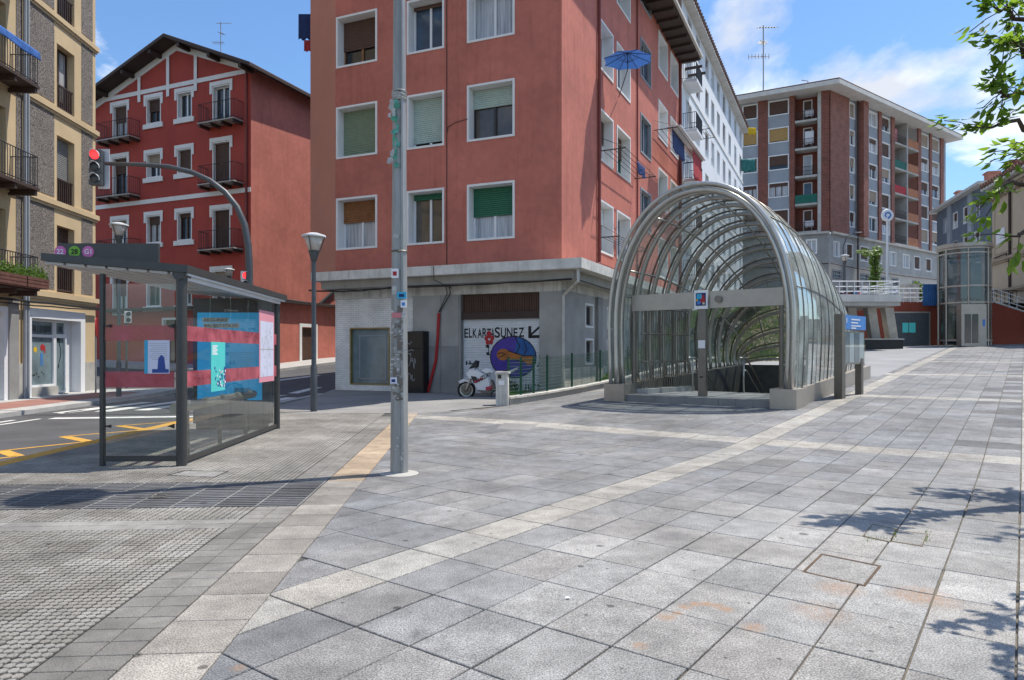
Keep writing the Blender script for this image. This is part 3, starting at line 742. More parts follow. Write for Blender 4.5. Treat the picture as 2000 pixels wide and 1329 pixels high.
# manhole lids and drains let into the paving
def lid(name, pts, m, frame_m, label, cat, z=.003, fw=.03, plate=True):
    c = Vector((sum(p[0] for p in pts)/4, sum(p[1] for p in pts)/4)); zc = gz(c.x, c.y)
    o = thing(name, (c.x, c.y, zc), label, cat)
    q = [Vector(p) for p in pts]; inn = [p+(c-p).normalized()*fw*1.4 for p in q]
    mb = MB()
    for k in range(4):
        k2 = (k+1) % 4
        b = [(q[k].x, q[k].y), (q[k2].x, q[k2].y), (inn[k2].x, inn[k2].y), (inn[k].x, inn[k].y)]
        mb.hexa([(x, y, gz(x, y)-.02) for x, y in b]+[(x, y, gz(x, y)+z) for x, y in b])
    mb.build('frame', frame_m, o)
    if plate:
        inn2 = [p+(c-p).normalized()*fw*1.9 for p in q]
        mb = MB(); slab_geo(mb, [(p.x, p.y) for p in inn2], dz=z-.001); mb.build('lid', m, o, tint=(.27,.262,.245))
    return o
lid('manhole_cover', [gp(1566,1118), gp(1690,1146), gp(1722,1106), gp(1604,1082)], 'plaza_stone', 'rust', 'square stone manhole cover beside the orange rust stains', 'manhole cover', fw=.02)
lid('manhole_cover', [gp(1684,1048), gp(1740,1060), gp(1752,1034), gp(1704,1024)], 'plaza_stone', 'earth', 'small stone manhole lid with dark joints under the tree shade', 'manhole cover', fw=.014)
lid('manhole_cover', [gp(1738,1058), gp(1802,1068), gp(1812,1044), gp(1752,1036)], 'plaza_stone', 'earth', 'small stone lid with grass growing along its joint', 'manhole cover', fw=.014)
lid('manhole_cover', [gp(325,929), gp(420,933), gp(448,921), gp(360,920)], 'plaza_stone', 'black_matt', 'square stone lid in the relief tiles beside the bus shelter', 'manhole cover', fw=.02)
lid('drain_cover', [gp(287,973), gp(322,974), gp(335,965), gp(302,964)], 'plaza_stone', 'steel_dark', 'small drain lid set in the dark ribbed tiles', 'drain cover', fw=.02)
q = [gp(970,838), gp(1030,842), gp(1052,834), gp(985,830)]
mb = MB(); slab_geo(mb, q, dz=.004); o = thing('manhole_cover', (q[0][0], q[0][1], 0), 'dark metal manhole plate in the pale band of the plaza', 'manhole cover'); mb.build('plate', 'asphalt_apron', o)
# grass growing in a joint of the paving
mb = MB()
for k in range(90):
    px, py = random.choice(((random.uniform(1806,1818), random.uniform(1040,1062)), (random.uniform(1742,1752), random.uniform(1038,1056)), (random.uniform(1686,1740), 1049+random.uniform(-2,10)*.9)))
    x, y = gpt(px, py); h = random.uniform(.01, .035); t = random.uniform(0, 6.28)
    mb.quad((x, y, 0), (x+.006*math.cos(t), y+.006*math.sin(t), 0), (x+random.uniform(-.02,.02), y+random.uniform(-.02,.02), h))
tag(mb.build('joint_grass', 'grass_blade'), 'tufts of grass sprouting from the paving joints', 'grass', kind='stuff')
# ------------------------------------------------------------------ corner house (salmon red) and its white neighbour
CP = (1.645, 22.6)
MF = Face(CP, (-.9236, .3835), (-.38, -.92)); MS = Face(CP, (.435, .900), (.9, -.43))
TL = MF.tx(655)
house = thing('corner_house', (CP[0], CP[1], 0), 'salmon red corner apartment house above the painted garage shutter', 'building')
ZF0, ZF1 = MF.zy(1096, 549), MF.zy(1096, 513)          # underside and top of the concrete canopy slab
TOPZ = 18.12; SL = MS.tx(1327)
rows = [(MF.zy(655,490), MF.zy(655,389)), (MF.zy(657.6,312), MF.zy(657.6,211)), (MF.zy(658,135), MF.zy(658,35))]
rows.append((rows[2][0]+3.35, rows[2][1]+3.35))
cols = [(MF.tx(737), MF.tx(657)), (MF.tx(868), MF.tx(795)), (MF.tx(1005.5), MF.tx(912.5))]
holes = [(a, b, r[0], r[1]) for a, b in cols for r in rows]
mb = MB(); MF.wall(mb, 0, TL, ZF1, TOPZ, holes); mb.build('wall', 'red_render', house)
LF = Face(MF.P(TL, 0, 0)[:2], (-.70, .714), (-.7, -.7)); LW = 1.95
mb = MB(); LF.wall(mb, 0, LW, ZF1+.02, TOPZ); mb.build('wall', 'red_corner_lit', house)
wp = dict(trim='white_trim', sw=.075, depth=.46)
spec = {(0,2): dict(shut=.62, shutm='shutter_brown', frame='wood_orange', pane='pane_dark', mull=1), (0,1): dict(shut=.97, shutm='shutter_sage', detail=True), (0,0): dict(shut=.45, shutm='wood_orange', pane='pane_curtain'),
        (1,2): dict(shut=.08, pane='pane_blue'), (1,1): dict(shut=.88, shutm='shutter_mint'), (1,0): dict(shut=.12, shutm='shutter_green', pane='pane_warm'),
        (2,2): dict(shut=0, pane='pane_curtain'), (2,1): dict(shut=.36, shutm='shutter_mint', frame='iron', pane='pane_warm'), (2,0): dict(shut=.55, shutm='shutter_green', pane='pane_curtain')}
for i, (a, b) in enumerate(cols):
    for j, r in enumerate(rows):
        k = dict(wp); k.update(spec.get((i, j), dict(shut=.5)))
        window(house, MF, a, b, r[0], r[1], **k)
# side facade
zt = lambda px, py: MS.zy(px, py)
srow = [(zt(1170,492), zt(1170,388)), (zt(1170,311), zt(1170,209)), (zt(1170,132), zt(1170,33))]
fh = srow[1][1]-srow[0][1]
srow.append((srow[2][0]+fh, srow[2][1]+fh))
scol = [(MS.tx(1169.5), MS.tx(1197)), (MS.tx(1204), MS.tx(1230.5)), (MS.tx(1285.5), MS.tx(1303.5)), (MS.tx(1309), MS.tx(1324))]
st_ = (MS.tx(1250.5), MS.tx(1271))
strw = [(r[0]-fh*.5+.1, r[1]-fh*.5) for r in srow[1:]]+[(srow[3][0]+fh*.5, srow[3][1]+fh*.5)]
holes = [(a, b, r[0], r[1]) for a, b in scol for r in srow]+[(st_[0], st_[1], r[0], r[1]) for r in strw]
mb = MB(); MS.wall(mb, 0, SL, ZF1, TOPZ, holes); mb.build('wall', 'red_render', house)
for i, (a, b) in enumerate(scol):
    for j, r in enumerate(srow):
        window(house, MS, a, b, r[0], r[1], pane=random.choice(('pane_blue','pane_curtain','pane_dark')), shut=random.choice((0,0,.2,.35,.5)), shutm=random.choice(('shutter_green','shutter_brown','white_paint')), frame=random.choice(('white_paint','shutter_green','white_paint')), **wp)
for r in strw: window(house, MS, st_[0], st_[1], r[0], r[1], trim='grey_panel', sw=.08, depth=.16, frame='shutter_grey', pane='pane_blue', mull=1)
# roof: overhanging dark boarded soffit, white gutter edge
def P2(F, t, n): q = F.P(t, n, 0); return (q[0], q[1])
ov = 1.15
back = Vector(MF.P(TL, -14, 0)[:2])
c0 = Vector(CP)+MF.n*ov+MS.n*ov
poly = [c0, Vector(P2(MS, SL+.25, ov)), Vector(P2(MS, SL+.25, -11)), back, Vector(P2(LF, LW+.5, ov)), Vector(P2(LF, 0, ov))+MF.n*.2]
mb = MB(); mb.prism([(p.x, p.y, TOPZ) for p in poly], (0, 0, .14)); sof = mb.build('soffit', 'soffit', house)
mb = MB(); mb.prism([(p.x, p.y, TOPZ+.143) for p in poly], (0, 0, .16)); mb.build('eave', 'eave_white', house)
cen = sum(poly, Vector((0, 0)))/len(poly)
mb = MB()
for k in range(len(poly)):
    p, q = poly[k], poly[(k+1) % len(poly)]; mb.quad((p.x, p.y, TOPZ+.31), (q.x, q.y, TOPZ+.31), (cen.x, cen.y, TOPZ+3.2))
mb.build('roof', 'roof_tile', house)
mb = MB(); MS.box(mb, -ov, SL+.2, ov+.002, ov+.14, TOPZ+.06, TOPZ+.2); MF.box(mb, -ov, TL, ov+.002, ov+.14, TOPZ+.06, TOPZ+.2); mb.build('gutter', 'eave_white', house)
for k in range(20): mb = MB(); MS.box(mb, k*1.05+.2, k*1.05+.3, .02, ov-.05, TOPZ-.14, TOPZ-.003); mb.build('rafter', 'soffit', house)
# concrete canopy slab over the ground floor
OV = 1.0
zc0, zc1 = ZF0, ZF1
cpts = [Vector(P2(MF, TL+.35, OV)), Vector(CP)+MF.n*OV+MS.n*OV, Vector(P2(MS, SL, OV)), Vector(P2(MS, SL, -.6)), Vector(CP)-MF.n*.6-MS.n*.6, Vector(P2(MF, TL+.35, -.6))]
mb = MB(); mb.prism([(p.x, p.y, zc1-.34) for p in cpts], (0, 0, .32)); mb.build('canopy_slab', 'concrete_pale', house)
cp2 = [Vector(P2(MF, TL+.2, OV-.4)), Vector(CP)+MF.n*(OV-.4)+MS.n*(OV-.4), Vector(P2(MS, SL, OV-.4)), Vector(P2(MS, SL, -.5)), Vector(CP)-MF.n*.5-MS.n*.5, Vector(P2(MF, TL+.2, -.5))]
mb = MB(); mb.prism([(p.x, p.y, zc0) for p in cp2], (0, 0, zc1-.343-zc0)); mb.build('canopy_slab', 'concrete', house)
mb = MB(); MF.box(mb, -.02, TL-.05, .002, .06, ZF1, ZF1+.10); MS.box(mb, -.02, SL, .002, .06, ZF1, ZF1+.10); mb.build('plinth_band', 'red_render', house)
# ground floor, front: white tiled shop, grey pier, garage bay
zg = -.06
gx = MF.tx
t_sh0, t_sh1 = gx(1054), gx(899)
t_w0, t_w1 = gx(762), gx(684)
zw0, zw1 = MF.zy(684, 751), MF.zy(684, 641)
t_tile = gx(806)
zgrey = MF.zy(1054, 570)
mb = MB(); MF.wall(mb, t_tile, TL, zg, ZF0-.35, [(t_w0, t_w1, zw0, zw1)]); mb.build('tiled_wall', 'white_brick', house)
mb = MB(); MF.box(mb, t_tile-.004, TL+.01, -.25, .05, ZF0-.35+.002, ZF0); mb.build('lintel', 'concrete_pale', house)
mb = MB(); MF.box(mb, 0, t_tile-.006, -.25, .02, zgrey, ZF0); MS.box(mb, -.02, SL, -.25, .022, zgrey+.05, ZF0); mb.build('lintel', 'concrete_pale', house)
mb = MB(); MF.wall(mb, t_sh1, t_tile, zg, zgrey); mb.build('pier', 'grey_render', house)
mb = MB()
for tx_ in (gx(862), gx(897)): MF.box(mb, tx_, tx_+.03, -.03, .012, zg, zgrey)
MF.box(mb, gx(897)+.03, t_tile, .001, .012, zg, 1.75); mb.build('pier_panel', 'grey_render_dark', house)
mb = MB(); MF.wall(mb, 0, t_sh0, zg, zgrey); mb.build('pier', 'grey_render', house)
mb = MB(); MF.ring(mb, t_w0, t_w1, zw0, zw1, .05, -.12, .03); w = mb.build('shop_window', 'gold_frame', house)
mb = MB(); MF.rect(mb, t_w0+.05, t_w1-.05, zw0+.05, zw1-.05, -.10); mb.build('pane', 'pane_teal', w)
mb = MB(); MF.ring(mb, t_w0+.22, t_w1-.35, zw0+.2, zw1-.28, .05, -.098, -.085); mb.build('inner_frame', 'grey_panel', w)
mb = MB(); MF.box(mb, t_tile+.05, TL-.02, .002, .05, zg, .10); mb.build('base_course', 'grey_render_dark', house)
# ribbed dark fascia and roller shutter in the bay
sz1 = MF.zy(1054, 612); sz0 = zg+.02
mb = MB(); n_ = 34; w_ = (t_sh1-t_sh0)/n_
for k in range(n_): MF.box(mb, t_sh0+k*w_+.01, t_sh0+(k+1)*w_-.005, -.22, -.17, sz1+.1, zgrey)
MF.box(mb, t_sh0, t_sh1, -.24, -.22, sz1, zgrey); bay = mb.build('bay_fascia', 'wood_brown', house)
mb = MB(); MF.box(mb, t_sh0, t_sh1, -.22, -.08, sz1-.16, sz1+.09); mb.build('roller_box', 'iron_brown', house)
for tt in (t_sh0, t_sh1):
    mb = MB(); MF.box(mb, tt-.012, tt+.012, -.26, -.001, zg, zgrey); mb.build('jamb', 'grey_render_dark', house)
mb = MB(); shutter_mesh(mb, MF, t_sh0+.03, t_sh1-.03, sz0, sz1-.14, -.20, .085, .018); shut = mb.build('roller_shutter', 'shutter_white', house)
nn = -.20+.018+.004
tt = lambda px: gx(px); zz1 = lambda px, py: MF.zy(px, py)
mb = MB()
for k, (ch, a, b, lo, hi) in enumerate((('E',902.5,910,660,642),('L',911.5,917.5,660,641),('K',919,927,660,642),('A',928.5,937,660,642),('R',938,947,660,641),('T',947,955,659,642),('A',955,961.5,660,641),('S',962,972.5,660,639),('U',974,984.5,660,640),('N',986,997,659.5,640),('E',999,1007,659,641),('Z',1009,1020,658.5,640))):
    ftext(mb, MF, ch, tt(a), tt(b), zz1(a, lo), zz1(a, hi), nn)
stroke(mb, MF, [(tt(1052), zz1(1052,637)), (tt(1031), zz1(1031,656))], .07, nn); stroke(mb, MF, [(tt(1031), zz1(1031,637)), (tt(1031), zz1(1031,660))], .11, nn); stroke(mb, MF, [(tt(1029), zz1(1029,658)), (tt(1051), zz1(1051,657.5))], .10, nn)
for k, ch in enumerate('PRANTZ'):
    a = 1003+k*8.3; ftext(mb, MF, ch, tt(a), tt(a+6.5), zz1(a, 769), zz1(a, 751), nn)
mb.build('lettering', 'black_print', shut)
cz, ct_ = zz1(998, 698), tt(998); cr_ = abs(tt(1043)-tt(953))/2; crz = cr_*.84
mb = MB(); disc(mb, MF, ct_, cz, cr_, nn, 36, crz); mb.build('mural_disc', 'mural_purple', shut)
mb = MB(); pp = [(ct_-cr_*.18, cz+crz*.97)]+[(ct_-cr_*math.cos(a)*.985, cz+crz*math.sin(a)*.985) for a in [math.pi*.43-k*.12 for k in range(14)]]+[(ct_-cr_*.05, cz-.02)]
mb.quad(*[MF.P(t, nn+.004, z) for t, z in pp]); mb.build('mural_wedge', 'mural_blue', shut)
mb = MB()
sp = [(1.0*math.cos(k*.5236), math.sin(k*.5236)) for k in range(12)]
pp = [(ct_+cr_*.42+cr_*.30*a, cz+crz*.12+cr_*.24*b) for a, b in sp]; mb.quad(*[MF.P(t, nn+.008, z) for t, z in pp])
mb.quad(*[MF.P(ct_+cr_*a, nn+.009, cz+crz*b) for a, b in ((.25,.34),(.0,.20),(-.45,.05),(-.95,.06),(-.93,-.22),(-.45,-.20),(.05,-.10),(.30,-.10))])
mb.quad(*[MF.P(ct_+cr_*a, nn+.010, cz+crz*b) for a, b in ((-.55,.0),(-.92,-.08),(-.9,-.32),(-.62,-.36),(-.5,-.2))]); mb.build('mural_hand', 'mural_orange', shut)
mb = MB()
stroke(mb, MF, [(ct_+cr_*math.cos(k*.2618), cz+crz*math.sin(k*.2618)) for k in range(25)], .035, nn+.005)
for q in (((.68,.14),(.5,.22),(.3,.12)), ((.55,.02),(.4,.1)), ((.2,.3),(-.1,.2),(-.45,.06),(-.95,.07)), ((.3,-.12),(-.1,-.12),(-.5,-.22)), ((-.1,.95),(-.3,.5),(-.12,.15)), ((-.45,.85),(-.6,.4),(-.5,.1)), ((-1.12,.1),(-1.18,-.2),(-1.05,-.45)), ((-1.2,-.1),(-1.25,-.35),(-1.12,-.6))):
    stroke(mb, MF, [(ct_+cr_*a, cz+crz*b) for a, b in q], .03, nn+.012)
mb.build('mural_lines', 'black_print', shut)
mb = MB(); ft, fz = tt(951.5), zz1(951.5, 663)
for a in range(5): disc(mb, MF, ft+.12*math.cos(a*1.257+.3), fz+.12*math.sin(a*1.257+.3), .075, nn+.003+.0005*a, 10, .09)
disc(mb, MF, tt(951), zz1(951, 652), .10, nn+.006, 10); mb.build('painted_flower', 'mural_red', shut)
mb = MB(); stroke(mb, MF, [(ft, fz-.14), (ft+.03, fz-.3), (ft+.01, fz-.55)], .025, nn+.003)
for dt, dz in ((.06,-.24),(.04,-.5)): mb.quad(*[MF.P(ft+dt+.09*a, nn+.004, fz+dz+.07*b) for a, b in ((-.8,-.6),(.6,-.8),(1,.5),(-.2,.9))])
mb.build('painted_stem', 'black_print', shut)
# ground floor, side: grey wall with small windows between piers, slanted stained base
sw = [(MS.tx(1142), MS.tx(1158)), (MS.tx(1184), MS.tx(1197)), (12.4, 13.6), (16.2, 17.4)]
zs = [(MS.zy(1142,713), MS.zy(1142,661)), (MS.zy(1142,640), MS.zy(1142,592))]
holes = [(a, b, z0, z1) for a, b in sw for z0, z1 in zs]
mb = MB(); MS.wall(mb, 0, SL, -.2, zgrey+.05, holes); mb.build('wall', 'grey_render', house)
for h in holes: window(house, MS, *h, trim='white_trim', sw=.07, depth=.14, pane='pane_dark', mull=0, frame='shutter_grey')
for t in (MS.tx(1163), MS.tx(1163)+5.2): mb = MB(); MS.box(mb, t, t+.55, .002, .12, -.2, zgrey+.04); mb.build('pier', 'grey_render_dark', house)
mb = MB(); MS.box(mb, .05, SL, .002, .03, -.2, 1.0); mb.build('base_course', 'concrete_pale', house)
# pipes and cables on the house
mb = MB(); tp = MS.tx(1167); mb.tube([MS.P(tp, .08, TOPZ), MS.P(tp, .08, ZF1+.45), MS.P(tp-.2, .10, ZF1+.32), MS.P(tp-1.6, .12, ZF1+.26), MS.P(tp-1.75, .4, ZF1+.2)], .06, 8); mb.build('downpipe', 'pipe_red', house)
mb = MB(); mb.tube([MS.P(MS.tx(1243), .05, TOPZ), MS.P(MS.tx(1243), .05, ZF1)], .035, 6); mb.build('downpipe', 'pipe_red', house)
mb = MB(); mb.tube([MS.P(SL-.1, .09, TOPZ), MS.P(SL-.1, .09, ZF1)], .07, 8); mb.build('downpipe', 'pipe_red', house)
pc = Vector(CP)+MF.n*.85+MS.n*.85
mb = MB(); mb.tube([(pc.x, pc.y, ZF1-.1), (pc.x, pc.y, ZF0-.12), (CP[0]+.05, CP[1]-.12, ZF0-.5), (CP[0]+.05, CP[1]-.12, .1)], .05, 8); mb.build('downpipe', 'concrete_pale', house)
mb = MB()
tc_ = gx(873)
mb.tube([MF.P(tc_, .02, TOPZ), MF.P(tc_, .02, ZF1+.1), MF.P(tc_-.03, 1.03, ZF1-.05), MF.P(tc_-.05, 1.03, ZF0+.1), MF.P(tc_-.25, .1, ZF0-.1)], .014, 5)
zc_ = rows[1][0]+.75; mb.tube([MF.P(tc_, .025, zc_-.4), MF.P(tc_-.06, .03, zc_-.12), MF.P(tc_-.35, .03, zc_), MF.P(gx(915), .05, zc_+.05)], .012, 5)
mb.build('cable', 'soffit', house)
mb = MB()
def sag(F, t0, t1, n, z, amp, k=10, z1=None):
    z1 = z if z1 is None else z1
    return [F.P(t0+(t1-t0)*i/k, n, z+(z1-z)*i/k-amp*4*(i/k)*(1-i/k)+.012*math.sin(i*2.7)) for i in range(k+1)]
mb.tube(sag(MF, -.6, gx(800), .80, ZF0-.03, .05), .022, 5); mb.tube(sag(MF, gx(800), TL+.6, .80, ZF0-.04, .10), .026, 5); mb.tube(sag(MF, -.6, TL+.6, .78, ZF0-.06, .04, 14), .016, 5)
mb.tube([MF.P(gx(890), .5, ZF0-.02), MF.P(gx(882), .1, 3.6), MF.P(gx(860), .07, 2.95)], .018, 5); mb.tube([MF.P(gx(884), .5, ZF0-.02), MF.P(gx(876), .1, 3.6), MF.P(gx(858), .06, 2.95)], .014, 5)
mb.tube(sag(MS, -.6, SL, .76, ZF0-.05, .06, 14), .02, 5); mb.build('cable', 'cable', house)
mb = MB(); mb.tube([MF.P(gx(859), .07, MF.zy(859,612)), MF.P(gx(857), .08, MF.zy(857,660)), MF.P(gx(853), .07, MF.zy(853,705)), MF.P(gx(838), .09, MF.zy(838,766))], .055, 8); mb.build('conduit', 'conduit_red', house)
# dark steel cabinet leaning place against the pier, scratched with tags
t0, t1 = gx(838), gx(794)
cab = thing('utility_cabinet', MF.P((t0+t1)/2, .2, 0), 'tall black metal cabinet with chalky graffiti beside the steel pole', 'cabinet')
zc1 = MF.zy(838, 647, .35)
mb = MB(); MF.box(mb, t0, t1, .02, .38, 0, zc1); bd = mb.build('body', 'black_matt', cab)
mb = MB(); MF.box(mb, t0+.03, t1-.03, .382, .40, .25, zc1*.72); MF.box(mb, t0+.03, t1-.03, .382, .40, zc1*.74, zc1-.03); mb.build('door_panel', 'black_plastic', cab)
mb = MB(); random.seed(3)
for (a0, z0, wd, hh) in ((.12, 1.85, .35, .14), (.1, 1.35, .4, .35), (.25, 1.1, .4, .45), (.2, .65, .4, .3), (.15, 1.6, .4, .08)):
    pts = [(t1-a0-wd*k/9+random.uniform(-.03,.03), z0+hh*random.uniform(-.5,.5)) for k in range(10)]
    stroke(mb, MF, pts, .014, .403)
tag(mb.build('scrawl', 'grey_print', cab), kind='stuff')
# ------------------------------------------------------------------ white house
WS = Face(MS.P(SL+.02, .12, 0)[:2], (.435, .900), (.9, -.43)); WL = 26.5
white = thing('white_house', WS.P(WL/2, 0, 1.0), 'long white apartment house with overhanging tiled eave behind the canopy', 'building')
WT = 21.8; 
wz = [WS.zy(1363, 112)]
wz = [20.05, 17.8, 14.95, 12.1, 9.3, 6.5]
wcx = [1346.5, 1363, 1380.5, 1392, 1403, 1414, 1425, 1436, 1446]
wct = [WS.tx(p) for p in wcx]
holes = []
for c in wct:
    for k, z in enumerate(wz): holes.append((c-.62, c+.66, z-(.2 if k else 0), z+1.5))
bc_t = (1.2, 2.1)
for k, z in enumerate(wz[1:]): holes.append((bc_t[0], bc_t[1], z-.6, z+1.5))
mb = MB(); WS.wall(mb, 0, WL, -.5, WT, holes); mb.build('wall', 'white_wall', white)
for h in holes:
    window(white, WS, *h, trim='white_wall', sw=.04, proud=.012, depth=.22, pane=random.choice(('pane_dark','pane_blue','pane_curtain','pane_dark')), shut=random.choice((0,.3,.6,1,0)), shutm=random.choice(('shutter_grey','shutter_brown','white_paint')), mull=0, frame='white_paint', detail=True)
mb = MB()
for z in wz[1::2]: WS.box(mb, 0, WL, .004, .06, z-.75, z-.6)
mb.build('string_course', 'white_trim', white)
mb = MB(); WS.box(mb, -.1, WL+.4, -8, .5, WT, WT+.16); mb.build('eave', 'eave_white', white)
mb = MB(); n_ = 60
for k in range(n_): mb.tube([WS.P(WL*k/n_, .58, WT+.22), WS.P(WL*k/n_, -4, WT+1.5)], .17, 5)
mb.build('roof', 'roof_tile', white)
mb = MB(); WS.wall(mb, 0, 1, 0, 1); 
e = Face(WS.P(WL, 0, 0)[:2], tuple(-WS.n), (.43, .9)); mb = MB(); e.wall(mb, 0, 9, -.5, WT); mb.build('wall', 'white_wall', white)
def balcony(bld, F, t0, t1, z, dep=.75, h=.95, slab='concrete', rail='iron', corbels=0, bars=None, sl_h=.12, cb='iron_brown'):
    mb = MB(); F.box(mb, t0, t1, .005, dep, z-sl_h, z)
    b = mb.build('balcony', slab, bld)
    mb = MB()
    for zz_ in (z+h, z+.08):
        mb.tube([F.P(t0+.04, .0, zz_), F.P(t0+.04, dep-.05, zz_), F.P(t1-.04, dep-.05, zz_), F.P(t1-.04, .0, zz_)], .018, 4)
    nb = bars or max(3, int((t1-t0)/.12))
    for k in range(nb+1):
        t = t0+.04+(t1-t0-.08)*k/nb; mb.tube([F.P(t, dep-.05, z+.02), F.P(t, dep-.05, z+h)], .014, 4, cap=False)
    ns = max(2, int(dep/.13))
    for s in (t0+.04, t1-.04):
        for k in range(ns): n = (dep-.05)*k/ns+.03; mb.tube([F.P(s, n, z+.02), F.P(s, n, z+h)], .011, 4, cap=False)
    mb.build('railing', rail, b)
    if corbels:
        mb = MB()
        for k in range(corbels):
            t = t0+.12+(t1-t0-.24)*k/(corbels-1)
            mb = MB(); F.poly(mb, [(t-.06, z-sl_h-.002), (t+.06, z-sl_h-.002), (t+.06, z-sl_h-.16), (t-.06, z-sl_h-.16)], .0, dep*.95); mb.build('corbel', cb, b)
    return b
for z in wz[1:]: balcony(white, WS, .3, 2.2, z-.62, .8, slab='white_wall', rail='iron', sl_h=.16)
for z in (wz[2], wz[3]): balcony(white, e, .2, 2.0, z-.6, .9, slab='white_wall', rail='iron', sl_h=.16)
# ------------------------------------------------------------------ washing, parasol and drying racks on the corner house
def rack(F, t0, t1, z, dep, label, cloths, name='drying_rack'):
    o = thing(name, F.P((t0+t1)/2, 0, z), label, 'drying rack')
    mb = MB()
    for t in (t0, t1): mb.tube([F.P(t, .02, z), F.P(t, dep, z)], .024, 5); mb.tube([F.P(t, .02, z+.5), F.P(t, dep, z+.02)], .012, 4)
    for k in range(5): n = .12+(dep-.14)*k/4; mb.tube([F.P(t0, n, z), F.P(t1, n, z)], .014, 4)
    mb.build('rack', 'iron', o)
    return o
def cloth(F, t0, t1, z0, z1, n, m, label, wav=.03, cat='laundry', along='t'):
    mb = MB(); K, J = 7, 6; idx = {}
    for i in range(K+1):
        for j in range(J+1):
            t = t0+(t1-t0)*i/K; z = z1-(z1-z0)*j/J*(1-.06*math.sin(i*1.9)); q = wav*math.sin(i*1.7+j*.35)*j/J
            idx[i, j] = len(mb.v); mb.v.append(F.P(t, n+q, z) if along == 't' else F.P(n+q, t, z))
    for i in range(K):
        for j in range(J): mb.f.append((idx[i,j], idx[i+1,j], idx[i+1,j+1], idx[i,j+1]))
    o = mb.build('laundry', m, smooth=True)
    md = o.modifiers.new('thickness', 'SOLIDIFY'); md.thickness = .008
    return tag(o, label, cat)
z2 = srow[1][0]
rack(MS, scol[0][0]+.2, scol[1][1]+.6, z2+.35, 1.0, 'wall drying rack with dark sock rail on the side of the red house', ())
cloth(MS, scol[1][0]-.1, scol[1][0]+1.1, z2-.1, z2+.36, .9, 'cloth_navy', 'dark navy trousers folded over the wall drying rack')
T0, T1, ZR = MS.tx(1320, 1.1), MS.tx(1369, 1.1), MS.zy(1345, 283, 1.1)
rack(MS, T0, T1, ZR, 1.2, 'drying rack with hanging clothes at the far end of the red house', ())
cloth(MS, T0+.1, T0+(T1-T0)*.45, ZR-.95, ZR-.02, .9, 'cloth_navy', 'black garment hanging from the far drying rack')
cloth(MS, T0+(T1-T0)*.6, T1-.1, ZR-1.45, ZR-.02, 1.15, 'cloth_red', 'dark red and pink towel hanging from the far drying rack')
rack(MS, scol[0][0]+.1, scol[1][1], srow[0][0]+.55, .8, 'drying rack with yellow cloth at the first floor side window', ())
cloth(MS, scol[0][1]-.1, scol[0][1]+.35, srow[0][0]+.05, srow[0][0]+.54, .6, 'cloth_orange', 'small orange and yellow cloth pegged outside a first floor window')
cloth(MS, scol[0][1]-.5, scol[0][1]-.15, srow[0][0]+.18, srow[0][0]+.54, .65, 'poster_pale', 'pale lilac cloth pegged outside a first floor window')
rack(WS, 3.3, 5.2, wz[2]+.2, 1.0, 'empty drying rack on the white house facade', ())
YB = Face((at(1455, 255, 62).x, 62), (1, 0), (0, -1)); YZ = lambda y: at(1460, y, 62).z
cloth(YB, .25, 1.0, YZ(263), YZ(250), .02, 'cloth_yellow', 'yellow cloth flying at the far corner of the white house', .08)
HB = Face((at(583, 50, 28.7).x, 28.7), (1, 0), (0, -1)); HT = lambda y: at(590, y, 28.7).z
cloth(HB, 0, .62, HT(78), HT(28), 0, 'cloth_navy', 'dark blue sheet hung at the back corner of the red house', .02)
cloth(HB, .25, .62, HT(102), HT(80), .05, 'cloth_red', 'red cloth under the dark blue sheet at the house corner', .02)
cloth(YB, -.4, .9, YZ(336), YZ(312), .1, 'cloth_teal', 'dark green washing on the end balcony of the white house', .1)
mb = MB(); TB0, TB1 = MS.P(T0-.1, .95, ZR+.06), MS.P(T1+.1, 1.3, ZR+.06)
MS.box(mb, T0-.1, T1+.1, .7, 1.35, ZR+.03, ZR+.07); tag(mb.build('rain_cover', 'cloth_white'), 'pale board covering the far drying rack of the red house', 'cover')
# blue parasol fixed to the wall under a window
pc = Vector(MS.P(MS.tx(1226, 1.0), 1.0, MS.zy(1226, 118, 1.0)))
par = thing('parasol', pc, 'open blue parasol sticking out of an upper window', 'parasol')
mb = MB(); rr = .95; apex = pc+Vector((0, 0, .30)); ring = []
for k in range(8):
    a = k*math.pi/4+.2; ring.append(pc+Vector((rr*math.cos(a), rr*math.sin(a), .0)))
for k in range(8):
    p, q = ring[k], ring[(k+1) % 8]; m_ = (p+q)/2*1.0; m_ = m_+(pc-m_)*.06
    mb.quad(p, m_, apex); mb.quad(m_, q, apex)
mb.build('canopy', 'umbrella_blue', par)
mb = MB()
for p in ring: mb.tube([p-Vector((0,0,.01)), apex-Vector((0,0,.03))], .012, 4)
for p in ring: mb.tube([(p+apex)/2, pc-Vector((0,0,.1))], .008, 4)
mb.build('ribs', 'iron', par)
mb = MB(); mb.tube([apex, pc-Vector((0,0,.35)), Vector(MS.P(MS.tx(1206), .05, pc.z-.6))], .018, 6); mb.build('pole', 'iron', par)
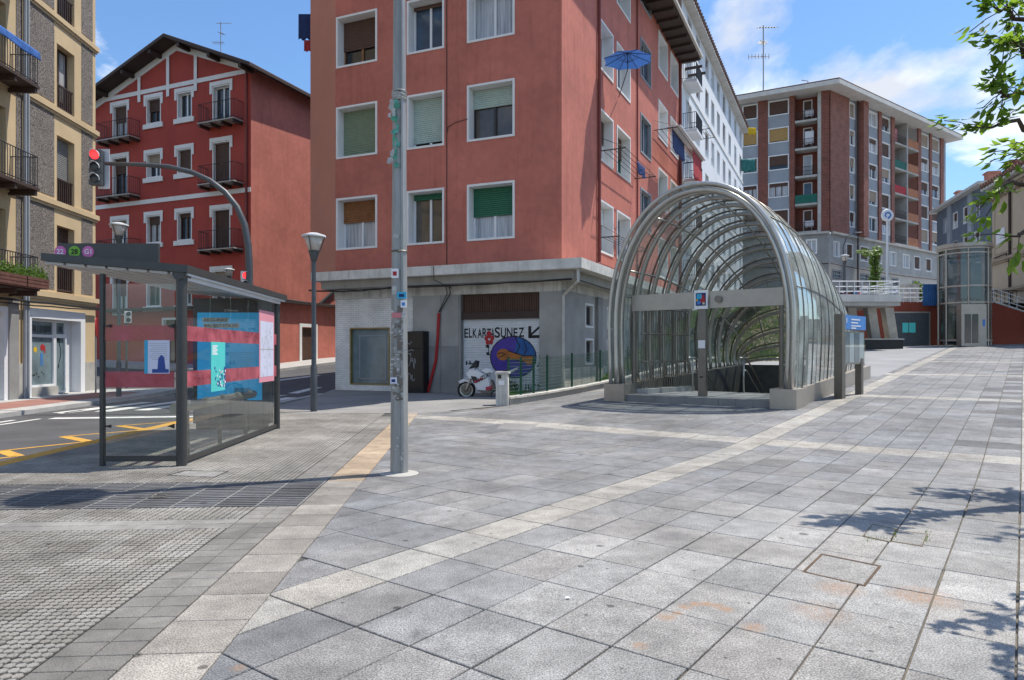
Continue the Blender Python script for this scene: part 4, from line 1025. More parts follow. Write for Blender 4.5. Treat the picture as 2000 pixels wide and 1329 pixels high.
# ------------------------------------------------------------------ gabled dark red house
GB = .55
gable = thing('gabled_house', (GF.p.x, GF.p.y, GB), 'dark red gabled house with white trim and iron balconies', 'building')
zE = GF.zy(490, 134); tA = GF.tx(319, .9); zA = GF.zy(319, 62, .9)-.30; tE = tA*2; slL = (zA-zE)/tA*.86; tL = tE+2.4; zM = zA-slL*tA; zL = zA-slL*(tL-tA)
rD = [(GF.zy(433,243), GF.zy(433,166)), (GF.zy(433,362), GF.zy(433,276)), (GF.zy(433,489), GF.zy(433,408)), (GF.zy(433,610), GF.zy(433,528))]
rW = [(GF.zy(362,231), GF.zy(362,179)), (GF.zy(362,339), GF.zy(362,290)), (GF.zy(362,470), GF.zy(362,414)), (GF.zy(362,586), GF.zy(362,552))]
rW[3] = (rW[2][0]-(rW[1][0]-rW[2][0])*.97, rW[2][1]-(rW[1][1]-rW[2][1])*.97)
cD, cA, cB, cC = (GF.tx(450), GF.tx(415)), (GF.tx(249), GF.tx(220)), (GF.tx(314.5), GF.tx(286)), (GF.tx(375), GF.tx(346))
holes = [(c[0], c[1], r[0], r[1]) for c in (cD, cA) for r in rD]+[(c[0], c[1], r[0], r[1]) for c in (cB, cC) for r in rW]
g_holes = [(GF.tx(470), GF.tx(440), GB-.2, 3.4), (GF.tx(345), GF.tx(320), GB-.2, 3.4)]
mb = MB(); GF.wall(mb, 0, tE, GB-.4, zE, holes+g_holes); GF.poly(mb, [(0, zE), (tA, zA), (tE, zM), (tE, zE)], -.02, 0); GF.poly(mb, [(tE, GB-.4), (tL, GB-.4), (tL, zL), (tE, zM)], -.02, 0); mb.build('wall', 'red_gable', gable)
mb = MB(); GSd.wall(mb, 0, 13, GB-.4, zE, [(11.0, 11.8, z, z+1.4) for z in (5, 8.3, 11.6, 14.7)]+[(4.0, 5.2, GB-.4, 3.0)]); mb.build('wall', 'red_render', gable)
mb = MB(); GSd.ring(mb, 3.8, 5.4, GB-.4, 3.25, .2, -.15, .03, wb=0); d_ = mb.build('door', 'white_trim', gable)
mb = MB(); GSd.rect(mb, 4.0, 5.2, GB-.4, 3.05, -.14); mb.build('leaf', 'wood_brown', d_)
for z in (5, 8.3, 11.6, 14.7): window(gable, GSd, 11.0, 11.8, z, z+1.4, trim='white_trim', sw=.09, pane='pane_dark', mull=0, sill=True)
mb = MB(); GSd.box(mb, 0, 13, .004, .35, 4.35, 4.5); mb.build('ledge', 'iron_brown', gable)
mb = MB(); mb.tube([GSd.P(9, .1, 6.6), GSd.P(6.5, .15, 5.2), GSd.P(5.5, .12, 4.5)], .10, 5); mb.tube(sag(GSd, 0, 13, .25, 4.7, .25), .05, 5); mb.tube(sag(GSd, 0, 13, .2, 4.6, .1), .03, 5); mb.build('cable', 'cable', gable)
shm = ('shutter_brown', 'shutter_brown', 'wood_brown', 'shutter_beige')
for ci, c in enumerate((cD, cA, cB, cC)):
    for k, r in enumerate(rD if ci < 2 else rW):
        sh = ((0, .97, .95, .6), (.45, .4, .3, .5), (.5, .5, .3, .2), (0, .95, .15, .1))[ci][k]
        w = window(gable, GF, c[0], c[1], r[0], r[1], trim='white_trim', sw=.07, proud=.012, depth=.26, frame='wood_brown' if (ci+k) % 3 else 'white_paint', pane=('pane_dark','pane_curtain','pane_dark')[(ci+k) % 3], mull=1, shut=sh, shutm=shm[(ci+k) % 4])
        mb = MB(); hh = r[1]-r[0]; o_ = .17
        GF.box(mb, c[0]-o_, c[1]+o_, .014, .05, r[1]+.002, r[1]+.22)
        for s in (c[0]-o_, c[1]+.002): GF.box(mb, s, s+o_-.002, .014, .05, r[1]-.42, r[1]+.001)
        mb.build('lintel', 'white_trim', w)
        if ci >= 2:
            mb = MB(); GF.box(mb, c[0]-.2, c[1]+.2, .014, .09, r[0]-.27, r[0]-.002); mb.build('sill', 'white_trim', w)
for k, r in enumerate(rD[:3]):
    balcony(gable, GF, GF.tx(459.5, .6), GF.tx(388, .6), r[0]-.02, .72, 1.0, corbels=4, bars=13, sl_h=.06)
    balcony(gable, GF, GF.tx(256, .6), GF.tx(190, .6), r[0]-.02, .72, 1.0, corbels=4, bars=13, sl_h=.06)
for h in g_holes:
    mb = MB(); GF.ring(mb, h[0]-.12, h[1]+.12, h[2], h[3]+.12, .12, -.2, .03, wb=0); d_ = mb.build('door', 'white_trim', gable)
    mb = MB(); GF.rect(mb, h[0], h[1], h[2], h[3], -.18); mb.build('leaf', 'wood_brown', d_)
mb = MB(); GF.box(mb, GF.tx(390), GF.tx(210), .004, .5, 3.95, 4.1); mb.build('ledge', 'iron_brown', gable)
mb = MB(); mb.prism([GF.P(GF.tx(405), .55, GB+1.6), GF.P(GF.tx(245), .55, GB+1.6), GF.P(GF.tx(245), .55, 3.4), GF.P(GF.tx(405), .55, 3.4)], (0, .01, 0))
# white half-timber trim
zb = GF.zy(484, 133+4); bw = .24
mb = MB(); GF.box(mb, 0, tL, .004, .043, zE-.1-bw*.5, zE-.1+bw*.5); mb.build('trim', 'white_trim', gable)
sl = (zA-zE)/tA
for px in (273, 329, 383):
    t = GF.tx(px); zt_ = zE+sl*(tA-abs(t-tA))-.25
    mb = MB(); GF.box(mb, t-.115, t+.115, .046, .06, zE-.65, zt_); mb.build('trim', 'white_trim', gable)
for s in (0, 1):
    T = [(0, zE+.02), (tA, zA-.02), (tA, zA-.40), (.65, zE+.05)] if s == 0 else [(tL, zL-.02), (tA, zA-.02), (tA, zA-.40), (tL, zL-.40)]
    mb = MB(); GF.poly(mb, T, .004, .044); mb.build('trim', 'white_trim', gable)
mb = MB(); GF.box(mb, 0, tL, .004, .035, GF.zy(490,375), GF.zy(490,366)); mb.build('string_course', 'white_trim', gable)
# roof slabs with overhang
oh = .9
for s in (1, -1):
    pts = []
    tr, te = tA, (-.75 if s > 0 else tL+.75); ze = zE-sl*.75 if s > 0 else zL-slL*.75
    for dz in (0.02, .16):
        for (t, z) in ((tr, zA), (te, ze)):
            for n in (oh, -13.5): pts.append(GF.P(t, n, z+dz))
    b = pts
    mb = MB(); mb.hexa([b[0], b[2], b[3], b[1], b[4], b[6], b[7], b[5]]); mb.build('roof', 'soffit' , gable)
    mb = MB(); b2 = [(p[0], p[1], p[2]+.142) for p in b[:4]]+[(p[0], p[1], p[2]+.05) for p in b[4:]]
    mb.hexa([b2[0], b2[2], b2[3], b2[1], b2[4], b2[6], b2[7], b2[5]]); mb.build('roof_covering', 'roof_tile', gable)
for k in range(7):
    mb = MB(); t = tL*k/6; z = (zA-sl*(tA-t) if t < tA else zA-slL*(t-tA))-.02; GF.box(mb, t-.09, t+.09, -.1, oh-.06, z-.22, z); mb.build('purlin', 'soffit', gable)
mb = MB(); mb.tube([GF.P(.25, .08, zE-.1), GF.P(.25, .08, GB)], .06, 6); mb.build('downpipe', 'pipe_red', gable)
def antenna(p, h, label, arms=3, r=.03, parent=None):
    o = thing('antenna', p, label, 'antenna'); p = Vector(p)
    mb = MB(); mb.tube([p, p+Vector((0,0,h))], r, 5); mb.build('mast', 'galvanised', o)
    for k in range(arms):
        mb = MB(); z = h*(.97-.2*k); a = .4+1.1*k; d = Vector((math.cos(a), math.sin(a)*.6, .12)); q = p+Vector((0,0,z)); L = h*.22
        mb.tube([q-d*L*.4, q+d*L], r*.6, 4); e_ = Vector((-d.y, d.x, 0)).normalized()+Vector((0,0,.3))
        for i in range(7): c = q+d*L*(-.35+i*.22); mb.tube([c-e_*L*.22, c+e_*L*.22], r*.4, 4)
        mb.build('aerial', 'galvanised', o)
    return o
pa = GF.P(GF.tx(431, -2.5), -2.5, zE+1.6); antenna(pa, 2.9, 'thin television antenna on the roof of the gabled house', r=.025)
# ------------------------------------------------------------------ cream and pebble-dash house at the left edge
cpt = xyuv(28.0, -14.7)
LB = Face(cpt, (ST, -CT), (1, 0)); LH = 21
cream = thing('cream_house', (cpt[0], cpt[1], 0), 'cream and grey pebble-dashed house with iron balconies above a white shop front', 'building')
z0s, z1s, z2s, z3s = LB.zy(184, 590), LB.zy(187, 428), LB.zy(187, 263), LB.zy(182, 95)
zst = [z0s, z1s, z2s, z3s, z3s+3.4]
wc = (LB.tx(146), LB.tx(110)); 
wr = [(LB.zy(111,572), LB.zy(111,438)), (LB.zy(111,398), LB.zy(111,262)), (LB.zy(113,214), LB.zy(113,84)), (LB.zy(113,34), LB.zy(113,34)+2.7)]
LT = 14.5
dc = (LB.tx(12), LB.tx(12)+1.3)
holes = [(wc[0], wc[1], a, b) for a, b in wr]+[(dc[0], dc[1], a-.15, b) for a, b in wr]
shop = (LB.tx(164), LB.tx(48), -.1, LB.zy(164, 612))
shop2 = (LB.tx(14), LB.tx(14)+3.5, -.1, shop[3]-.05)
mb = MB(); LB.wall(mb, 0, LT, -.2, LH, holes+[shop, shop2]); mb.build('wall', 'cream', cream)
bk = Face(cpt, (-1, -.06), (0, 1)); mb = MB(); bk.wall(mb, 0, 9, -.2, LH); mb.build('wall', 'cream', cream)
mb = MB(); LB.box(mb, -.3, LT, -9, .7, LH, LH+.3); mb.build('roof', 'eave_white', cream)
pr = []
for k in range(4):
    a, b = zst[k]+.24, zst[k+1]-.12
    for px0, px1 in ((180.5, 159), (105.5, 52.5), (42, 31)):
        mb = MB(); LB.box(mb, LB.tx(px0), LB.tx(px1), .002, .012, a, b); mb.build('pebble_panel', 'pebble', cream)
for z in zst[:4]:
    mb = MB(); LB.box(mb, -.12, LT, .003, .10, z-.06, z+.12); LB.box(mb, -.05, LT, .003, .05, z-.16, z-.062); mb.build('string_course', 'cream', cream)
for k, (a, b) in enumerate(wr):
    w = window(cream, LB, wc[0], wc[1], a, b, trim='cream', sw=.03, proud=.004, depth=.32, frame='iron_brown', pane=('pane_dark','pane_dark','pane_curtain','pane_blue')[k], mull=1, shut=(.3,.62,0,0)[k], shutm=('shutter_brown','shutter_grey','shutter_brown','shutter_brown')[k])
    mb = MB(); h = a+.95
    for zz_ in (a+.12, h): LB.box(mb, wc[0]+.03, wc[1]-.03, -.12, -.06, zz_-.03, zz_+.03)
    for i in range(9): t = wc[0]+.08+(wc[1]-wc[0]-.16)*i/8; LB.box(mb, t-.018, t+.018, -.11, -.07, a+.04, h)
    mb.build('railing', 'iron_brown', w)
    window(cream, LB, dc[0], dc[1], a-.15, b, trim='cream', sw=.06, depth=.3, frame='iron_brown', pane='pane_dark', mull=1)
bal_z = [LB.zy(78, 368, .9), LB.zy(80, 170, .9)]
bal_z = [bal_z[0]-(bal_z[1]-bal_z[0])*.98, bal_z[0], bal_z[1], bal_z[1]*2-bal_z[0]]
for z in bal_z:
    balcony(cream, LB, LB.tx(76, .85), LB.tx(76, .85)+3.2, z, .88, 1.0, slab='iron_brown', rail='iron', corbels=4, sl_h=.10)
# planter boxes with shrubs on the lowest balcony
zpl = bal_z[0]
for k, (ta, tb, lab) in enumerate(((LB.tx(74,.85)+.0, LB.tx(74,.85)+1.05, 'reddish wooden planter with green shrub at the end of the lowest balcony'), (LB.tx(74,.85)+1.12, LB.tx(74,.85)+2.3, 'reddish wooden planter with green shrub on the inner half of the lowest balcony'))):
    o = thing('planter', LB.P((ta+tb)/2, 1.05, zpl), lab, 'planter')
    mb = MB()
    LB.box(mb, ta, tb, .88, 1.18, zpl-.05, zpl+.28)
    for i in range(3): LB.box(mb, ta-.01, tb+.01, 1.182, 1.20, zpl-.04+i*.11, zpl+.05+i*.11)
    mb.build('box', 'planter_wood', o)
    mb = MB()
    for i in range(650):
        c = Vector(LB.P(random.uniform(ta, tb), random.uniform(.88, 1.2), zpl+.26+abs(random.gauss(0, .16)))); d = Vector((random.gauss(0,1), random.gauss(0,1), random.gauss(0,1))).normalized(); e_ = d.orthogonal().normalized()
        mb.quad(c-d*.05, c+e_*.02, c+d*.05, c-e_*.02)
    mb.build('shrub', 'grass_blade', o)
zq = bal_z[2]
cloth(LB, LB.tx(76,.85)+.05, LB.tx(76,.85)+3.0, zq+.80, zq+1.06, .92, 'cloth_blue', 'blue sheet drying over an iron balcony rail of the cream house', .03)
mb = MB()
for px in (43, 49): mb.tube([LB.P(LB.tx(px), .09, LH), LB.P(LB.tx(px), .09, .0)], .055, 6)
mb.build('downpipe', 'grey_panel', cream)
# shop front
mb = MB(); LB.ring(mb, shop[0], shop[1], shop[2], shop[3], .30, -.30, .05, wb=0, wt=.34); LB.box(mb, shop[0]+.31, shop[0]+.85, -.34, -.31, 0, shop[3]); s1 = mb.build('shop_front', 'white_paint', cream)
ia, ib, iz = shop[0]+.30, shop[1]-.30, shop[3]-.36
dv = ia+(ib-ia)*.40
mb = MB(); LB.ring(mb, dv, ib, .32, iz, .07, -.30, -.22); LB.box(mb, dv+.07, ib-.07, -.30, -.23, iz-.62, iz-.52); LB.ring(mb, ia+.45, dv-.02, .05, iz, .07, -.30, -.22); LB.box(mb, ia+.52, dv-.09, -.30, -.23, iz-.62, iz-.48); mb.build('shop_frame', 'white_paint', s1)
mb = MB(); LB.rect(mb, ia+.4, ib, .05, iz, -.285); mb.build('pane', 'pane_teal', s1)
mb = MB(); LB.box(mb, dv, ib, -.3, -.1, -.1, .31); mb.build('stall_riser', 'concrete', s1)
mb = MB()
random.seed(5)
for (ta, tb_) in ((ib-.12, dv+.12), (dv-.14, ia+.6)):
    n_ = int(abs(ta-tb_)/.06)
    for i in range(n_):
        if random.random() < .14: continue
        t = ta+(tb_-ta)*i/n_; LB.rect(mb, t-.034, t, iz-.46+random.choice((0,.05)), iz-.20, -.28)
for i in range(9):
    t = ib-.2-.12*i+random.uniform(-.05,.05); z = .75+random.uniform(-.12,.1); stroke(mb, LB, [(t, z), (t-.06, z+.03)], .05, -.28)
for i in range(6): t = ib-.15-.17*i; z = 2.0+random.uniform(-.2,.2); stroke(mb, LB, [(t, z), (t-.1, z+.02), (t-.05, z+.05), (t-.16, z+.04)], .025, -.28)
tm = (dv+ia+.5)/2; stroke(mb, LB, [(tm+.1, 2.1), (tm, 1.95), (tm-.1, 1.7), (tm-.12, 1.4), (tm, 1.1), (tm+.03, .95), (tm-.04, 1.05)], .04, -.28); stroke(mb, LB, [(tm+.12, 1.95), (tm, 2.15), (tm-.02, 1.9)], .09, -.279)
mb.build('window_lettering', 'black_print', s1)
tk = (dv+ib)/2
mb = MB(); disc(mb, LB, tk-.25, 1.7, .12, -.279, 12); stroke(mb, LB, [(tk-.37, 1.75), (tk-.38, 1.5)], .07, -.279); mb.build('painted_figure', 'mural_red', s1)
mb = MB(); stroke(mb, LB, [(tk-.2, 1.5), (tk-.2, 1.3)], .12, -.278); stroke(mb, LB, [(tk-.24, 1.3), (tk-.27, 1.05)], .05, -.278); stroke(mb, LB, [(tk-.17, 1.3), (tk-.15, 1.05)], .05, -.278); mb.build('painted_figure', 'sign_blue', s1)
mb = MB(); disc(mb, LB, tk+.15, 1.62, .10, -.279, 12); mb.build('painted_sun', 'cloth_yellow', s1)
mb = MB(); stroke(mb, LB, [(tk+.42, 1.1), (tk+.42, 1.6)], .05, -.279); stroke(mb, LB, [(tk+.5, 1.35), (tk+.35, 1.5)], .04, -.279); mb.build('painted_plant', 'grass', s1)
mb = MB(); LB.ring(mb, shop2[0], shop2[1], shop2[2], shop2[3], .18, -.25, .03, wb=0); LB.box(mb, shop2[0]+.18, shop2[1]-.18, -.2, -.12, 2.4, 2.6); s2 = mb.build('shop_front', 'white_paint', cream)
mb = MB(); LB.rect(mb, shop2[0]+.1, shop2[1]-.1, 0, shop2[3], -.2); mb.build('pane', 'pane_teal', s2)
mb = MB(); LB.box(mb, LB.tx(50), LB.tx(33), .004, .06, 0, 1.15); mb.build('granite_base', 'concrete', cream); mb = MB(); LB.box(mb, 0.05, shop[0], .004, .06, 0, 1.15); mb.build('granite_base', 'concrete', cream)
mb = MB(); LB.box(mb, LB.tx(33), shop2[0], .004, .07, 0, shop[3]+.2); mb.build('dark_pier', 'grey_render_dark', cream)
mb = MB(); mb.tube(sag(LB, 0, LT, .16, z0s-.25, .06, 14), .04, 5); mb.tube(sag(LB, 0, LT, .18, z0s-.32, .12, 14), .025, 5); mb.build('cable', 'cable', cream)
# ------------------------------------------------------------------ brick apartment block on the hill
KY = 72.0; KP = ((1619-CX)/FPX*KY, KY)
BL = Face(KP, (-.885, .466), (-.4, -.9)); BR = Face(KP, (.804, .595), (.6, -.8))
block = thing('apartment_block', (KP[0], KP[1], 5), 'tall brick and grey panel apartment block on the hill', 'building')
fl0 = BL.zy(1600, 231); FH = 2.98
fl = [fl0-FH*k for k in range(5)]           # floor levels, top first
ztop = fl0+2.78; zbase = BL.zy(1619, 452)
tLe = BL.tx(1440)
def tlr(F, a, b): x, y = F.tx(a), F.tx(b); return (min(x, y), max(x, y))
lw1, lp1, lw2, lp2, lg, lb = tlr(BL,1449,1481), tlr(BL,1481,1499.5), tlr(BL,1499.5,1542), tlr(BL,1542,1552), tlr(BL,1552,1597), (0, BL.tx(1597))
# left face
hl = [(w[0]+.06, w[1]-.06, f+.95, f+2.6) for w in (lw1, lw2) for f in fl]
mb = MB(); BL.wall(mb, lw1[0], tLe, zbase, ztop, hl); mb.build('wall', 'grey_panel', block); mb = MB(); BL.wall(mb, lw2[0], lw2[1], zbase, ztop, hl); mb.build('wall', 'grey_panel', block)
for w in (lp1, lp2, lb):
    mb = MB(); BL.box(mb, w[0], w[1], -.3, .12, zbase, ztop); mb.build('brick_pier', 'brick_left_shaded', block)
for i, h in enumerate(hl):
    k = i % 5; c = i//5
    m_ = ('shutter_brown','shutter_tan','shutter_brown','shutter_brown','shutter_brown')[k]
    window(block, BL, *h, trim='white_trim', sw=.1, depth=.2, pane='pane_curtain' if k == 3 else 'pane_dark', frame='wood_brown' if k == 3 else 'white_paint', mull=2, shut=(.92,.92,.7,.25,1)[k], shutm=m_, detail=k == 3)
mb = MB(); BL.wall(mb, lg[0], lg[1], zbase, ztop, n=-1.3); BL.box(mb, lg[0]+.02, lg[0]+.05, -1.3, 0, zbase, ztop); BL.box(mb, lg[1]-.05, lg[1]-.02, -1.3, 0, zbase, ztop); mb.build('loggia_wall', 'brick_red_plain', block)
for k, f in enumerate(fl):
    mb = MB(); BL.box(mb, lg[0]+.05, lg[1]-.05, -1.28, .15, f-.22, f); bb = mb.build('balcony', 'concrete', block)
    mb = MB()
    if k == 3: BL.box(mb, lg[0]+.06, lg[1]-.06, .02, .08, f+.002, f+.95)
    else:
        for zz_ in (.95, .5, .08): mb.tube([BL.P(lg[0]+.06, .08, f+zz_), BL.P(lg[1]-.06, .08, f+zz_)], .025, 4)
        for i in range(16): t = lg[0]+.1+(lg[1]-lg[0]-.2)*i/15; mb.tube([BL.P(t, .08, f), BL.P(t, .08, f+.95)], .014, 4, cap=False)
    mb.build('railing', 'tarp_green' if k == 3 else 'iron_brown', bb)
    mb = MB(); BL.ring(mb, lg[0]+.6, lg[1]-.75, f+.05, f+2.5, .1, -1.29, -1.2); dd = mb.build('balcony_door', 'white_trim', block)
    mb = MB(); BL.rect(mb, lg[0]+.7, lg[1]-.85, f+.1, f+2.45, -1.27); mb.build('pane', ('shutter_brown','shutter_brown','pane_curtain','pane_blue','shutter_brown')[k], dd)
    if k in (0, 1, 4): cloth(BL, lg[0]+.4, lg[0]+1.3, f+.5, f+(1.9 if k == 1 else 1.2), -.5, 'cloth_white', ('white washing on the top brick block loggia', 'long white sheet on the second loggia from the top', '', '', 'pale box and washing on the lowest brick loggia')[k])
mb = MB(); BL.box(mb, lg[0]-.35, lg[0]-.001, -.2, .16, zbase, ztop); mb.build('column', 'concrete', block)
# right face
rb, rw0, rpier, rw1, rw2, rlg1, rlg2, rw3, rw4 = [tlr(BR, *p) for p in ((1619,1657), (1657,1671), (1673,1695), (1695,1714), (1720,1739), (1745,1769), (1769,1791), (1797,1814), (1818,1835))]
tRe = BR.tx(1847)
mb = MB(); BR.box(mb, rb[0]+.13, rb[1], -.3, .12, zbase, ztop); mb.build('brick_pier', 'brick_right_lit', block)
mb = MB(); BR.box(mb, rpier[0], BR.tx(1697, .8), -.3, .8, zbase, ztop); mb.build('brick_pier', 'brick_right_lit', block)
hr = [(w[0]+.12, w[1]-.12, f+.75, f+2.5) for w in (rw0, rw1, rw2, rw3, rw4) for f in fl]
mb = MB()
BR.wall(mb, rb[1], rlg1[0], zbase, ztop, hr); mb.build('wall', 'grey_panel', block); mb = MB(); BR.wall(mb, rlg2[1], tRe, zbase, ztop, hr); mb.build('wall', 'grey_panel', block)
for i, h in enumerate(hr):
    window(block, BR, *h, trim='white_trim', sw=.12, depth=.22, pane=random.choice(('pane_dark','pane_curtain','pane_blue')), mull=1, shut=random.choice((.97,.3,.75,.97,.6,0)), shutm=random.choice(('shutter_brown','shutter_beige','shutter_brown')))
for a, b in ((rw1[1], rw2[0]), (rw2[1], rlg1[0]), (rlg2[1], rw3[0]), (rw3[1], rw4[0]), (rw4[1], rw4[1]+.9)):
    mb = MB(); BR.box(mb, a, b, .002, .16, zbase, ztop); mb.build('brick_strip', 'brick_right_lit', block)
mb = MB(); BR.wall(mb, rlg1[0], rlg2[1], zbase, ztop, n=-1.6); mb.build('loggia_wall', 'brick_red_plain', block)
mb = MB(); BR.box(mb, rlg1[1]-.15, rlg1[1]+.15, -1.55, .2, zbase, ztop); mb.build('column', 'grey_render', block)
for k, f in enumerate(fl):
    mb = MB(); BR.box(mb, rlg1[0]+.02, rlg1[1]-.16, -1.55, .2, f-.2, f); bb = mb.build('balcony', 'concrete', block)
    mb = MB()
    if k in (1, 2): BR.box(mb, rlg1[0]+.03, rlg1[1]-.17, .05, .12, f+.002, f+.95)
    else:
        for zz_ in (.95, .5, .08): mb.tube([BR.P(rlg1[0]+.05, .1, f+zz_), BR.P(rlg1[1]-.2, .1, f+zz_)], .025, 4)
        for i in range(14): t = rlg1[0]+.1+(rlg1[1]-rlg1[0]-.35)*i/13; mb.tube([BR.P(t, .1, f), BR.P(t, .1, f+.95)], .014, 4, cap=False)
    mb.build('railing', {1: 'tarp_green', 2: 'cloth_red'}.get(k, 'iron_brown'), bb)
    mb = MB(); BR.box(mb, rlg2[0]+.16, rlg2[1]-.02, -1.55, .2, f-.2, f); bb = mb.build('balcony', 'concrete', block)
    mb = MB(); BR.box(mb, rlg2[0]+.17, rlg2[1]-.03, .04, .16, f+.002, f+.98); mb.build('parapet', 'brick_orange', bb)
    mb = MB(); BR.ring(mb, rlg2[0]+.3, rlg2[1]-.3, f+.05, f+2.3, .1, -1.59, -1.5); dd = mb.build('balcony_door', 'white_trim', block)
    mb = MB(); BR.rect(mb, rlg2[0]+.4, rlg2[1]-.4, f+.1, f+2.2, -1.56); mb.build('pane', 'pane_dark', dd)
cloth(BR, rlg1[0]+.4, rlg1[0]+1.6, fl[0]+.3, fl[0]+1.9, -.3, 'cloth_pink', 'pink washing in the top loggia beside the orange brick parapets')
mb = MB(); BL.box(mb, -.1, tLe, .005, .3, zbase-.22, zbase-.002); BR.box(mb, .32, tRe, .005, .31, zbase-.22, zbase-.002); mb.build('string_course', 'concrete', block)
# grey lower storeys
zlo = 4.0
hb = [(t0, t1, zbase-2.6, zbase-.9) for t0, t1 in (tlr(BR,1628,1640), tlr(BR,1653,1666), tlr(BR,1680,1696), tlr(BR,1712,1722), tlr(BR,1737,1750), tlr(BR,1763,1776), tlr(BR,1785,1797), tlr(BR,1808,1819))]
hb2 = [(t0, t1, zbase-5.0, zbase-3.9) for t0, t1 in (tlr(BR,1625,1645), tlr(BR,1680,1697), tlr(BR,1716,1730), tlr(BR,1742,1755), tlr(BR,1782,1796))]
mb = MB(); BR.wall(mb, 0, tRe, zlo, zbase-.22, hb+hb2); mb.build('wall', 'grey_render', block)
hc = [tlr(BL,1574,1596)+(zbase-2.3, zbase-.7)]
mb = MB(); BL.wall(mb, 0, tLe, zlo, zbase-.22, hc); mb.build('wall', 'grey_render_dark', block)
for i, h in enumerate(hb): window(block, BR, *h, trim='white_trim', sw=.1, depth=.18, pane='pane_curtain', mull=1, shut=(0,.9,.85,.8,0,0,.9,.9)[i], shutm='shutter_brown')
for h in hc: window(block, BL, *h, trim='white_trim', sw=.1, depth=.18, pane='pane_curtain', mull=1)
for h in hb2:
    w = window(block, BR, *h, trim='grey_render', sw=.06, depth=.16, pane='pane_dark', mull=0)
    mb = MB()
    for i in range(6): t = h[0]+(h[1]-h[0])*(i+.5)/6; BR.box(mb, t-.03, t+.03, .0, .03, h[2], h[3])
    for i in range(3): z = h[2]+(h[3]-h[2])*(i+.5)/3; BR.box(mb, h[0], h[1], .031, .05, z-.03, z+.03)
    mb.build('bars', 'grey_panel', w)
mb = MB(); mb.tube(sag(BR, 0, tRe, .2, zbase-3.4, .2), .05, 4); mb.tube(sag(BL, 0, 9, .2, zbase-3.4, .1), .05, 4)
mb.tube([BR.P(rpier[0]-.3, .3, ztop), BR.P(rpier[0]-.3, .3, zlo)], .09, 6); mb.tube([BL.P(.9, .2, zbase-3.2), BL.P(.9, .2, zlo)], .07, 5); mb.build('downpipe', 'iron_brown', block)
# roof slab
ovr = 1.6
k0 = Vector(KP)+(BL.n+BR.n).normalized()*ovr*1.25
rp = [k0, Vector(BR.P(tRe+1.2, ovr, 0)[:2]), Vector(BR.P(tRe+1.2, -9, 0)[:2]), Vector(BL.P(tLe, -9, 0)[:2]), Vector(BL.P(tLe, ovr, 0)[:2])]
mb = MB(); mb.prism([(p.x, p.y, ztop) for p in rp], (0, 0, .45)); mb.build('eave', 'eave_white', block)
mb = MB(); mb.prism([(p.x, p.y, ztop+.452) for p in rp], (0, 0, .12)); mb.build('roof', 'roof_tile', block)
mb = MB(); BL.box(mb, BL.tx(1522, -3), BL.tx(1458, -3), -6, -3, ztop+.58, ztop+1.6); mb.build('roof_house', 'brick_pink', block)
antenna(BL.P(BL.tx(1491, -3.5), -3.5, ztop+1.6), 8.3, 'tall thin roof antenna mast on the brick block', 3, .07)
mb = MB(); q = Vector(BL.P(BL.tx(1578, -3), -3, ztop+.55)); o = thing('roof_vent', q, 'small vent mast on the brick block roof', 'roof vent'); mb.tube([q, q+Vector((0,0,1.9)), q+Vector((-.7,0,2.0))], .05, 5); mb.build('mast', 'galvanised', o)
# side return
e2 = Face(BR.P(tRe, 0, 0)[:2], tuple(-BR.n), (.8, .6)); mb = MB(); e2.wall(mb, 0, 9, zlo, ztop); mb.build('wall', 'brick_pink', block)
# ------------------------------------------------------------------ far right houses
DP = ((1925-CX)/FPX*60, 60.0); DF = Face(DP, (.27, .963), (-1, .2))
dk = thing('slate_house', (DP[0], DP[1], 5), 'slate blue and grey terrace house beyond the lift tower', 'building')
dzt = EYE+330/FPX*60; DL = 13
hs = [(t, t+1.3, z, z+1.6) for t in (1.2, 4.0, 6.8, 9.6) for z in (dzt-2.6, dzt-5.4, dzt-8.2, dzt-11)]
mb = MB(); DF.wall(mb, 0, DL, 4.5, dzt, hs); mb.build('wall', 'bluegrey', dk)
for i, h in enumerate(hs): window(dk, DF, *h, trim='white_trim' if i % 3 else 'bluegrey_pale', sw=.1, depth=.18, pane=random.choice(('pane_dark','pane_blue','pane_curtain')), mull=1, shut=random.choice((0,.3,.5)))
for t in (2.75, 8.35):
    mb = MB(); DF.box(mb, t, t+1.0, .003, .18, 4.5, dzt); mb.build('panel', 'bluegrey_pale', dk)
mb = MB(); DF.box(mb, -.3, DL+.5, -6, .7, dzt, dzt+.25); mb.build('eave', 'eave_white', dk)
for t in (1.5, 9.0):
    mb = MB(); DF.box(mb, t, t+.9, -1.6, -.7, dzt+.2, dzt+1.3); DF.box(mb, t-.1, t+1.0, -1.7, -.6, dzt+1.302, dzt+1.45); mb.build('chimney', 'brick_pink', dk)
d2 = Face(DP, (1, .1), (0, -1)); mb = MB(); d2.wall(mb, 0, 8, 4.5, dzt); mb.build('wall', 'bluegrey', dk)
EP = ((1938-CX)/FPX*56, 56.0); EF = Face(EP, (-.27, -.963), (-1, .2)); E2F = Face(EP, (1, .12), (0, 1))
bg_ = thing('beige_house', (EP[0], EP[1], 5), 'beige rendered house with panelled wall behind the ramp railing', 'building')
ezt = EYE+318/FPX*56
mb = MB(); EF.wall(mb, 0, 14, 3.0, ezt); mb.build('wall', 'beige', bg_)
mb = MB(); EF.ring(mb, .5, 3.4, 9.4, ezt-.8, .08, .003, .03); EF.ring(mb, 3.7, 7, 9.4, ezt-.8, .08, .003, .03); mb.build('panel_moulding', 'beige_dark', bg_)
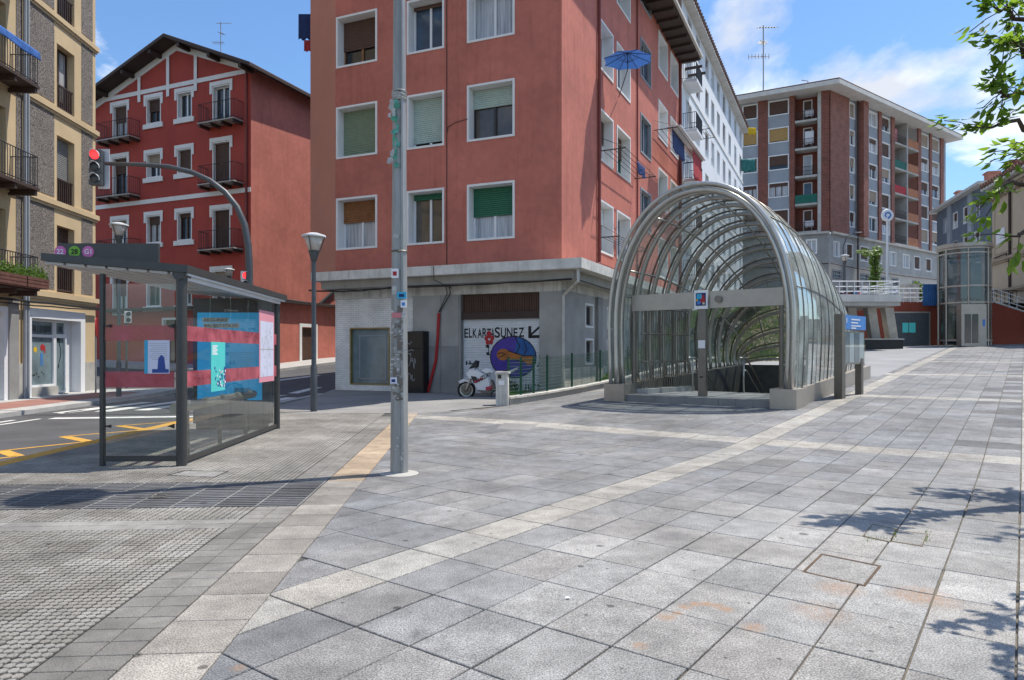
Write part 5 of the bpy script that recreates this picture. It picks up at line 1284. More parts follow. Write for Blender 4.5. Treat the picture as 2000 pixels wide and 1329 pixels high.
for z, d in ((8.8, .25), (6.3, .3), (ezt-.5, .45)):
    mb = MB(); EF.box(mb, -.2, 14, .004, d, z, z+.22); EF.box(mb, -.1, 14, .004, d*.6, z-.15, z-.002); mb.build('cornice', 'beige_dark', bg_)
for k in range(14):
    mb = MB(); EF.box(mb, k*.8+.1, k*.8+.4, .004, .35, ezt-1.0, ezt-.66); mb.build('corbel', 'beige_dark', bg_)
mb = MB(); EF.box(mb, -.4, 14, -8, .7, ezt, ezt+.2); mb.build('eave', 'eave_white', bg_)
mb = MB()
for k in range(26): mb.tube([EF.P(k*.55, .8, ezt+.3), EF.P(k*.55, -4, ezt+2.2)], .24, 5)
mb.build('roof', 'roof_tile', bg_)
mb = MB(); EF.box(mb, -.2, .8, -2, -1, ezt+.5, ezt+2.0); EF.box(mb, -.3, .9, -2.1, -.9, ezt+2.002, ezt+2.2); mb.build('chimney', 'brick_pink', bg_)
mb = MB(); EF.box(mb, .9, 2.5, .005, .06, 10.2, 11.4); mb.build('sign_plate', 'white_print', bg_)
mb = MB(); mb.tube([EF.P(3.55, .1, ezt), EF.P(3.55, .1, 4)], .09, 6); mb.tube([EF.P(.6, .1, 9.2), EF.P(3.0, .12, 9.25), EF.P(3.2, .12, 8.6)], .05, 5); mb.build('downpipe', 'iron_brown', bg_)
# ------------------------------------------------------------------ terrace, red retaining wall, lift, stair rail
TZ = 5.05; WY = 48.0
wx = lambda px, Y=WY: (px-CX)/FPX*Y
def hill(x, w):
    y = 34+w*14.3; x = 5+(x-5)/15.5*(.425*y-5); z0_ = gz(x, y)+.02; return (x, y, z0_+(TZ+.05-z0_)*ss(.1, 1.0, w)+.06*math.sin(x*1.9+w*5))
sheet('hill_terrain', fr(5, 20.5, 12), fr(0, 1, 10), hill, 'earth')
mb = MB(); random.seed(12)
for k in range(16000):
    x, w = random.uniform(5, 20.5), random.random(); p = Vector(hill(x, w)); a = random.uniform(0, 6.28); d = Vector((math.cos(a), math.sin(a), 0))*.05
    mb.quad(p-d, p+d, p+Vector((random.uniform(-.08,.08), random.uniform(-.08,.08), random.uniform(.08,.2))))
tag(mb.build('slope_grass', 'grass_blade'), 'mown green grass on the slope behind the metro canopy', 'grass', kind='stuff')
tag(sheet('upper_street', [10, 22, 34, 60, 120, 300], [WY+.4, 60, 90, 160, 400], lambda x, y: (x, y, TZ if not (y < 49 and x > 33.7) else TZ), 'lane_asphalt'))
RW = Face((wx(1570), WY), (1, 0), (0, -1)); rt = lambda px: wx(px)-wx(1570)
rw = thing('retaining_wall', (wx(1740), WY, 2), 'dark red retaining wall under the upper street', 'wall')
mb = MB(); RW.wall(mb, 0, rt(1838), 1.0, TZ); RW.box(mb, 0, rt(1838), -.4, -.002, 1.0, TZ+.05); mb.build('wall', 'red_wall', rw)
# ramp wall right of the lift, top edge falling to the right
rw2 = thing('ramp_wall', (wx(1960), WY-.5, 2), 'dark red ramp wall with sloping top beyond the lift tower', 'wall')
R2 = Face((wx(1922), WY-.6), (1, 0), (0, -1)); tz = lambda t: TZ-.05-.33*max(0, t-.3)
mb = MB(); mb.prism([R2.P(0, 0, 1), R2.P(9, 0, 1), R2.P(9, 0, tz(9)), R2.P(.3, 0, TZ-.05), R2.P(0, 0, TZ-.05)], (0, .4, 0)); mb.build('wall', 'red_wall', rw2)
mb = MB(); mb.prism([R2.P(.3, .05, TZ-.048), R2.P(9, .05, tz(9)+.002), R2.P(9, .05, tz(9)+.12), R2.P(.3, .05, TZ+.08)], (0, .5, 0)); mb.build('coping', 'concrete_pale', rw2)
mb = MB()
for h in (.35, .65, .95): mb.tube([R2.P(.0, -.1, TZ+h), R2.P(.3, -.1, TZ+h), R2.P(9, -.1, tz(9)+h)], .03, 5)
for k in range(16): t = .3+k*.55; mb.tube([R2.P(t, -.1, tz(t)), R2.P(t, -.1, tz(t)+.95)], .022, 5)
o = thing('ramp_railing', R2.P(3, -.1, TZ), 'white tubular railing down the ramp beside the lift', 'railing'); mb.build('rails', 'white_paint', o)
mb = MB()
for k in range(26): x_ = wx(1931)+k*.3; mb.tube([(x_, WY+3, TZ), (x_, WY+3, TZ+1.1)], .025, 4)
mb.tube([(wx(1931), WY+3, TZ+1.1), (wx(1931)+8, WY+3, TZ+1.1)], .04, 5); o = thing('street_railing', (wx(1950), WY+3, TZ), 'dark upright bar railing on the upper street before the beige house', 'railing'); mb.build('bars', 'iron', o)
# grey steel door panel with two posters
dr = thing('steel_door', (wx(1778), WY-.05, 2), 'wide grey metal door with two teal notices in the red wall', 'door')
t0, t1 = rt(1743), rt(1813); zd1 = EYE+(690-612)/FPX*WY; zd0 = 1.9
mb = MB(); RW.box(mb, t0, t1, .01, .06, zd0, zd1); mb.build('panel', 'lamp_grey', dr)
mb = MB(); RW.ring(mb, t0-.1, t1+.1, zd0, zd1+.1, .1, .005, .10, wb=0); mb.build('frame', 'steel_matt', dr)
for a, b in ((1761.5, 1773), (1774.5, 1787)):
    mb = MB(); RW.box(mb, rt(a), rt(b), .062, .07, EYE+(690-650)/FPX*WY, EYE+(690-631)/FPX*WY); mb.build('notice', 'poster_teal', dr)
# low dark planter wall
lw_ = thing('low_wall', (wx(1725, 44), 44, 1.8), 'low dark planter wall in front of the red wall', 'wall')
LWf = Face((wx(1686, 44), 44), (1, 0), (0, -1)); lt = wx(1764, 44)-wx(1686, 44); gl = gz(wx(1725, 44), 44)
mb = MB(); LWf.box(mb, 0, lt, -.6, 0, gl-.4, gl+.62); mb.build('wall', 'black_matt', lw_)
mb = MB(); LWf.box(mb, -.05, lt+.05, -.65, .05, gl+.622, gl+.70); mb.build('coping', 'concrete', lw_)
# cantilevered viewing platform on slanted legs
pf = thing('platform', (wx(1700, 44), 45, 2), 'concrete walkway slab on slanted legs before the upper street', 'walkway')
x0, x1 = wx(1590, 43), wx(1750, 43)
mb = MB(); mb.box(x0, x1, 42.5, WY-.02, 4.62, 5.0); sl_ = mb.build('slab', 'concrete', pf)
mb = MB(); mb.box(x0, x1+.03, 42.42, 42.49, 4.70, 5.15); mb.build('edge_beam', 'eave_white', pf)
mb = MB(); mb.box(x0, x1, 42.5, WY, 4.45, 4.618); mb.build('beam', 'concrete', pf)
for pxb, pxt in ((1668, 1660), (1712, 1698), (1746, 1732)):
    b0_ = at(pxb, 675, 46); b1_ = at(pxt, 600, 44.5); mb = MB(); b1_.z = 4.44; b0_.z = 1.4
    d = Vector((.28, 0, 0)); e_ = Vector((0, .3, 0)); mb.hexa([b0_-d-e_, b0_+d-e_, b0_+d+e_, b0_-d+e_, b1_-d-e_, b1_+d-e_, b1_+d+e_, b1_-d+e_]); mb.build('leg', 'concrete', pf)
pr_ = thing('terrace_railing', (wx(1740), 42.6, 5), 'white pipe railing along the terrace edge', 'railing')
mb = MB(); xa, xb = x0, wx(1838, 46)
pth = lambda h: [(xa, 42.6, 5.0+h), (x1, 42.6, 5.0+h), (x1+.2, WY-.2, TZ+h), (xb, WY-.2, TZ+h)]
for h in (.98, .65, .35): mb.tube(pth(h), .03, 5)
for k in range(12): x_ = xa+(x1-xa)*k/11; mb.tube([(x_, 42.6, 5.0), (x_, 42.6, 5.98)], .025, 4)
for k in range(10): x_ = x1+.2+(xb-x1-.2)*k/9; mb.tube([(x_, WY-.2, TZ), (x_, WY-.2, TZ+.98)], .025, 4)
mb.build('rails', 'white_paint', pr_)
# glazed lift tower
LX, LY, LRr = wx(1883, 46.4), 46.4, 1.57
lz0 = gz(LX, LY)-.05; lz1 = EYE+(690-480)/FPX*46.4
lift = thing('lift_tower', (LX, LY, lz0), 'round glazed steel lift tower beside the red wall', 'lift tower')
def cyl(a0, a1, r, z0, z1, k=24, th=.0):
    mb = MB()
    for i in range(k):
        p, q = a0+(a1-a0)*i/k, a0+(a1-a0)*(i+1)/k
        mb.quad((LX+r*math.cos(p), LY+r*math.sin(p), z0), (LX+r*math.cos(q), LY+r*math.sin(q), z0), (LX+r*math.cos(q), LY+r*math.sin(q), z1), (LX+r*math.cos(p), LY+r*math.sin(p), z1))
    return mb
gh = [lz0+.4, lz0+2.9, lz0+4.0, lz0+6.2, lz1-.35]
for i in range(len(gh)-1):
    for s in range(5):
        a0 = -math.pi*1.02+s*math.pi*2/5; cyl(a0+.02, a0+math.pi*2/5-.02, LRr-.04, gh[i]+.03, gh[i+1]-.03, 8).build('glass_panel', 'glass_lift', lift, smooth=True)
for z in gh:
    mb = MB(); mb.lathe([(LRr-.1, z-.05), (LRr+.02, z-.05), (LRr+.02, z+.05), (LRr-.1, z+.05)], (LX, LY, 0), 32); 
    mb.f = mb.f[:-2]; mb.build('ring_beam', 'steel_matt', lift)
mb = MB(); mb.lathe([(.1, lz1-.3), (LRr+.02, lz1-.3), (LRr+.09, lz1-.25), (LRr+.09, lz1), (.1, lz1+.05)], (LX, LY, 0), 36); mb.build('roof', 'steel_matt', lift)
for a in (-2.0, -1.15, -.3, .6, 2.9, -2.85):
    mb = MB(); c = (LX+LRr*math.cos(a), LY+LRr*math.sin(a)); mb.tube([(c[0], c[1], lz0), (c[0], c[1], lz1-.3)], .055, 6); mb.build('mullion', 'steel_matt', lift)
mb = MB(); mb.box(LX-1.3, LX+.35, LY-1.70, LY-1.2, lz0, lz0+2.75); fr_ = mb.build('door_frame', 'steel_matt', lift)
mb = MB(); mb.box(LX-1.08, LX-.68, LY-1.72, LY-1.702, lz0+.2, lz0+2.1); mb.box(LX-.6, LX-.2, LY-1.72, LY-1.702, lz0+.2, lz0+2.1); mb.build('door_pane', 'pane_dark', fr_)
mb = MB(); mb.box(LX+.1, LX+.24, LY-1.715, LY-1.702, lz0+1.3, lz0+1.75); mb.build('call_panel', 'sign_blue', fr_)
mb = MB(); mb.box(LX-.65, LX+.75, LY-.6, LY+.9, lz0+3.2, lz0+5.6); mb.build('lift_car', 'grey_panel', lift)
mb = MB()
for x_ in (-.8, .85): mb.box(LX+x_-.05, LX+x_+.05, LY+.9, LY+1.0, lz0, lz1-.3)
mb.build('guide_rail', 'steel_dark', lift)
# metro totem with round sign
tp_ = at(1733, 421, 52); tb = Vector((tp_.x, 52, TZ))
tot = thing('metro_totem', tb, 'tall white pole with round white sign and blue swirl on the terrace', 'sign')
mb = MB(); mb.tube([tb, Vector((tp_.x, 52, tp_.z-.4))], [.11, .08], 8); mb.build('pole', 'white_paint', tot)
mb = MB(); mb.lathe([(.02, -.09), (.44, -.09), (.48, 0), (.44, .09), (.02, .09)], tp_, 28, (0, 1, 0)); ds = shade_auto(mb.build('disc', 'white_print', tot))
TF = Face((tp_.x, 52-.095), (1, 0), (0, -1)); mb = MB()
stroke(mb, TF, [(.2*math.cos(a), tp_.z+.2*math.sin(a)) for a in [-1.0+.3*k for k in range(18)]], .13, .003); disc(mb, TF, .05, tp_.z-.2, .09, .004, 10); mb.build('logo', 'sign_blue', ds)
# terrace plants, bins, lamps and parked scooters
def foliage(mb, c, rx, rz_, n, size, up=0):
    for i in range(n):
        d = Vector((random.gauss(0,1), random.gauss(0,1), random.gauss(0,1))).normalized()*random.random()**.4
        p = Vector(c)+Vector((d.x*rx, d.y*rx, d.z*rz_)); a = Vector((random.gauss(0,1), random.gauss(0,1), random.gauss(0,.6))).normalized(); b = a.orthogonal().normalized(); s = size*random.uniform(.6, 1.3)
        mb.quad(p-a*s, p+b*s*.45, p+a*s, p-b*s*.45)
def tree(name, base, h, rx, n, label, cat, clumps=None, leaf='leaf', size=.12, tr=.08):
    o = thing(name, base, label, cat); b = Vector(base)
    mb = MB(); mb.tube([b, b+Vector((.05,0,h*.5)), b+Vector((-.03,.05,h*.9))], [tr, tr*.8, tr*.4], 6); mb.build('trunk', 'bark', o)
    mb = MB()
    for (dx_, dz_, r, rz_) in clumps: foliage(mb, b+Vector((dx_*1.0, random.uniform(-.2,.2), dz_)), r, rz_, int(n*r*rz_), size)
    mb.build('crown', leaf, o)
    return o
tb = at(1709, 565, 50.5); h = (565-458)/FPX*50.5
tree('columnar_tree', (tb.x, 50.5, TZ), h+.3, .5, 1500, 'slim ivy-covered tree on the terrace before the brick block', 'tree', [(0, .5, .85, .6), (.1, 1.3, .6, .6), (0, 2.0, .45, .5), (.12, 2.7, .5, .5), (0, 3.3, .42, .4), (-.2, 3.8, .7, .28), (-.75, 4.0, .5, .18), (.2, 4.05, .4, .35)], size=.11)
tb = at(1786, 560, 50.5)
tree('bush', (tb.x+.15, 50.5, TZ), 1.3, .5, 1200, 'bushy shrub in the planter beside the blue container', 'bush', [(0, 1.0, .75, .45), (.35, .8, .5, .4), (-.3, 1.3, .45, .3), (.1, 1.5, .4, .25)], size=.13)
tb = at(1773, 560, 50); o = thing('concrete_block', (tb.x, 50, TZ), 'pale concrete block by the bush on the terrace', 'planter'); mb = MB(); mb.box(tb.x-.6, tb.x+.6, 49.6, 50.2, TZ, TZ+1.35); mb.box(tb.x-.64, tb.x+.64, 49.56, 50.24, TZ+1.352, TZ+1.45); mb.build('block', 'concrete_pale', o)
bx = at(1812, 570, 47.9); o = thing('blue_fence', (bx.x, 47.6, TZ), 'blue ribbed metal fence panel beside the lift tower', 'fence')
for k in range(9): mb = MB(); x_ = bx.x-.55+k*.13; mb.box(x_, x_+.09, 47.5, 47.58, TZ-.25, TZ+1.25); mb.build('slat', 'blue_bin', o)
mb = MB(); mb.box(bx.x-.58, bx.x+.65, 47.582, 47.62, TZ+.9, TZ+1.0); mb.box(bx.x-.58, bx.x+.65, 47.582, 47.62, TZ, TZ+.1); mb.build('rail', 'blue_bin', o)
for k, (px, w_, h_, lab) in enumerate(((1683, 1.0, .95, 'blue recycling bin behind the terrace railing beside the slim tree'), (1752, .7, 1.0, 'dark blue bin near the metro totem base'))):
    q = at(px, 560, 51); o = thing('waste_bin', (q.x, 51, TZ), lab, 'bin'); mb = MB()
    mb.hexa([(q.x-w_*.42, 50.6, TZ+.1), (q.x+w_*.42, 50.6, TZ+.1), (q.x+w_*.42, 51.4, TZ+.1), (q.x-w_*.42, 51.4, TZ+.1), (q.x-w_*.5, 50.55, TZ+h_), (q.x+w_*.5, 50.55, TZ+h_), (q.x+w_*.5, 51.45, TZ+h_), (q.x-w_*.5, 51.45, TZ+h_)]); mb.build('body', 'blue_bin', o)
    mb = MB(); mb.hexa([(q.x-w_*.52, 50.5, TZ+h_+.002), (q.x+w_*.52, 50.5, TZ+h_+.002), (q.x+w_*.52, 51.5, TZ+h_+.002), (q.x-w_*.52, 51.5, TZ+h_+.002), (q.x-w_*.4, 50.7, TZ+h_+.14), (q.x+w_*.4, 50.7, TZ+h_+.14), (q.x+w_*.4, 51.3, TZ+h_+.14), (q.x-w_*.4, 51.3, TZ+h_+.14)]); mb.build('lid', 'blue_bin', o)
def scooter(x_, y_, col_, label):
    o = thing('parked_scooter', (x_, y_, TZ), label, 'scooter', 'scooters parked on the upper street')
    for dx_ in (-.6, .6):
        mb = MB(); mb.lathe([(.14, -.05), (.24, -.06), (.27, 0), (.24, .06), (.14, .05)], (x_+dx_, y_, TZ+.27), 14, (0,1,0)); mb.build('wheel', 'rubber', o)
    mb = MB(); F_ = Face((x_, y_-.15), (1, 0), (0, -1))
    F_.poly(mb, [(-.75,TZ+.45),(-.3,TZ+.25),(.15,TZ+.22),(.4,TZ+.9),(.52,TZ+.9),(.6,TZ+.45),(.45,TZ+.3),(.2,TZ+.14),(-.3,TZ+.16),(-.55,TZ+.3)], 0, -.3); F_.poly(mb, [(-.85,TZ+.6),(-.2,TZ+.5),(-.15,TZ+.72),(-.8,TZ+.78)], .02, -.32); mb.build('body', col_, o)
    mb = MB(); F_.poly(mb, [(-.75,TZ+.785),(-.15,TZ+.725),(-.15,TZ+.8),(-.75,TZ+.86)], .0, -.3); mb.build('seat', 'black_plastic', o)
    mb = MB(); mb.tube([(x_+.45, y_, TZ+.9), (x_+.38, y_, TZ+1.05)], .03, 5); mb.tube([(x_+.36, y_-.33, TZ+1.05), (x_+.36, y_+.33, TZ+1.05)], .02, 5); mb.build('handlebar', 'iron', o)
for px, c, lab in ((1632, 'bike_white', 'white scooter parked behind the terrace railing'), (1650, 'black_plastic', 'black scooter parked behind the terrace railing'), (1667, 'bike_red', 'red scooter parked behind the terrace railing')):
    q = at(px, 560, 49.6); scooter(q.x, 49.6, c, lab)
# ------------------------------------------------------------------ metro entrance: glazed steel shell
def MP(s, l, z): return (MC[0]+A_[0]*s+B_[0]*l, MC[1]+A_[1]*s+B_[1]*l, z)
def mg(s, l=0): p = MP(s, l, 0); return gz(p[0], p[1])
metro = thing('metro_entrance', (MC[0], MC[1], mg(0)), 'arched glass and stainless steel metro entrance canopy on the plaza', 'metro entrance')
HW, H0, LEN = 2.2, 5.25, 9.7
def Hs(s): return H0*math.sqrt(max(.0004, 1-(s/LEN)**2.0))
def arch(s, k=28, grow=0, hh=None):
    """points of the arch at distance s along the axis, left foot to right foot"""
    H = Hs(s) if hh is None else hh; z0 = mg(s)+.38; leg = .30*H*(H/H0); w = HW*(1-.10*(s/LEN)**2)+grow; pts = []
    for i in range(3): pts.append((w-.05*(1-i/3)**2, z0+leg*i/3))
    for i in range(k+1):
        a = math.pi*i/k; c, sn = math.cos(a), math.sin(a)
        c = math.copysign(abs(c)**.93, c); pts.append((w*c, z0+leg+(H-.38-leg+grow)*sn**.96))
    for i in (2, 1, 0): pts.append((-w+.05*(1-i/3)**2, z0+leg*i/3))
    return [(l, max(z, mg(s)+.05)) for l, z in pts]
ribs = [0.0, .30, 1.15, 2.05, 2.95, 3.85, 4.75, 5.65, 6.5, 7.3, 8.05, 8.7, 9.2, 9.48, 9.63]
for i, s in enumerate(ribs):
    ap = arch(s)
    mb = MB(); mb.tube([MP(s, l, z) for l, z in ap], .072 if i < 2 else .058, 8); rb_ = mb.build('rib', 'steel', metro, smooth=True)
    if i:
        mb = MB(); mb.tube([MP(s, l, z) for l, z in arch(s, grow=.13)], .028, 6); mb.build('glazing_bar', 'steel_dark', rb_, smooth=True)
        mb = MB()
        for k in (5, 10, 17, 24, 29):
            a_, b_ = ap[k], arch(s, grow=.13)[k]; mb.tube([MP(s, *a_), MP(s, *b_)], .02, 5)
        mb.build('spider_arm', 'steel_dark', rb_)
for i in range(len(ribs)-1):
    if i == 0: continue
    s0, s1 = ribs[i], ribs[i+1]; mb = MB(); a0, a1 = arch(s0, grow=.15), arch(s1, grow=.15); n = len(a0)
    for q in (a0, a1):
        s = s0+.012 if q is a0 else s1-.012
        mb.v += [MP(s, l, z) for l, z in q]
    for k in range(n-1): mb.f.append((k, k+1, n+k+1, n+k))
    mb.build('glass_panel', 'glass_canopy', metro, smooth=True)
    if s1-s0 > .6:
        sm = (s0+s1)/2; mb = MB(); mb.tube([MP(sm, l, z) for l, z in arch(sm, grow=.155)], .016, 5); mb.build('glazing_joint', 'steel_dark', metro, smooth=True)
mb = MB(); a0, a1 = arch(-.02, grow=.17), arch(.30, grow=.15)
n = len(a0); mb.v += [MP(-.12, l, z) for l, z in a0]+[MP(.29, l, z) for l, z in a1]
for k in range(n-1): mb.f.append((k, k+1, n+k+1, n+k))
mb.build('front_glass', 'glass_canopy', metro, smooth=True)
mb = MB(); mb.tube([MP(-.10, l, z) for l, z in arch(0, grow=.13)], .05, 8); mb.build('front_edge', 'steel', metro, smooth=True)
for k in (5, 10, 15, 19, 24, 29):
    mb = MB(); mb.tube([MP(s, *arch(s, grow=.16)[k]) for s in ribs[1:-1]], .012, 5); mb.build('glazing_joint', 'steel_dark', metro, smooth=True)
for k in (7, 12, 17, 22, 27):
    mb = MB(); mb.tube([MP(s, *arch(s)[k]) for s in ribs[1:-1]], .026, 6); mb.build('purlin', 'steel', metro, smooth=True)
# plinths, corner pedestals
for sgn in (1, -1):
    ssn = fr(.75, 9.3, 9)
    for a, b in zip(ssn, ssn[1:]):
        mb = MB(); P = []
        for zz_ in (-.25, .42):
            for s, l in ((a+.006, sgn*(HW-.16)), (b-.006, sgn*(HW-.16)), (b-.006, sgn*(HW+.16)), (a+.006, sgn*(HW+.16))): q = MP(s, l, 0); P.append((q[0], q[1], mg(s)+zz_))
        mb.hexa(P); mb.build('plinth_panel', 'steel_matt', metro)
    mb = MB(); P = []
    for zz_ in (-.2, .44):
        for s, l in ((-.22, sgn*(HW-.36)), (.74, sgn*(HW-.36)), (.74, sgn*(HW+.22)), (-.22, sgn*(HW+.22))): q = MP(s, l, 0); P.append((q[0], q[1], mg(0)+zz_))
    mb.hexa(P); mb.build('pedestal', 'steel_matt', metro)
mb = MB()
for i in range(8):
    P = []; a, b = -2.0+i*.5, -2.0+(i+1)*.5
    for zz_ in (-.1, .42):
        for s, l in ((9.3, a+.004), (9.3, b-.004), (9.55, b-.004), (9.55, a+.004)): q = MP(s, l, 0); P.append((q[0], q[1], mg(9)+zz_))
    mb.hexa(P)
mb.build('plinth_panel', 'steel_matt', metro)
# entrance platform with a step, stair pit, walls
zp = mg(0)+.17
for (s0, s1, dz) in ((-.1, 2.7, 0), ):
    for i in range(9):
        l0, l1 = -1.84+i*.409, -1.84+(i+1)*.409
        for j in range(5):
            a, b = s0+(s1-s0)*j/5, s0+(s1-s0)*(j+1)/5
            mb = MB(); P = []
            for zz_ in (zp-.3, zp):
                for s, l in ((a+.003, l0+.003), (b-.003, l0+.003), (b-.003, l1-.003), (a+.003, l1-.003)): P.append(MP(s, l, zz_))
            mb.hexa(P); mb.build('platform_slab', 'asphalt_apron' if j == 0 else 'kerb_stone', metro)
mb = MB()
a, b = 2.7, 8.9
for sgn in (1, -1):
    for l in (1.74, ): mb.quad(MP(a, sgn*l, -4), MP(b, sgn*l, -4), MP(b, sgn*l, mg(b)+.42), MP(a, sgn*l, mg(a)+.42))
    mb.hexa([MP(a, sgn*1.745, mg(a)-.2), MP(b, sgn*1.745, mg(b)-.2), MP(b, sgn*2.03, mg(b)-.2), MP(a, sgn*2.03, mg(a)-.2), MP(a, sgn*1.745, mg(a)+.43), MP(b, sgn*1.745, mg(b)+.43), MP(b, sgn*2.03, mg(b)+.43), MP(a, sgn*2.03, mg(a)+.43)])
mb.quad(MP(b, -1.75, -4), MP(b, 1.75, -4), MP(b, 1.75, mg(b)+.42), MP(b, -1.75, mg(b)+.42))
mb.quad(MP(a, -1.75, -4), MP(b, -1.75, -4), MP(b, 1.75, -4), MP(a, 1.75, -4)); mb.build('stair_pit', 'pit_black', metro)
mb = MB()
for i in range(18):
    s = 2.7+i*.3; z = zp-.17*(i+1)
    mb.hexa([MP(s, -1.73, z-.3), MP(s+.31, -1.73, z-.3), MP(s+.31, 1.73, z-.3), MP(s, 1.73, z-.3), MP(s, -1.73, z), MP(s+.31, -1.73, z), MP(s+.31, 1.73, z), MP(s, 1.73, z)])
mb.build('stairs', 'asphalt_apron', metro)
# cross beam with square emblem, centre post, barred gate
BS = .45; zb0, zb1 = 2.62, 3.04
mb = MB(); mb.hexa([MP(BS, -1.95, zb0), MP(BS+.14, -1.95, zb0), MP(BS+.14, 1.95, zb0), MP(BS, 1.95, zb0), MP(BS, -1.95, zb1), MP(BS+.14, -1.95, zb1), MP(BS+.14, 1.95, zb1), MP(BS, 1.95, zb1)]); bm_ = mb.build('beam', 'steel_matt', metro)
mb = MB(); mb.hexa([MP(BS-.03, -.10, zp), MP(BS+.10, -.10, zp), MP(BS+.10, .10, zp), MP(BS-.03, .10, zp), MP(BS-.03, -.10, zb0), MP(BS+.10, -.10, zb0), MP(BS+.10, .10, zb0), MP(BS-.03, .10, zb0)]); cpst = mb.build('centre_post', 'steel_dark', metro)
XF = Face(MP(BS-.035, 0, 0)[:2], (-B_[0], -B_[1]), (-A_[0], -A_[1]))
mb = MB(); XF.box(mb, -.09, .09, .004, .010, 1.62, 1.82); mb.build('notice', 'white_print', cpst)
mb = MB(); XF.box(mb, -.05, .03, .004, .012, .88, .92); mb.build('slot', 'black_plastic', cpst)
mb = MB(); XF.box(mb, -.17, .17, .0, .06, zb0-.02, zb1+.03); em = mb.build('emblem', 'white_print', metro)
mb = MB(); XF.box(mb, -.13, .13, .062, .066, zb0+.06, zb1-.04); mb.build('emblem_field', 'cloth_navy', em)
for (t, z, r, m_) in ((-.04, .08, .065, 'poster_cyan'), (.05, -.02, .06, 'cloth_red'), (-.05, -.07, .045, 'sign_blue'), (.06, .08, .035, 'mural_red'), (.075, -.09, .03, 'poster_cream'), (-.095, -.01, .025, 'cloth_yellow')):
    mb = MB(); zc_ = (zb0+zb1)/2+z; XF.box(mb, t-r, t+r, .067, .070, zc_-r, zc_+r); mb.build('emblem_shape', m_, em)
mb = MB(); disc(mb, XF, .42, (zb0+zb1)/2, .09, .034, 20); mb.build('round_mark', 'steel_dark', bm_)
for l in (-1.9, 1.9):
    mb = MB(); mb.tube([MP(BS+.05, l, zp), MP(BS+.05, l, zb0)], .06, 8); mb.build('side_post', 'steel_dark', metro)
mb = MB()
for i in range(22): s = .6+i*.1; l = 1.72-.02*i; mb.tube([MP(s, l, zp+.12), MP(s, l, zp+2.3)], .016, 5, cap=False)
for z in (.14, .85, 1.6, 2.28): mb.tube([MP(.55, 1.73, zp+z), MP(2.75, 1.30, zp+z)], .022, 5)
mb.build('gate', 'steel_dark', metro)
mb = MB(); mb.hexa([MP(.5, 1.5, zp+.002), MP(2.8, 1.15, zp+.002), MP(2.8, 1.5, zp+.002), MP(.5, 1.85, zp+.002), MP(.5, 1.5, zp+.13), MP(2.8, 1.15, zp+.13), MP(2.8, 1.5, zp+.13), MP(.5, 1.85, zp+.13)]); mb.build('gate_sill', 'kerb_stone', metro)
for l, ext in ((1.1, 0), (-.35, 0), (-1.3, 0)):
    mb = MB()
    mb.tube([MP(2.55, l, zp), MP(2.55, l, zp+.92)], .026, 6)
    mb.tube([MP(2.2, l, zp+.95), MP(2.75, l, zp+.95), MP(6.5, l, zp+.95-2.15)], .026, 6); mb.tube([MP(2.6, l, zp+.6), MP(2.8, l, zp+.6), MP(6.5, l, zp+.6-2.15)], .02, 6); mb.build('handrail', 'steel', metro, smooth=True)
# info stand beside the canopy
ip = Vector((8.2, 17.1)); idr = Vector((.74, .67)).normalized(); IF = Face(ip, idr, (.6, -.7)); ig = gz(8.2, 17.1)
info = thing('information_stand', (ip.x, ip.y, ig), 'upright steel information stand with blue header beside the metro canopy', 'sign')
mb = MB(); IF.box(mb, -.07, .13, -.10, .10, ig-.1, ig+2.12); mb.build('post', 'steel_dark', info)
mb = MB(); IF.box(mb, 1.18, 1.32, -.08, .08, ig-.05, ig+1.0); mb.build('post', 'steel_dark', info)
mb = MB(); IF.box(mb, .13, 1.45, -.09, .09, ig+1.74, ig+2.10); mb.build('header', 'sign_blue', info)
mb = MB(); IF.box(mb, .13, 1.45, -.05, .05, ig+.85, ig+1.70); cs_ = mb.build('case', 'steel_matt', info)
for k in range(4): mb = MB(); IF.box(mb, .18+k*.31, .46+k*.31, .052, .058, ig+.9, ig+1.66); mb.build('notice', ('grey_print','white_print','grey_print','white_print')[k], cs_)
mb = MB(); IF.box(mb, .14, 1.44, .07, .078, ig+.86, ig+1.69); mb.build('glass', 'glass_shelter', info)
mb = MB()
for k, (w_, z) in enumerate(((.55, 2.0), (.42, 1.92), (.6, 1.84), (.3, 1.78))): IF.box(mb, .5, .5+w_, .092, .096, ig+z-.02, ig+z+.012)
IF.box(mb, .2, .24, .092, .096, ig+1.9, ig+2.03); mb.build('header_lettering', 'white_print', info)
# ------------------------------------------------------------------ bus shelter
SF = Face((-4.40, 9.09), (-CT, -ST*.3), (0, -1))             # near end panel, right to left
SR = Face((-4.40, 9.12), (-ST*.95, .998), (1, 0))            # long back panel, near to far
shel = thing('bus_shelter', (-4.9, 11.2, 0), 'dark grey bus shelter with glass walls and red film bands', 'bus shelter')
SW, SLn = 1.04, 4.45
mb = MB(); mb.tube([(-4.40, 9.09, 0), (-4.40, 9.09, 2.55)], .068, 12); shade_auto(mb.build('post', 'dark_grey_metal', shel))
mb = MB(); q = SF.P(SW, 0, 0); mb.box(q[0]-.025, q[0]+.025, q[1]-.03, q[1]+.03, 0, 2.55); mb.build('post', 'dark_grey_metal', shel)
q = SR.P(SLn, 0, 0); mb = MB(); mb.tube([(q[0], q[1], 0), (q[0], q[1], 2.5)], .06, 10); shade_auto(mb.build('post', 'dark_grey_metal', shel))
mb = MB(); q2 = SR.P(SLn, -1.0, 0); mb.tube([(q2[0], q2[1], 0), (q2[0], q2[1], 2.5)], .03, 8); mb.build('post', 'dark_grey_metal', shel)
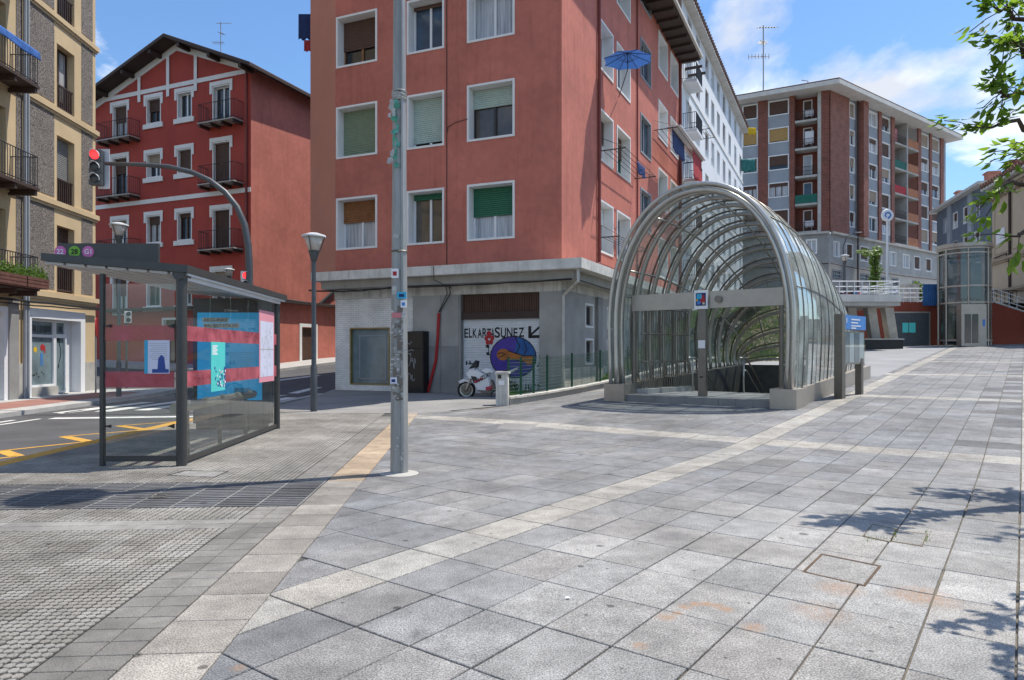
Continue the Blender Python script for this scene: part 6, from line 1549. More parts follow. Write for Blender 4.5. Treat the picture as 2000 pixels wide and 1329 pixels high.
# glass
mb = MB(); SF.box(mb, .09, SW-.03, -.005, .005, .14, 2.42); mb.build('glass_panel', 'glass_shelter', shel)
for k in range(5):
    a, b = .10+k*.865, .10+(k+1)*.865
    mb = MB(); SR.box(mb, a+.004, b-.004, -.005, .005, .10, 2.46); mb.build('glass_panel', 'glass_shelter', shel)
mb = MB(); SF.box(mb, .06, SW, -.02, .02, .06, .135); SR.box(mb, .05, SLn-.05, -.02, .02, .03, .098); mb.build('bottom_rail', 'dark_grey_metal', shel)
mb = MB()
for z in (1.86, .53):
    for t in (.09, SW-.1): SF.poly(mb, [(t-.02, z-.02), (t+.06 if t < .5 else t+.09, z), (t-.02, z+.02)] if t > .5 else [(t, z-.03), (t+.09, z), (t, z+.03)], .006, .03)
mb.build('clamp', 'black_plastic', shel)
# red film bands, notices
zf = lambda y: EYE+(690-y)/FPX*9.09
fb = ((zf(666), zf(636)), (zf(757), zf(726)))
for a, b in fb:
    mb = MB(); SF.box(mb, .095, SW-.035, .0055, .0075, a, b); mb.build('film_band', 'film_red', shel)
    mb = MB(); SR.box(mb, .105, SLn-.06, .0055, .0075, a+.0, b-.0); mb.build('film_band', 'film_red', shel)
ps = thing('poster', SF.P(.45, .01, 1.4), 'pale poster with blue edge and tower drawing on the end panel of the shelter', 'poster')
t0, t1, za, zb_ = SF.tx(332), SF.tx(283), zf(730), zf(665)
mb = MB(); SF.box(mb, t0, t1, .009, .012, za, zb_); mb.build('sheet', 'poster_pale', ps)
mb = MB(); SF.box(mb, t1-.045, t1, .0122, .0135, za, zb_); mb.build('edge_print', 'poster_cyan', ps)
mb = MB()
for k in range(9): z = zb_-.05-.026*k; SF.rect(mb, t0+.03, t1-.07-.03*(k % 3 == 2), z, z+.008, .0125)
mb.build('text_lines', 'grey_print', ps)
mb = MB(); mb.quad(*[SF.P(t, .0128, z) for t, z in ((t0+.05, za+.05), (t0+.16, za+.05), (t0+.15, za+.2), (t0+.11, za+.25), (t0+.07, za+.22))]); SF.rect(mb, t0+.01, t1-.1, za+.01, za+.06, .0126); mb.build('tower_print', 'poster_navy', ps)
# on the long panel
ts = lambda px: SR.tx(px, .01); zr = lambda px, y: SR.zy(px, y, .01)
pt = thing('poster', SR.P(ts(426), .01, 1.3), 'narrow turquoise poster with blue speckles on the long shelter panel', 'poster')
t0, t1 = ts(412), ts(439.5); za, zb_ = zr(412, 766), zr(412, 668)
mb = MB(); SR.box(mb, t0, t1, .010, .013, za, zb_); mb.build('sheet', 'poster_teal', pt)
mb = MB(); random.seed(11)
for k in range(42): a, z = t1-random.random()**1.5*(t1-t0)*.75, za+.05+random.random()*.3; disc(mb, SR, a, z, random.uniform(.012,.03), .0135+k*.00005, 6)
mb.build('speckle_print', 'poster_navy', pt)
mb = MB()
for k in range(5): SR.rect(mb, t0+.05, t0+.26-.04*(k % 2), zb_-.07-.03*k, zb_-.05-.03*k, .0135)
for k in range(16): a, z = t1-random.random()*(t1-t0)*.6, za+.06+random.random()*.26; disc(mb, SR, a, z, .02, .0165+k*.00005, 6)
mb.build('text_print', 'white_print', pt)
pm = thing('poster', SR.P(ts(521), .01, 1.5), 'tall pink bordered map sheet at the far end of the shelter wall', 'poster')
t0, t1 = ts(506), ts(535); za, zb_ = zr(506, 748), zr(506, 605)
mb = MB(); SR.box(mb, t0, t1, .010, .014, za, zb_); mb.build('sheet', 'poster_pink', pm)
mb = MB(); SR.box(mb, t0+.06, t1-.06, .0145, .0155, za+.10, zb_-.2); mb.build('map_print', 'poster_pale', pm)
mb = MB(); zm = za+(zb_-za)*.45; SR.rect(mb, t0+.06, t1-.06, zm, zm+.02, .016); SR.rect(mb, (t0+t1)/2-.01, (t0+t1)/2+.01, za+.1, zb_-.2, .016)
for k in range(26): a, z = random.uniform(t0+.1, t1-.2), random.uniform(za+.15, zb_-.3); stroke(mb, SR, [(a, z), (a+random.uniform(.03,.12), z+random.uniform(-.1,.1)), (a+random.uniform(.0,.1), z+random.uniform(-.15,.1))], .012, .0162)
mb.build('map_lines', 'grey_print', pm)
# roof: tilted slab with pale soffit slats
rp_ = [(-6.2, 8.98, 2.72), (-4.27, 8.98, 2.56), (-4.53, 13.75, 2.56), (-6.46, 13.75, 2.72)]
mb = MB(); mb.hexa(rp_+[(a, b, c+.10) for a, b, c in rp_]); mb.build('roof', 'dark_grey_metal', shel)
mb = MB()
for k in range(7):
    f0, f1 = k/7+.01, (k+1)/7-.01
    L = lambda f, e: Vector(rp_[1]).lerp(Vector(rp_[0]), f) if e == 0 else Vector(rp_[2]).lerp(Vector(rp_[3]), f)
    a, b, c, d = L(f0,0)+Vector((0,.06,-.035)), L(f1,0)+Vector((0,.06,-.035)), L(f1,1)+Vector((0,-.06,-.035)), L(f0,1)+Vector((0,-.06,-.035))
    mb.hexa([a, d, c, b]+[p+Vector((0,0,.031)) for p in (a, d, c, b)])
mb.build('soffit_slat', 'signal_white', shel)
mb = MB(); mb.tube([(-4.40, 9.0, 2.55), (-4.40, 9.2, 2.55)], .085, 14); mb.build('post_cap', 'dark_grey_metal', shel)
mb = MB(); SR.box(mb, .0, SLn, .03, .07, 2.47, 2.54); mb.build('edge_rail', 'signal_white', shel)
# route board on the roof
RB = Face((-6.12, 9.2), (1, .01), (0, -1)); rbx = lambda px: (px-CX)/FPX*9.2+6.12
zr_ = lambda y: EYE+(690-y)/FPX*9.2
mb = MB(); RB.poly(mb, [(0, zr_(509)), (rbx(308), zr_(518)), (rbx(308), zr_(475.5)), (0, zr_(475.5))], -.05, 0); brd = mb.build('route_board', 'dark_grey_metal', shel)
for px, s_, m_, tm_ in ((118, '22', 'pink_disc', 'white_print'), (145.5, '28', 'green_disc', 'black_print'), (172, 'G1', 'pink_disc', 'white_print')):
    mb = MB(); disc(mb, RB, rbx(px), zr_(492), .078, .004, 28); dd = mb.build('route_disc', m_, brd)
    mb = MB(); ftext(mb, RB, s_, rbx(px)-.046, rbx(px)+.046, zr_(492)-.033, zr_(492)+.036, .008); mb.build('route_number', tm_, dd)
# advertising panel closing the far end
AF = Face((-4.70, 13.38), (-1, 0), (0, -1)); az = lambda y: EYE+(690-y)/FPX*13.38; ax = lambda px: -4.70-(px-CX)/FPX*13.38
ad = thing('advert_panel', (-5.5, 13.4, 0), 'blue advertisement at the far end of the bus shelter', 'advertisement')
mb = MB(); AF.box(mb, ax(528), ax(377), -.16, 0, .12, az(583)); mb.build('case', 'dark_grey_metal', ad)
mb = MB(); AF.box(mb, ax(512), ax(386), .002, .012, az(782), az(611)); bl_ = mb.build('advert', 'poster_blue', ad)
mb = MB(); AF.box(mb, ax(520), ax(382), -.14, -.02, 0, .118); mb.build('foot', 'dark_grey_metal', ad)
mb = MB(); ftext(mb, AF, 'JCDecaux', ax(438), ax(466), az(610), az(604.5), .004); mb.build('maker_name', 'white_print', ad)
mb = MB(); AF.rect(mb, ax(447), ax(396), az(630), az(621), .014); AF.rect(mb, ax(468), ax(398), az(641), az(632), .014); mb.build('headline_strip', 'poster_cream', bl_)
mb = MB(); ftext(mb, AF, 'ARGI-ASKI?', ax(398), ax(445), az(629), az(622.5), .017); ftext(mb, AF, 'BAI, BAT ETA EZ', ax(400), ax(465), az(640), az(633.5), .017); mb.build('headline', 'black_print', bl_)
mb = MB()
for k in range(10): AF.rect(mb, ax(500-k % 3*4), ax(448), az(690+k*4), az(688.6+k*4), .014)
AF.rect(mb, ax(490), ax(458), az(768), az(758), .014); mb.build('small_print', 'poster_cyan', bl_)
# perch bench inside
bn = thing('perch_bench', (-4.9, 11.4, 0), 'steel perch rail bench inside the bus shelter', 'bench')
mb = MB(); pa_, pb_ = SR.P(.5, -.32, .72), SR.P(4.0, -.32, .72); mb.tube([pa_, pb_], .075, 10); mb.build('rail', 'steel_matt', bn)
for t in (.9, 2.2, 3.5): mb = MB(); mb.tube([SR.P(t, -.30, 0), SR.P(t, -.31, .70)], .035, 8); mb.build('leg', 'dark_grey_metal', bn)
for t in (.8, 1.5, 2.2, 2.9, 3.6):
    mb = MB(); c = SR.P(t, -.25, .76); mb.lathe([(.005, 0), (.035, .01), (.035, .05), (.01, .06)], c, 8); mb.build('knob', 'steel', bn)
# ------------------------------------------------------------------ tall steel mast in the middle
mx_, my_ = gpt(780, 925)
mast = thing('lamp_mast', (mx_, my_, 0), 'tall tapered galvanised steel mast covered in torn stickers', 'mast')
rz_ = lambda z: .112-.0062*z
mb = MB()
def cham(z): r = rz_(z); return [(mx_+r*c, my_+r*s, z) for c, s in ((.95,-.34),(.95,.34),(.55,.95),(-.55,.95),(-.95,.34),(-.95,-.34),(-.5,-.9),(-.12,-.90),(.05,-.80),(.22,-.80),(.38,-.94),(.62,-.88))]
pr0 = [cham(z) for z in (0, 2.9, 5.8, 8.2)]; n = 12
for p in pr0: mb.v += p
for k in range(3):
    for j in range(n): mb.f.append((k*n+j, k*n+(j+1) % n, (k+1)*n+(j+1) % n, (k+1)*n+j))
mb.f.append(tuple(3*n+j for j in range(n))); mb.build('shaft', 'galvanised', mast)
mb = MB(); mb.lathe([(.02, 8.15), (.42, 8.2), (.46, 8.28), (.42, 8.42), (.1, 8.5)], (mx_, my_, 0), 28); shade_auto(mb.build('lamp_head', 'lamp_grey', mast))
mb = MB(); mb.lathe([(.24, .0), (.23, .006), (.16, .012), (.13, .02)], (mx_, my_, .0), 20); mb.build('base_collar', 'concrete', mast)
MFc = Face((mx_, my_), (1, 0), (0, -1))
zm_ = lambda y: EYE+(690-y)/FPX*my_
def sticker(x0, x1, y0, y1, m_, nm='sticker', n_=None, m2=None):
    mb = MB(); tx_ = lambda px: (px-CX)/FPX*my_-mx_
    n_ = n_ if n_ is not None else rz_(zm_(y0))*.97
    MFc.box(mb, tx_(x0), tx_(x1), n_-.012, n_+.004, zm_(y1), zm_(y0)); o = mb.build(nm, m_, mast)
    if m2:
        mb = MB(); w_ = tx_(x1)-tx_(x0); h_ = zm_(y0)-zm_(y1)
        MFc.box(mb, tx_(x0)+w_*.2, tx_(x1)-w_*.25, n_+.005, n_+.007, zm_(y1)+h_*.25, zm_(y0)-h_*.3); mb.build('print', m2, o)
sticker(767, 781, 527, 545, 'white_print', m2='mural_red'); sticker(778, 796, 572, 585, 'poster_cyan', m2='cloth_navy'); sticker(785, 796, 588, 602, 'white_print', m2='sign_blue'); sticker(765, 778, 737, 749, 'poster_pale', m2='cloth_navy')
sticker(769, 777, 560, 577, 'paper_torn'); sticker(768, 786, 612, 622, 'cloth_pink'); sticker(788, 795, 611, 622, 'paper_torn')
mb = MB(); disc(mb, MFc, (776-CX)/FPX*my_-mx_, zm_(464), .032, rz_(zm_(464))*.99, 16); mb.build('sticker', 'paper_torn', mast)
random.seed(21)
mb = MB()
for k in range(60):
    y = random.uniform(605, 800) if k < 52 else random.uniform(850, 900); px = random.uniform(766, 794); tx_ = (px-CX)/FPX*my_-mx_; z = zm_(y); r = rz_(z)
    nn_ = r*.94 if tx_ < -.0 else r*.90
    w_, h_ = random.uniform(.012, .05), random.uniform(.008, .03)
    mb.quad(*[MFc.P(tx_+w_*a, nn_+.004+k*.00004, z+h_*b) for a, b in ((-.5,-.3),(.1,-.6),(.6,-.1),(.3,.5),(-.4,.6))])
tag(mb.build('paper_scraps', 'paper_torn', mast), kind='stuff')
mb = MB()
for k in range(60):
    y = random.uniform(600, 790); px = random.uniform(766, 794); tx_ = (px-CX)/FPX*my_-mx_; z = zm_(y); r = rz_(z); w_, h_ = random.uniform(.03, .09), random.uniform(.02, .05)
    mb.quad(*[MFc.P(max(-r*.6, min(r*.55, tx_+w_*a)), r*.945+k*.00003, z+h_*b) for a, b in ((-.5,-.3),(.1,-.6),(.6,-.1),(.3,.5),(-.4,.6))])
tag(mb.build('glue_stains', 'glue', mast), kind='stuff')
def wraps(name, y0, y1, m_, k, spread=1.06):
    mb = MB()
    for i in range(k):
        z = zm_(random.uniform(y0, y1)); r = rz_(z)*spread; t = random.uniform(-.02, .02); pts = [(mx_+r*math.cos(a), my_+r*math.sin(a), z+t*math.sin(a*1.0+i)) for a in [j*math.pi/6 for j in range(13)]]
        mb.tube(pts, random.uniform(.006, .012), 4)
    mb.build(name, m_, mast)
wraps('tape', 180, 197, 'paper_torn', 9)
wraps('wire', 491, 494, 'steel_dark', 2)
mb = MB(); r = rz_(4.3)
for i in range(16):
    z = zm_(200+i*8.2); x_ = mx_-r*.62+.02*math.sin(i*1.3)+.02; w_ = .035+.02*math.sin(i*2.1); n_ = my_-r*1.0-.015-.012*math.sin(i*1.7)
    z2_ = zm_(200+(i+1)*8.2); x2 = mx_-r*.62+.02*math.sin((i+1)*1.3)+.02; n2 = my_-r*1.0-.015-.012*math.sin((i+1)*1.7)
    mb.quad((x_-w_, n_+.03, z), (x_+w_*.8, n_, z), (x2+w_*.7, n2, z2_), (x2-w_, n2+.03, z2_))
mb.build('torn_wrap', 'tape_green', mast)
mb = MB()
for i in range(14): z = zm_(random.uniform(205, 330)); x_ = mx_-r*.7+random.uniform(-.05, .04); w_ = random.uniform(.012, .03); n_ = my_-r*1.0-.045-i*.001; mb.quad((x_-w_, n_, z-w_), (x_+w_*.7, n_, z-w_*1.4), (x_+w_, n_-.01, z+w_), (x_-w_*.5, n_+.01, z+w_*1.5))
tag(mb.build('paper_scraps', 'paper_torn', mast), kind='stuff')
# ------------------------------------------------------------------ street lamps
def street_lamp(x, y, z0, h, label, sc=1.0):
    o = thing('street_lamp', (x, y, z0), label, 'street lamp', 'street lamps with inverted cone heads')
    b = Vector((x, y, z0))
    mb = MB(); mb.tube([b, b+Vector((0,0,1.15)), b+Vector((0,0,1.2)), b+Vector((0,0,h-.62*sc))], [.085*sc, .085*sc, .062*sc, .055*sc], 10); shade_auto(mb.build('post', 'lamp_grey', o))
    mb = MB(); mb.lathe([(.05*sc, h-.66*sc), (.075*sc, h-.62*sc), (.14*sc, h-.38*sc), (.1*sc, h-.37*sc)], (x, y, z0), 12); mb.build('cup', 'lamp_grey', o)
    mb = MB(); mb.lathe([(.13*sc, h-.37*sc), (.24*sc, h-.03*sc), (.22*sc, h-.02*sc)], (x, y, z0), 14); mb.build('lens', 'lamp_glass', o, smooth=True)
    mb = MB(); mb.lathe([(.22*sc, h-.03*sc), (.31*sc, h-.02*sc), (.30*sc, h+.02*sc), (.12*sc, h+.08*sc), (.02*sc, h+.09*sc)], (x, y, z0), 18); shade_auto(mb.build('lid', 'signal_white', o))
    mb = MB()
    for a in (.3, 2.4, 4.5): mb.tube([b+Vector((.14*sc*math.cos(a), .14*sc*math.sin(a), h-.4*sc)), b+Vector((.27*sc*math.cos(a), .27*sc*math.sin(a), h-.02*sc))], .012*sc, 4)
    mb.build('bracket', 'lamp_grey', o)
    return o
lx, ly = gpt(613, 804); street_lamp(lx, ly, 0, EYE+(690-462)/FPX*ly, 'grey street lamp standing between the shelter and the corner house')
street_lamp((232-CX)/FPX*23.5, 23.5, 0, EYE+(690-440)/FPX*23.5, 'street lamp whose head shows above the shelter route board')
q = at(447, 527, 33); street_lamp(q.x, 33, gz(q.x, 33), q.z-gz(q.x, 33), 'small distant street lamp before the gabled house', .85)
q = at(1650, 500, 49.5); street_lamp(q.x, 49.5, TZ, q.z-TZ, 'street lamp on the terrace before the brick block')
q = at(1647, 460, 60); o = thing('arm_lamp', (q.x, 60, TZ), 'curved arm street lamp in front of the brick block', 'street lamp')
mb = MB(); mb.tube([(q.x, 60, TZ), (q.x, 60, q.z-1.0), (q.x+.3, 60, q.z-.1), (q.x+1.1, 60, q.z+.25)], .05, 6); mb.build('post', 'lamp_grey', o)
mb = MB(); mb.hexa([(q.x+.9, 59.85, q.z+.18), (q.x+1.6, 59.9, q.z+.24), (q.x+1.6, 60.1, q.z+.24), (q.x+.9, 60.15, q.z+.18), (q.x+.9, 59.9, q.z+.34), (q.x+1.6, 59.95, q.z+.32), (q.x+1.6, 60.05, q.z+.32), (q.x+.9, 60.1, q.z+.34)]); mb.build('head', 'lamp_grey', o)
# ------------------------------------------------------------------ traffic light on a curved arm
TY = 19.0
def t3(px, py, Y=TY): return at(px, py, Y)
tl = thing('traffic_light', (t3(487, 800).x, TY, 0), 'traffic light on a long curved grey arm showing red', 'traffic light')
pth = [(487,800),(487,620),(487,520),(485,480),(478,440),(463,405),(440,376),(410,353),(375,337),(330,326),(270,321.5),(205,320)]
P = [t3(*p) for p in pth]; P[0].z = 0
mb = MB(); mb.tube(P, [.10,.10,.095,.095,.09,.085,.08,.075,.07,.065,.058,.05], 10); mb.build('arm', 'lamp_grey', tl, smooth=True)
def signal(o, c, face, sizes=3, w=.32, d=.22, lit=0, body='lamp_grey', vis='signal_white', side=False):
    """signal head: boxes with round lenses and hoods, looking along -face"""
    f = Vector(face).normalized(); r = Vector((f.y, -f.x, 0)); r = -r
    c = Vector(c); u = Vector((0,0,1)); hgt = sizes*w
    def bx(m, a, b, cc, dd, e, g): m.hexa([c+r*x_+f*y_+u*z_ for x_, y_, z_ in ((a,cc,e),(b,cc,e),(b,dd,e),(a,dd,e),(a,cc,g),(b,cc,g),(b,dd,g),(a,dd,g))])
    mb = MB()
    for k in range(sizes): bx(mb, -w*.48, w*.48, -d, 0, hgt/2-(k+1)*w+.006, hgt/2-k*w-.006)
    hd = mb.build('head', body, o)
    for k in range(sizes):
        lc = c+u*(hgt/2-(k+.5)*w)
        mb = MB(); mb.lathe([(w*.02, .035), (w*.30, .03), (w*.37, .0)], lc+f*.004, 18, f); mb.build('lens', 'signal_red' if k == lit else 'lens_dark', hd, smooth=True)
        mb = MB()
        K = 12
        for i in range(K):
            a0, a1 = math.pi*(-.12+1.24*i/K), math.pi*(-.12+1.24*(i+1)/K)
            q_ = [lc+r*(w*.40*math.cos(a))+u*(w*.40*math.sin(a)) for a in (a0, a1)]
            ln_ = [.22*w*(2.4)*(.25+.75*max(0, math.sin(a))) for a in (a0, a1)]
            mb.quad(q_[0], q_[1], q_[1]+f*ln_[1], q_[0]+f*ln_[0])
        vz = mb.build('hood', vis, hd, smooth=True); md = vz.modifiers.new('t', 'SOLIDIFY'); md.thickness = .008
    return hd
signal(tl, t3(185, 326), (.12, -1, 0), 3, .33)
mb = MB(); c = t3(193, 326); mb.box(c.x-.16, c.x+.16, TY+.23, TY+.245, c.z-.56, c.z+.56); mb.build('backboard', 'signal_white', tl)
signal(tl, t3(480, 555), (.5, -1, 0), 3, .24, lit=0, body='signal_white')
signal(tl, t3(496, 585, TY-.1), (1, -.4, 0), 2, .24, lit=5, body='signal_white')
# pedestrian signal across the road
px_ = at(247, 700, 27.5); o = thing('pedestrian_signal', (px_.x, 27.5, gz(px_.x, 27.5)), 'white pedestrian signal on a post seen through the shelter glass', 'traffic light')
mb = MB(); mb.tube([(px_.x, 27.5, gz(px_.x, 27.5)), (px_.x, 27.5, 3.2)], .05, 8); mb.build('post', 'lamp_grey', o)
signal(o, (px_.x+.12, 27.42, 2.95), (.8, -1, 0), 2, .24, lit=9, body='signal_white')
# round traffic sign by the cream house corner
q = at(187, 640, 25.5); o = thing('road_sign', (q.x, 25.5, 0), 'round traffic sign turned away at the cream house corner', 'traffic sign')
mb = MB(); mb.tube([(q.x, 25.5, 0), (q.x, 25.5, q.z+.3)], .03, 8); mb.build('post', 'galvanised', o)
nrm = Vector((-.9, -.436, 0)); mb = MB(); mb.lathe([(.005, -.012), (.34, -.012), (.34, .012), (.005, .012)], (q.x+.05, 25.46, q.z), 28, nrm); dsk = mb.build('plate', 'lamp_grey', o)
mb = MB(); mb.lathe([(.005, .013), (.26, .013), (.26, .016), (.005, .016)], (q.x+.05, 25.46, q.z), 24, nrm); mb.build('plate_face', 'white_print', dsk); mb = MB(); mb.lathe([(.34, -.014), (.355, -.014), (.355, .014), (.34, .014), (.34, -.014)], (q.x+.05, 25.46, q.z), 28, nrm); mb.build('rim', 'mural_red', dsk)
# ------------------------------------------------------------------ low wall, green fence, grass bank, bollard
FL = 20.0; FF = Face(F0, FD, (.8, -.5))
lwz = lambda t: gz(*FF.P(t, 0, 0)[:2])+.17+.0*t
wl = thing('garden_wall', (F0.x, F0.y, 0), 'low concrete edging wall under the green fence', 'wall')
ts_ = fr(.25, FL, 20)
mb = MB()
for a, b in zip(ts_, ts_[1:]):
    mb.hexa([FF.P(a, -.22, -.3), FF.P(b, -.22, -.3), FF.P(b, 0, -.3), FF.P(a, 0, -.3), FF.P(a, -.22, lwz(a)), FF.P(b, -.22, lwz(b)), FF.P(b, 0, lwz(b)), FF.P(a, 0, lwz(a))])
FE = Face(FF.P(.25, -.11, 0)[:2], tuple(-FF.n), (-.5, -.8)); mb.build('wall', 'concrete', wl)
mb = MB()
for a, b in zip(ts_, ts_[1:]): mb.hexa([FF.P(a, -.26, lwz(a)+.002), FF.P(b, -.26, lwz(b)+.002), FF.P(b, .04, lwz(b)+.002), FF.P(a, .04, lwz(a)+.002), FF.P(a, -.26, lwz(a)+.06), FF.P(b, -.26, lwz(b)+.06), FF.P(b, .04, lwz(b)+.06), FF.P(a, .04, lwz(a)+.06)])
mb.build('coping', 'concrete_pale', wl)
fn = thing('wire_fence', (F0.x, F0.y, .2), 'green post and wire mesh fence beside the corner house', 'fence')
fz0 = lambda t: lwz(t)+.05
pt_ = [.35, 1.0, 1.7, 2.5, 4.1, 6.2, 8.6, 11, 13.5, 16]
for t in pt_:
    mb = MB(); mb.tube([FF.P(t, -.11, fz0(t)), FF.P(t, -.11, fz0(t)+1.12)], .035, 6); mb.build('post', 'fence_green', fn)
mb = MB()
for a, b in zip(pt_, pt_[1:]):
    for k in range(11): mb.tube([FF.P(a, -.11, fz0(a)+.04+k*.1), FF.P(b, -.11, fz0(b)+.04+k*.1)], .006, 3, cap=False)
    nn_ = int((b-a)/.07)
    for k in range(nn_): t = a+(b-a)*k/nn_; mb.tube([FF.P(t, -.11, fz0(t)+.03), FF.P(t, -.11, fz0(t)+1.06)], .0055, 3, cap=False)
mb.build('mesh', 'fence_wire', fn)
# bank of grass between fence and house, climbing away
def bank(t, w):
    p = Vector(FF.P(t, -.24, 0)); q = Vector(MS.P(max(.0, t-3.2)*1.03, -.02, 0)) if t > 3.2 else Vector(FF.P(t, -.24-.55*(t-.2), 0))
    r = p.lerp(q, w); rise = .16+ss(4.5, 19, t)*2.7+ss(15, 30, t)*1.6
    return (r.x, r.y, gz(r.x, r.y)*(.4 if t < 8 else 1)*0+rise+.10*w+.03*math.sin(t*1.3+w*3))
bt = fr(.3, 32, 40); bw_ = fr(0, 1, 5)
gb_ = sheet('bank_terrain', bt, bw_, bank, 'earth')
mb = MB(); random.seed(9)
for k in range(26000):
    t = .4+31*random.random()**1.1; w = random.random()
    if t < 6 and random.random() < .55: continue
    p = Vector(bank(t, w)); h = random.uniform(.05, .14); a = random.uniform(0, 6.28); d = Vector((math.cos(a), math.sin(a), 0))
    wd = .014+.018*ss(4, 14, t)
    mb.quad(p-d*wd, p+d*wd, p+Vector((random.uniform(-.05,.05), random.uniform(-.05,.05), h)))
tag(mb.build('grass', 'grass_blade'), 'rough green grass on the bank beside the corner house', 'grass', kind='stuff')
mb = MB(); bs_ = bt
for a, b in zip(bs_, bs_[1:]):
    if a < 20: continue
bx_, by_ = gpt(981, 796); bol = thing('concrete_pillar', (bx_, by_, 0), 'short pale pillar with sticker at the end of the fence', 'pillar')
mb = MB(); mb.hexa([(bx_-.18, by_-.02, 0), (bx_+.16, by_-.06, 0), (bx_+.20, by_+.3, 0), (bx_-.14, by_+.34, 0), (bx_-.17, by_-.01, .93), (bx_+.15, by_-.05, .93), (bx_+.19, by_+.29, .93), (bx_-.13, by_+.33, .93)]); mb.build('body', 'concrete_pale', bol)
mb = MB(); mb.hexa([(bx_-.21, by_-.05, .932), (bx_+.19, by_-.09, .932), (bx_+.23, by_+.33, .932), (bx_-.17, by_+.37, .932), (bx_-.19, by_-.03, .99), (bx_+.17, by_-.07, .99), (bx_+.21, by_+.31, .99), (bx_-.15, by_+.35, .99)]); mb.build('cap', 'concrete', bol)
mb = MB(); mb.hexa([(bx_-.10, by_-.05, .62), (bx_+.06, by_-.07, .62), (bx_+.06, by_-.03, .62), (bx_-.10, by_-.02, .62), (bx_-.10, by_-.05, .74), (bx_+.06, by_-.07, .74), (bx_+.06, by_-.03, .74), (bx_-.10, by_-.02, .74)]); mb.build('sticker', 'white_print', bol)
mb = MB(); mb.box(bx_-.12, bx_-.03, by_-.06, by_-.02, .80, .90); mb.build('slot', 'black_plastic', bol)
# ------------------------------------------------------------------ motorcycle parked before the shutter
bo = gpt(930, 780); bo = (bo[0]-.02, 22.35)
KF = Face((bo[0]-.62, bo[1]), (.985, -.10), (0, -1))       # side view frame, front wheel at t = .3
bike = thing('motorcycle', (bo[0], bo[1], 0), 'white sports motorcycle with black windscreen parked before the painted shutter', 'motorcycle')
WR = .30
for t in (.32, 1.70):
    c = KF.P(t, 0, WR); axn = (KF.n.x, KF.n.y, 0)
    mb = MB(); mb.lathe([(.215, -.05), (.26, -.065), (.295, -.04), (.30, 0), (.295, .04), (.26, .065), (.215, .05), (.215, -.05)], c, 26, axn); wh = shade_auto(mb.build('wheel', 'rubber', bike))
    mb = MB(); mb.lathe([(.19, -.04), (.216, -.045), (.216, .045), (.19, .04), (.19, -.04)], c, 26, axn); mb.lathe([(.01, -.05), (.05, -.05), (.05, .05), (.01, .05)], c, 12, axn)
    for k in range(6):
        a = k*math.pi/3; mb.tube([KF.P(t+.04*math.cos(a), 0, WR+.04*math.sin(a)), KF.P(t+.2*math.cos(a), 0, WR+.2*math.sin(a))], .018, 5)
    mb.build('rim', 'steel', wh)
    mb = MB(); mb.lathe([(.09, .066), (.145, .066), (.145, .072), (.09, .072), (.09, .066)], c, 22, axn); mb.build('brake_disc', 'steel_dark', wh)
def slab_side(pts, n0, n1, name, m_, taper=.7):
    mb = MB(); cx_ = sum(p[0] for p in pts)/len(pts); cz_ = sum(p[1] for p in pts)/len(pts); k = len(pts)
    rings = [(n0, taper), (n0+(n1-n0)*.22, 1), (n0+(n1-n0)*.78, 1), (n1, taper)]
    for n_, f in rings: mb.v += [KF.P(cx_+(t-cx_)*f, n_, cz_+(z-cz_)*f) for t, z in pts]
    for r_ in range(3):
        for j in range(k): mb.f.append((r_*k+j, r_*k+(j+1) % k, (r_+1)*k+(j+1) % k, (r_+1)*k+j))
    mb.f.append(tuple(range(k))[::-1]); mb.f.append(tuple(3*k+j for j in range(k)))
    return mb.build(name, m_, bike, smooth=False)
slab_side([(.30,.82),(.42,.98),(.62,1.02),(.78,.92),(.95,.82),(1.12,.70),(1.18,.40),(1.05,.24),(.72,.26),(.62,.46),(.55,.66),(.40,.70)], -.26, .26, 'fairing', 'bike_white', .86)
slab_side([(.78,.93),(.95,1.03),(1.15,1.0),(1.28,.86),(1.0,.80)], -.17, .17, 'tank', 'bike_white', .75)
slab_side([(1.22,.86),(1.5,.84),(1.85,.98),(2.05,1.06),(1.98,.96),(1.7,.78),(1.3,.72)], -.12, .12, 'tail', 'bike_white', .7)
slab_side([(1.2,.88),(1.38,.87),(1.55,.88),(1.8,.985),(1.5,.93)], -.13, .13, 'seat', 'black_plastic', .8)
slab_side([(.34,.90),(.42,1.0),(.62,1.26),(.74,1.24),(.72,1.05),(.62,.99)], -.15, .15, 'windscreen', 'black_plastic', .7)
slab_side([(.05,.58),(.22,.66),(.46,.62),(.5,.50),(.3,.575),(.1,.5)], -.08, .08, 'front_mudguard', 'bike_white', .9)
slab_side([(.85,.6),(1.2,.62),(1.3,.3),(1.15,.16),(.8,.2)], -.18, .18, 'engine', 'steel_dark', .9)
slab_side([(.60,.60),(.9,.72),(.92,.66),(.64,.52)], -.268, .268, 'stripe', 'bike_red', .98)
slab_side([(.50,.76),(.68,.74),(.74,.6),(.60,.52)], -.266, .266, 'side_vent', 'black_plastic', .98)
slab_side([(.98,.40),(1.2,.46),(1.18,.33),(1.0,.28)], -.264, .264, 'belly_mark', 'bike_red', .98)
for n_ in (-.1, .1): mb = MB(); mb.tube([KF.P(.32, n_, WR), KF.P(.5, n_, .75)], .028, 6); mb.build('fork', 'steel', bike)
mb = MB(); mb.tube([KF.P(1.15, 0, .35), KF.P(1.7, .12, WR)], .035, 6); mb.tube([KF.P(1.15, 0, .35), KF.P(1.7, -.12, WR)], .035, 6); mb.build('swing_arm', 'dark_grey_metal', bike)
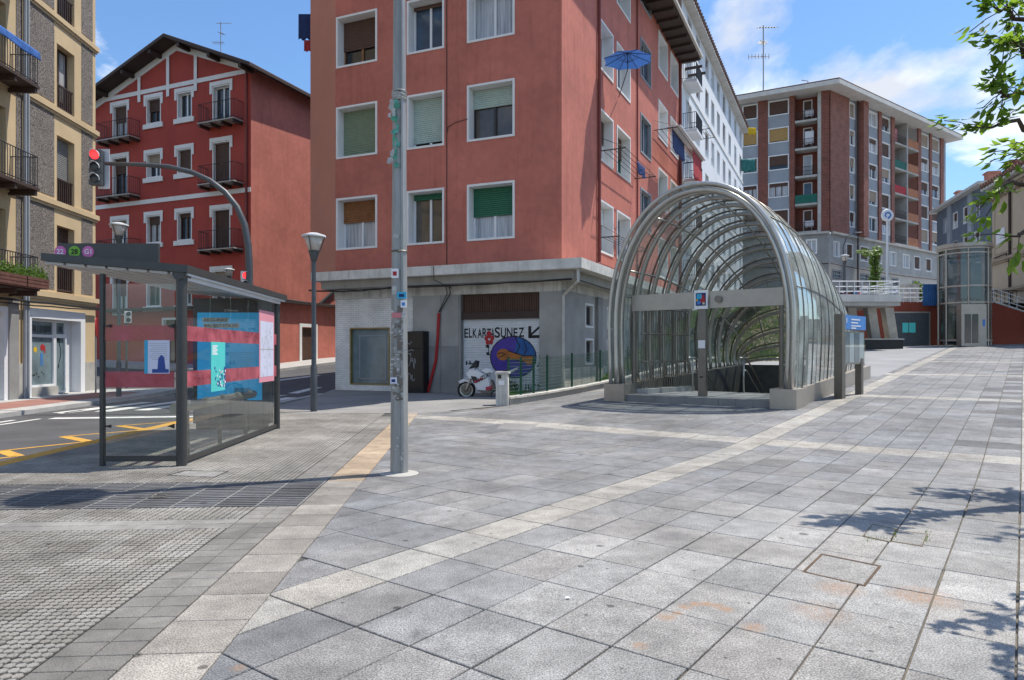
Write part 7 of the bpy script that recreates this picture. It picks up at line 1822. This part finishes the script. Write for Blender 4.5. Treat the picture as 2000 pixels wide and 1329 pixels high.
mb = MB(); mb.tube([KF.P(1.15, .2, .3), KF.P(1.5, .22, .34), KF.P(1.95, .2, .55)], [.03, .055, .06], 8); mb.build('exhaust', 'steel_dark', bike)
for s_ in (-1, 1):
    mb = MB(); mb.tube([KF.P(.55, s_*.15, 1.15), KF.P(.40, s_*.32, 1.17)], .012, 5); mb.lathe([(.01, -.02), (.07, -.015), (.07, .015), (.01, .02)], KF.P(.38, s_*.34, 1.18), 10, (KF.d.x, KF.d.y, 0)); mb.build('mirror', 'black_plastic', bike)
mb = MB(); mb.tube([KF.P(.66, -.33, .98), KF.P(.60, 0, 1.0), KF.P(.66, .33, .98)], .018, 6); mb.build('handlebar', 'iron', bike)
mb = MB(); mb.tube([KF.P(1.15, .15, .25), KF.P(1.2, .38, .0)], .015, 5); mb.build('stand', 'iron', bike)
mb = MB(); o_ = Vector(KF.P(.68, .275, .52)); e_ = Vector(KF.P(1.14, .275, .76)); text(mb, 'SUZUKI', o_, e_-o_, (0, 0, .15)); mb.build('lettering', 'black_print', bike)
# ------------------------------------------------------------------ tree at the right, only its outer twigs reach the picture
random.seed(31)
tx0, ty0 = 8.3, 6.6
trr = thing('cherry_tree', (tx0, ty0, gz(tx0, ty0)), 'leafy green tree whose twigs hang over the plaza', 'tree')
b = Vector((tx0, ty0, 0)); top = b+Vector((-.1, .05, 2.7))
tmb = MB(); tmb.tube([b, b+Vector((.02,0,1.2)), top], [.20, .16, .13], 10)
lmb = MB()
def leaf(p, d, L):
    d = d.normalized(); s = d.cross(Vector((0,0,1)));
    if s.length < .1: s = Vector((1,0,0))
    s.normalize(); s = (s+Vector((random.gauss(0,.35), random.gauss(0,.35), random.gauss(0,.35)))).normalized(); s = (s-d*s.dot(d)).normalized(); n = d.cross(s)
    w = L*.26
    c = [p, p+d*L*.3+s*w*.85+n*L*.05, p+d*L*.62+s*w*.8+n*L*.02, p+d*L-n*L*.12, p+d*L*.62-s*w*.8+n*L*.02, p+d*L*.3-s*w*.85+n*L*.05]
    m0, m1 = p+d*L*.32-n*L*.03, p+d*L*.65-n*L*.05
    i = len(lmb.v); lmb.v += [tuple(q) for q in c]+[tuple(m0), tuple(m1)]
    lmb.f += [(i, i+1, i+6), (i+1, i+2, i+7, i+6), (i+2, i+3, i+7), (i+3, i+4, i+7), (i+4, i+5, i+6, i+7), (i+5, i, i+6)]
def bunch(p, d, n=9, L=.115):
    for k in range(n):
        v = (d*1.0+Vector((random.gauss(0,.55), random.gauss(0,.55), random.gauss(-.45,.35)))); leaf(p+Vector((random.gauss(0,.03),)*1+(random.gauss(0,.03), random.gauss(0,.03))), v, L*random.uniform(.7, 1.25))
def limb(pts, r0, twigs, dens=1.0, start=.35):
    P = [Vector(p) for p in pts]; K = 14; path = []
    for i in range(K+1):
        t = i/K*(len(P)-1); k = min(int(t), len(P)-2); f = t-k; path.append(P[k].lerp(P[k+1], f)+Vector((random.gauss(0,.025), random.gauss(0,.025), random.gauss(0,.025)))*(1 if 0 < i < K else 0))
    tmb.tube(path, [r0*(1-.88*i/K)+.004 for i in range(K+1)], 6)
    for q in range(twigs):
        t = start+(1-start)*(q+1)/twigs; k = min(int(t*K), K-1); p = path[k].lerp(path[k+1], t*K-k); d0 = (path[k+1]-path[k]).normalized()
        d = (d0+Vector((random.gauss(0,.6), random.gauss(0,.6), random.gauss(-.05,.5)))).normalized(); L = random.uniform(.12, .38)
        e = p+d*L; tmb.tube([p, p+d*L*.5+Vector((0,0,.02)), e], .005, 4)
        bunch(e, d, int(6*dens)+1); bunch(p+d*L*.55, d, int(3*dens)+1)
    bunch(path[-1], (path[-1]-path[-2]).normalized(), 8)
T = at
lim = [
 [top, T(2130,330,7.2), T(2040,262,7.0), T(1985,238,6.9), T(1905,250,6.8)],
 [top, T(2150,200,7.3), T(2040,60,7.1), T(1978,30,7.0), T(1938,12,6.9)],
 [top, T(2120,260,7.2), T(2030,180,7.0), T(1975,190,6.9), T(1938,170,6.8)],
 [top, T(2120,240,7.2), T(2020,110,6.9), T(1990,85,6.8), T(1962,82,6.7)],
 [top, T(2140,380,7.2), T(2040,352,7.0), T(1980,360,6.9), T(1932,382,6.8)],
 [top, T(2150,460,7.2), T(2060,450,7.0), T(1996,455,6.9), T(1975,462,6.8)],
 [top, T(2140,300,7.3), T(2050,290,7.1), T(1999,300,7.0)],
]
dn = (4, 15, 14, 13, 5, 2, 9)
for p, n_ in zip(lim, dn): limb(p, .05, n_, start=.5 if n_ > 4 else .8)
# crown beyond the frame: gives the dappled shade on the paving
for (e_, n_) in (((3.75,4.3,2.9),9), ((3.6,3.85,3.0),8), ((6.2,7.8,3.9),10), ((6.45,7.9,4.3),14), ((6.9,7.7,4.0),16), ((6.7,8.3,4.6),14), ((7.2,8.0,4.6),14), ((7.2,7.6,5.6),14), ((8.2,8.6,5.2),12), ((10.0,6.0,5.2),12), ((10.4,7.6,4.8),12), ((8.8,4.6,4.4),12), ((6.4,6.6,5.6),14), ((6.9,5.4,5.0),12)):
    e_ = Vector(e_); m_ = top.lerp(e_, .5)+Vector((0,0,.5)); limb([top, m_, e_], .06, n_, 1.2, .45)
tmb.build('trunk', 'bark', trr, smooth=True); lmb.build('crown', 'leaf', trr)
# litter: a scrap of paper on the slabs
x, y = gpt(1108, 1171); mb = MB(); mb.quad((x-.018, y, .006), (x+.004, y-.012, .012), (x+.022, y+.004, .007), (x+.0, y+.014, .016)); o = mb.build('paper_scrap', 'white_print'); md = o.modifiers.new('t', 'SOLIDIFY'); md.thickness = .002
tag(o, 'small crumpled white paper scrap lying on the plaza slabs', 'litter')
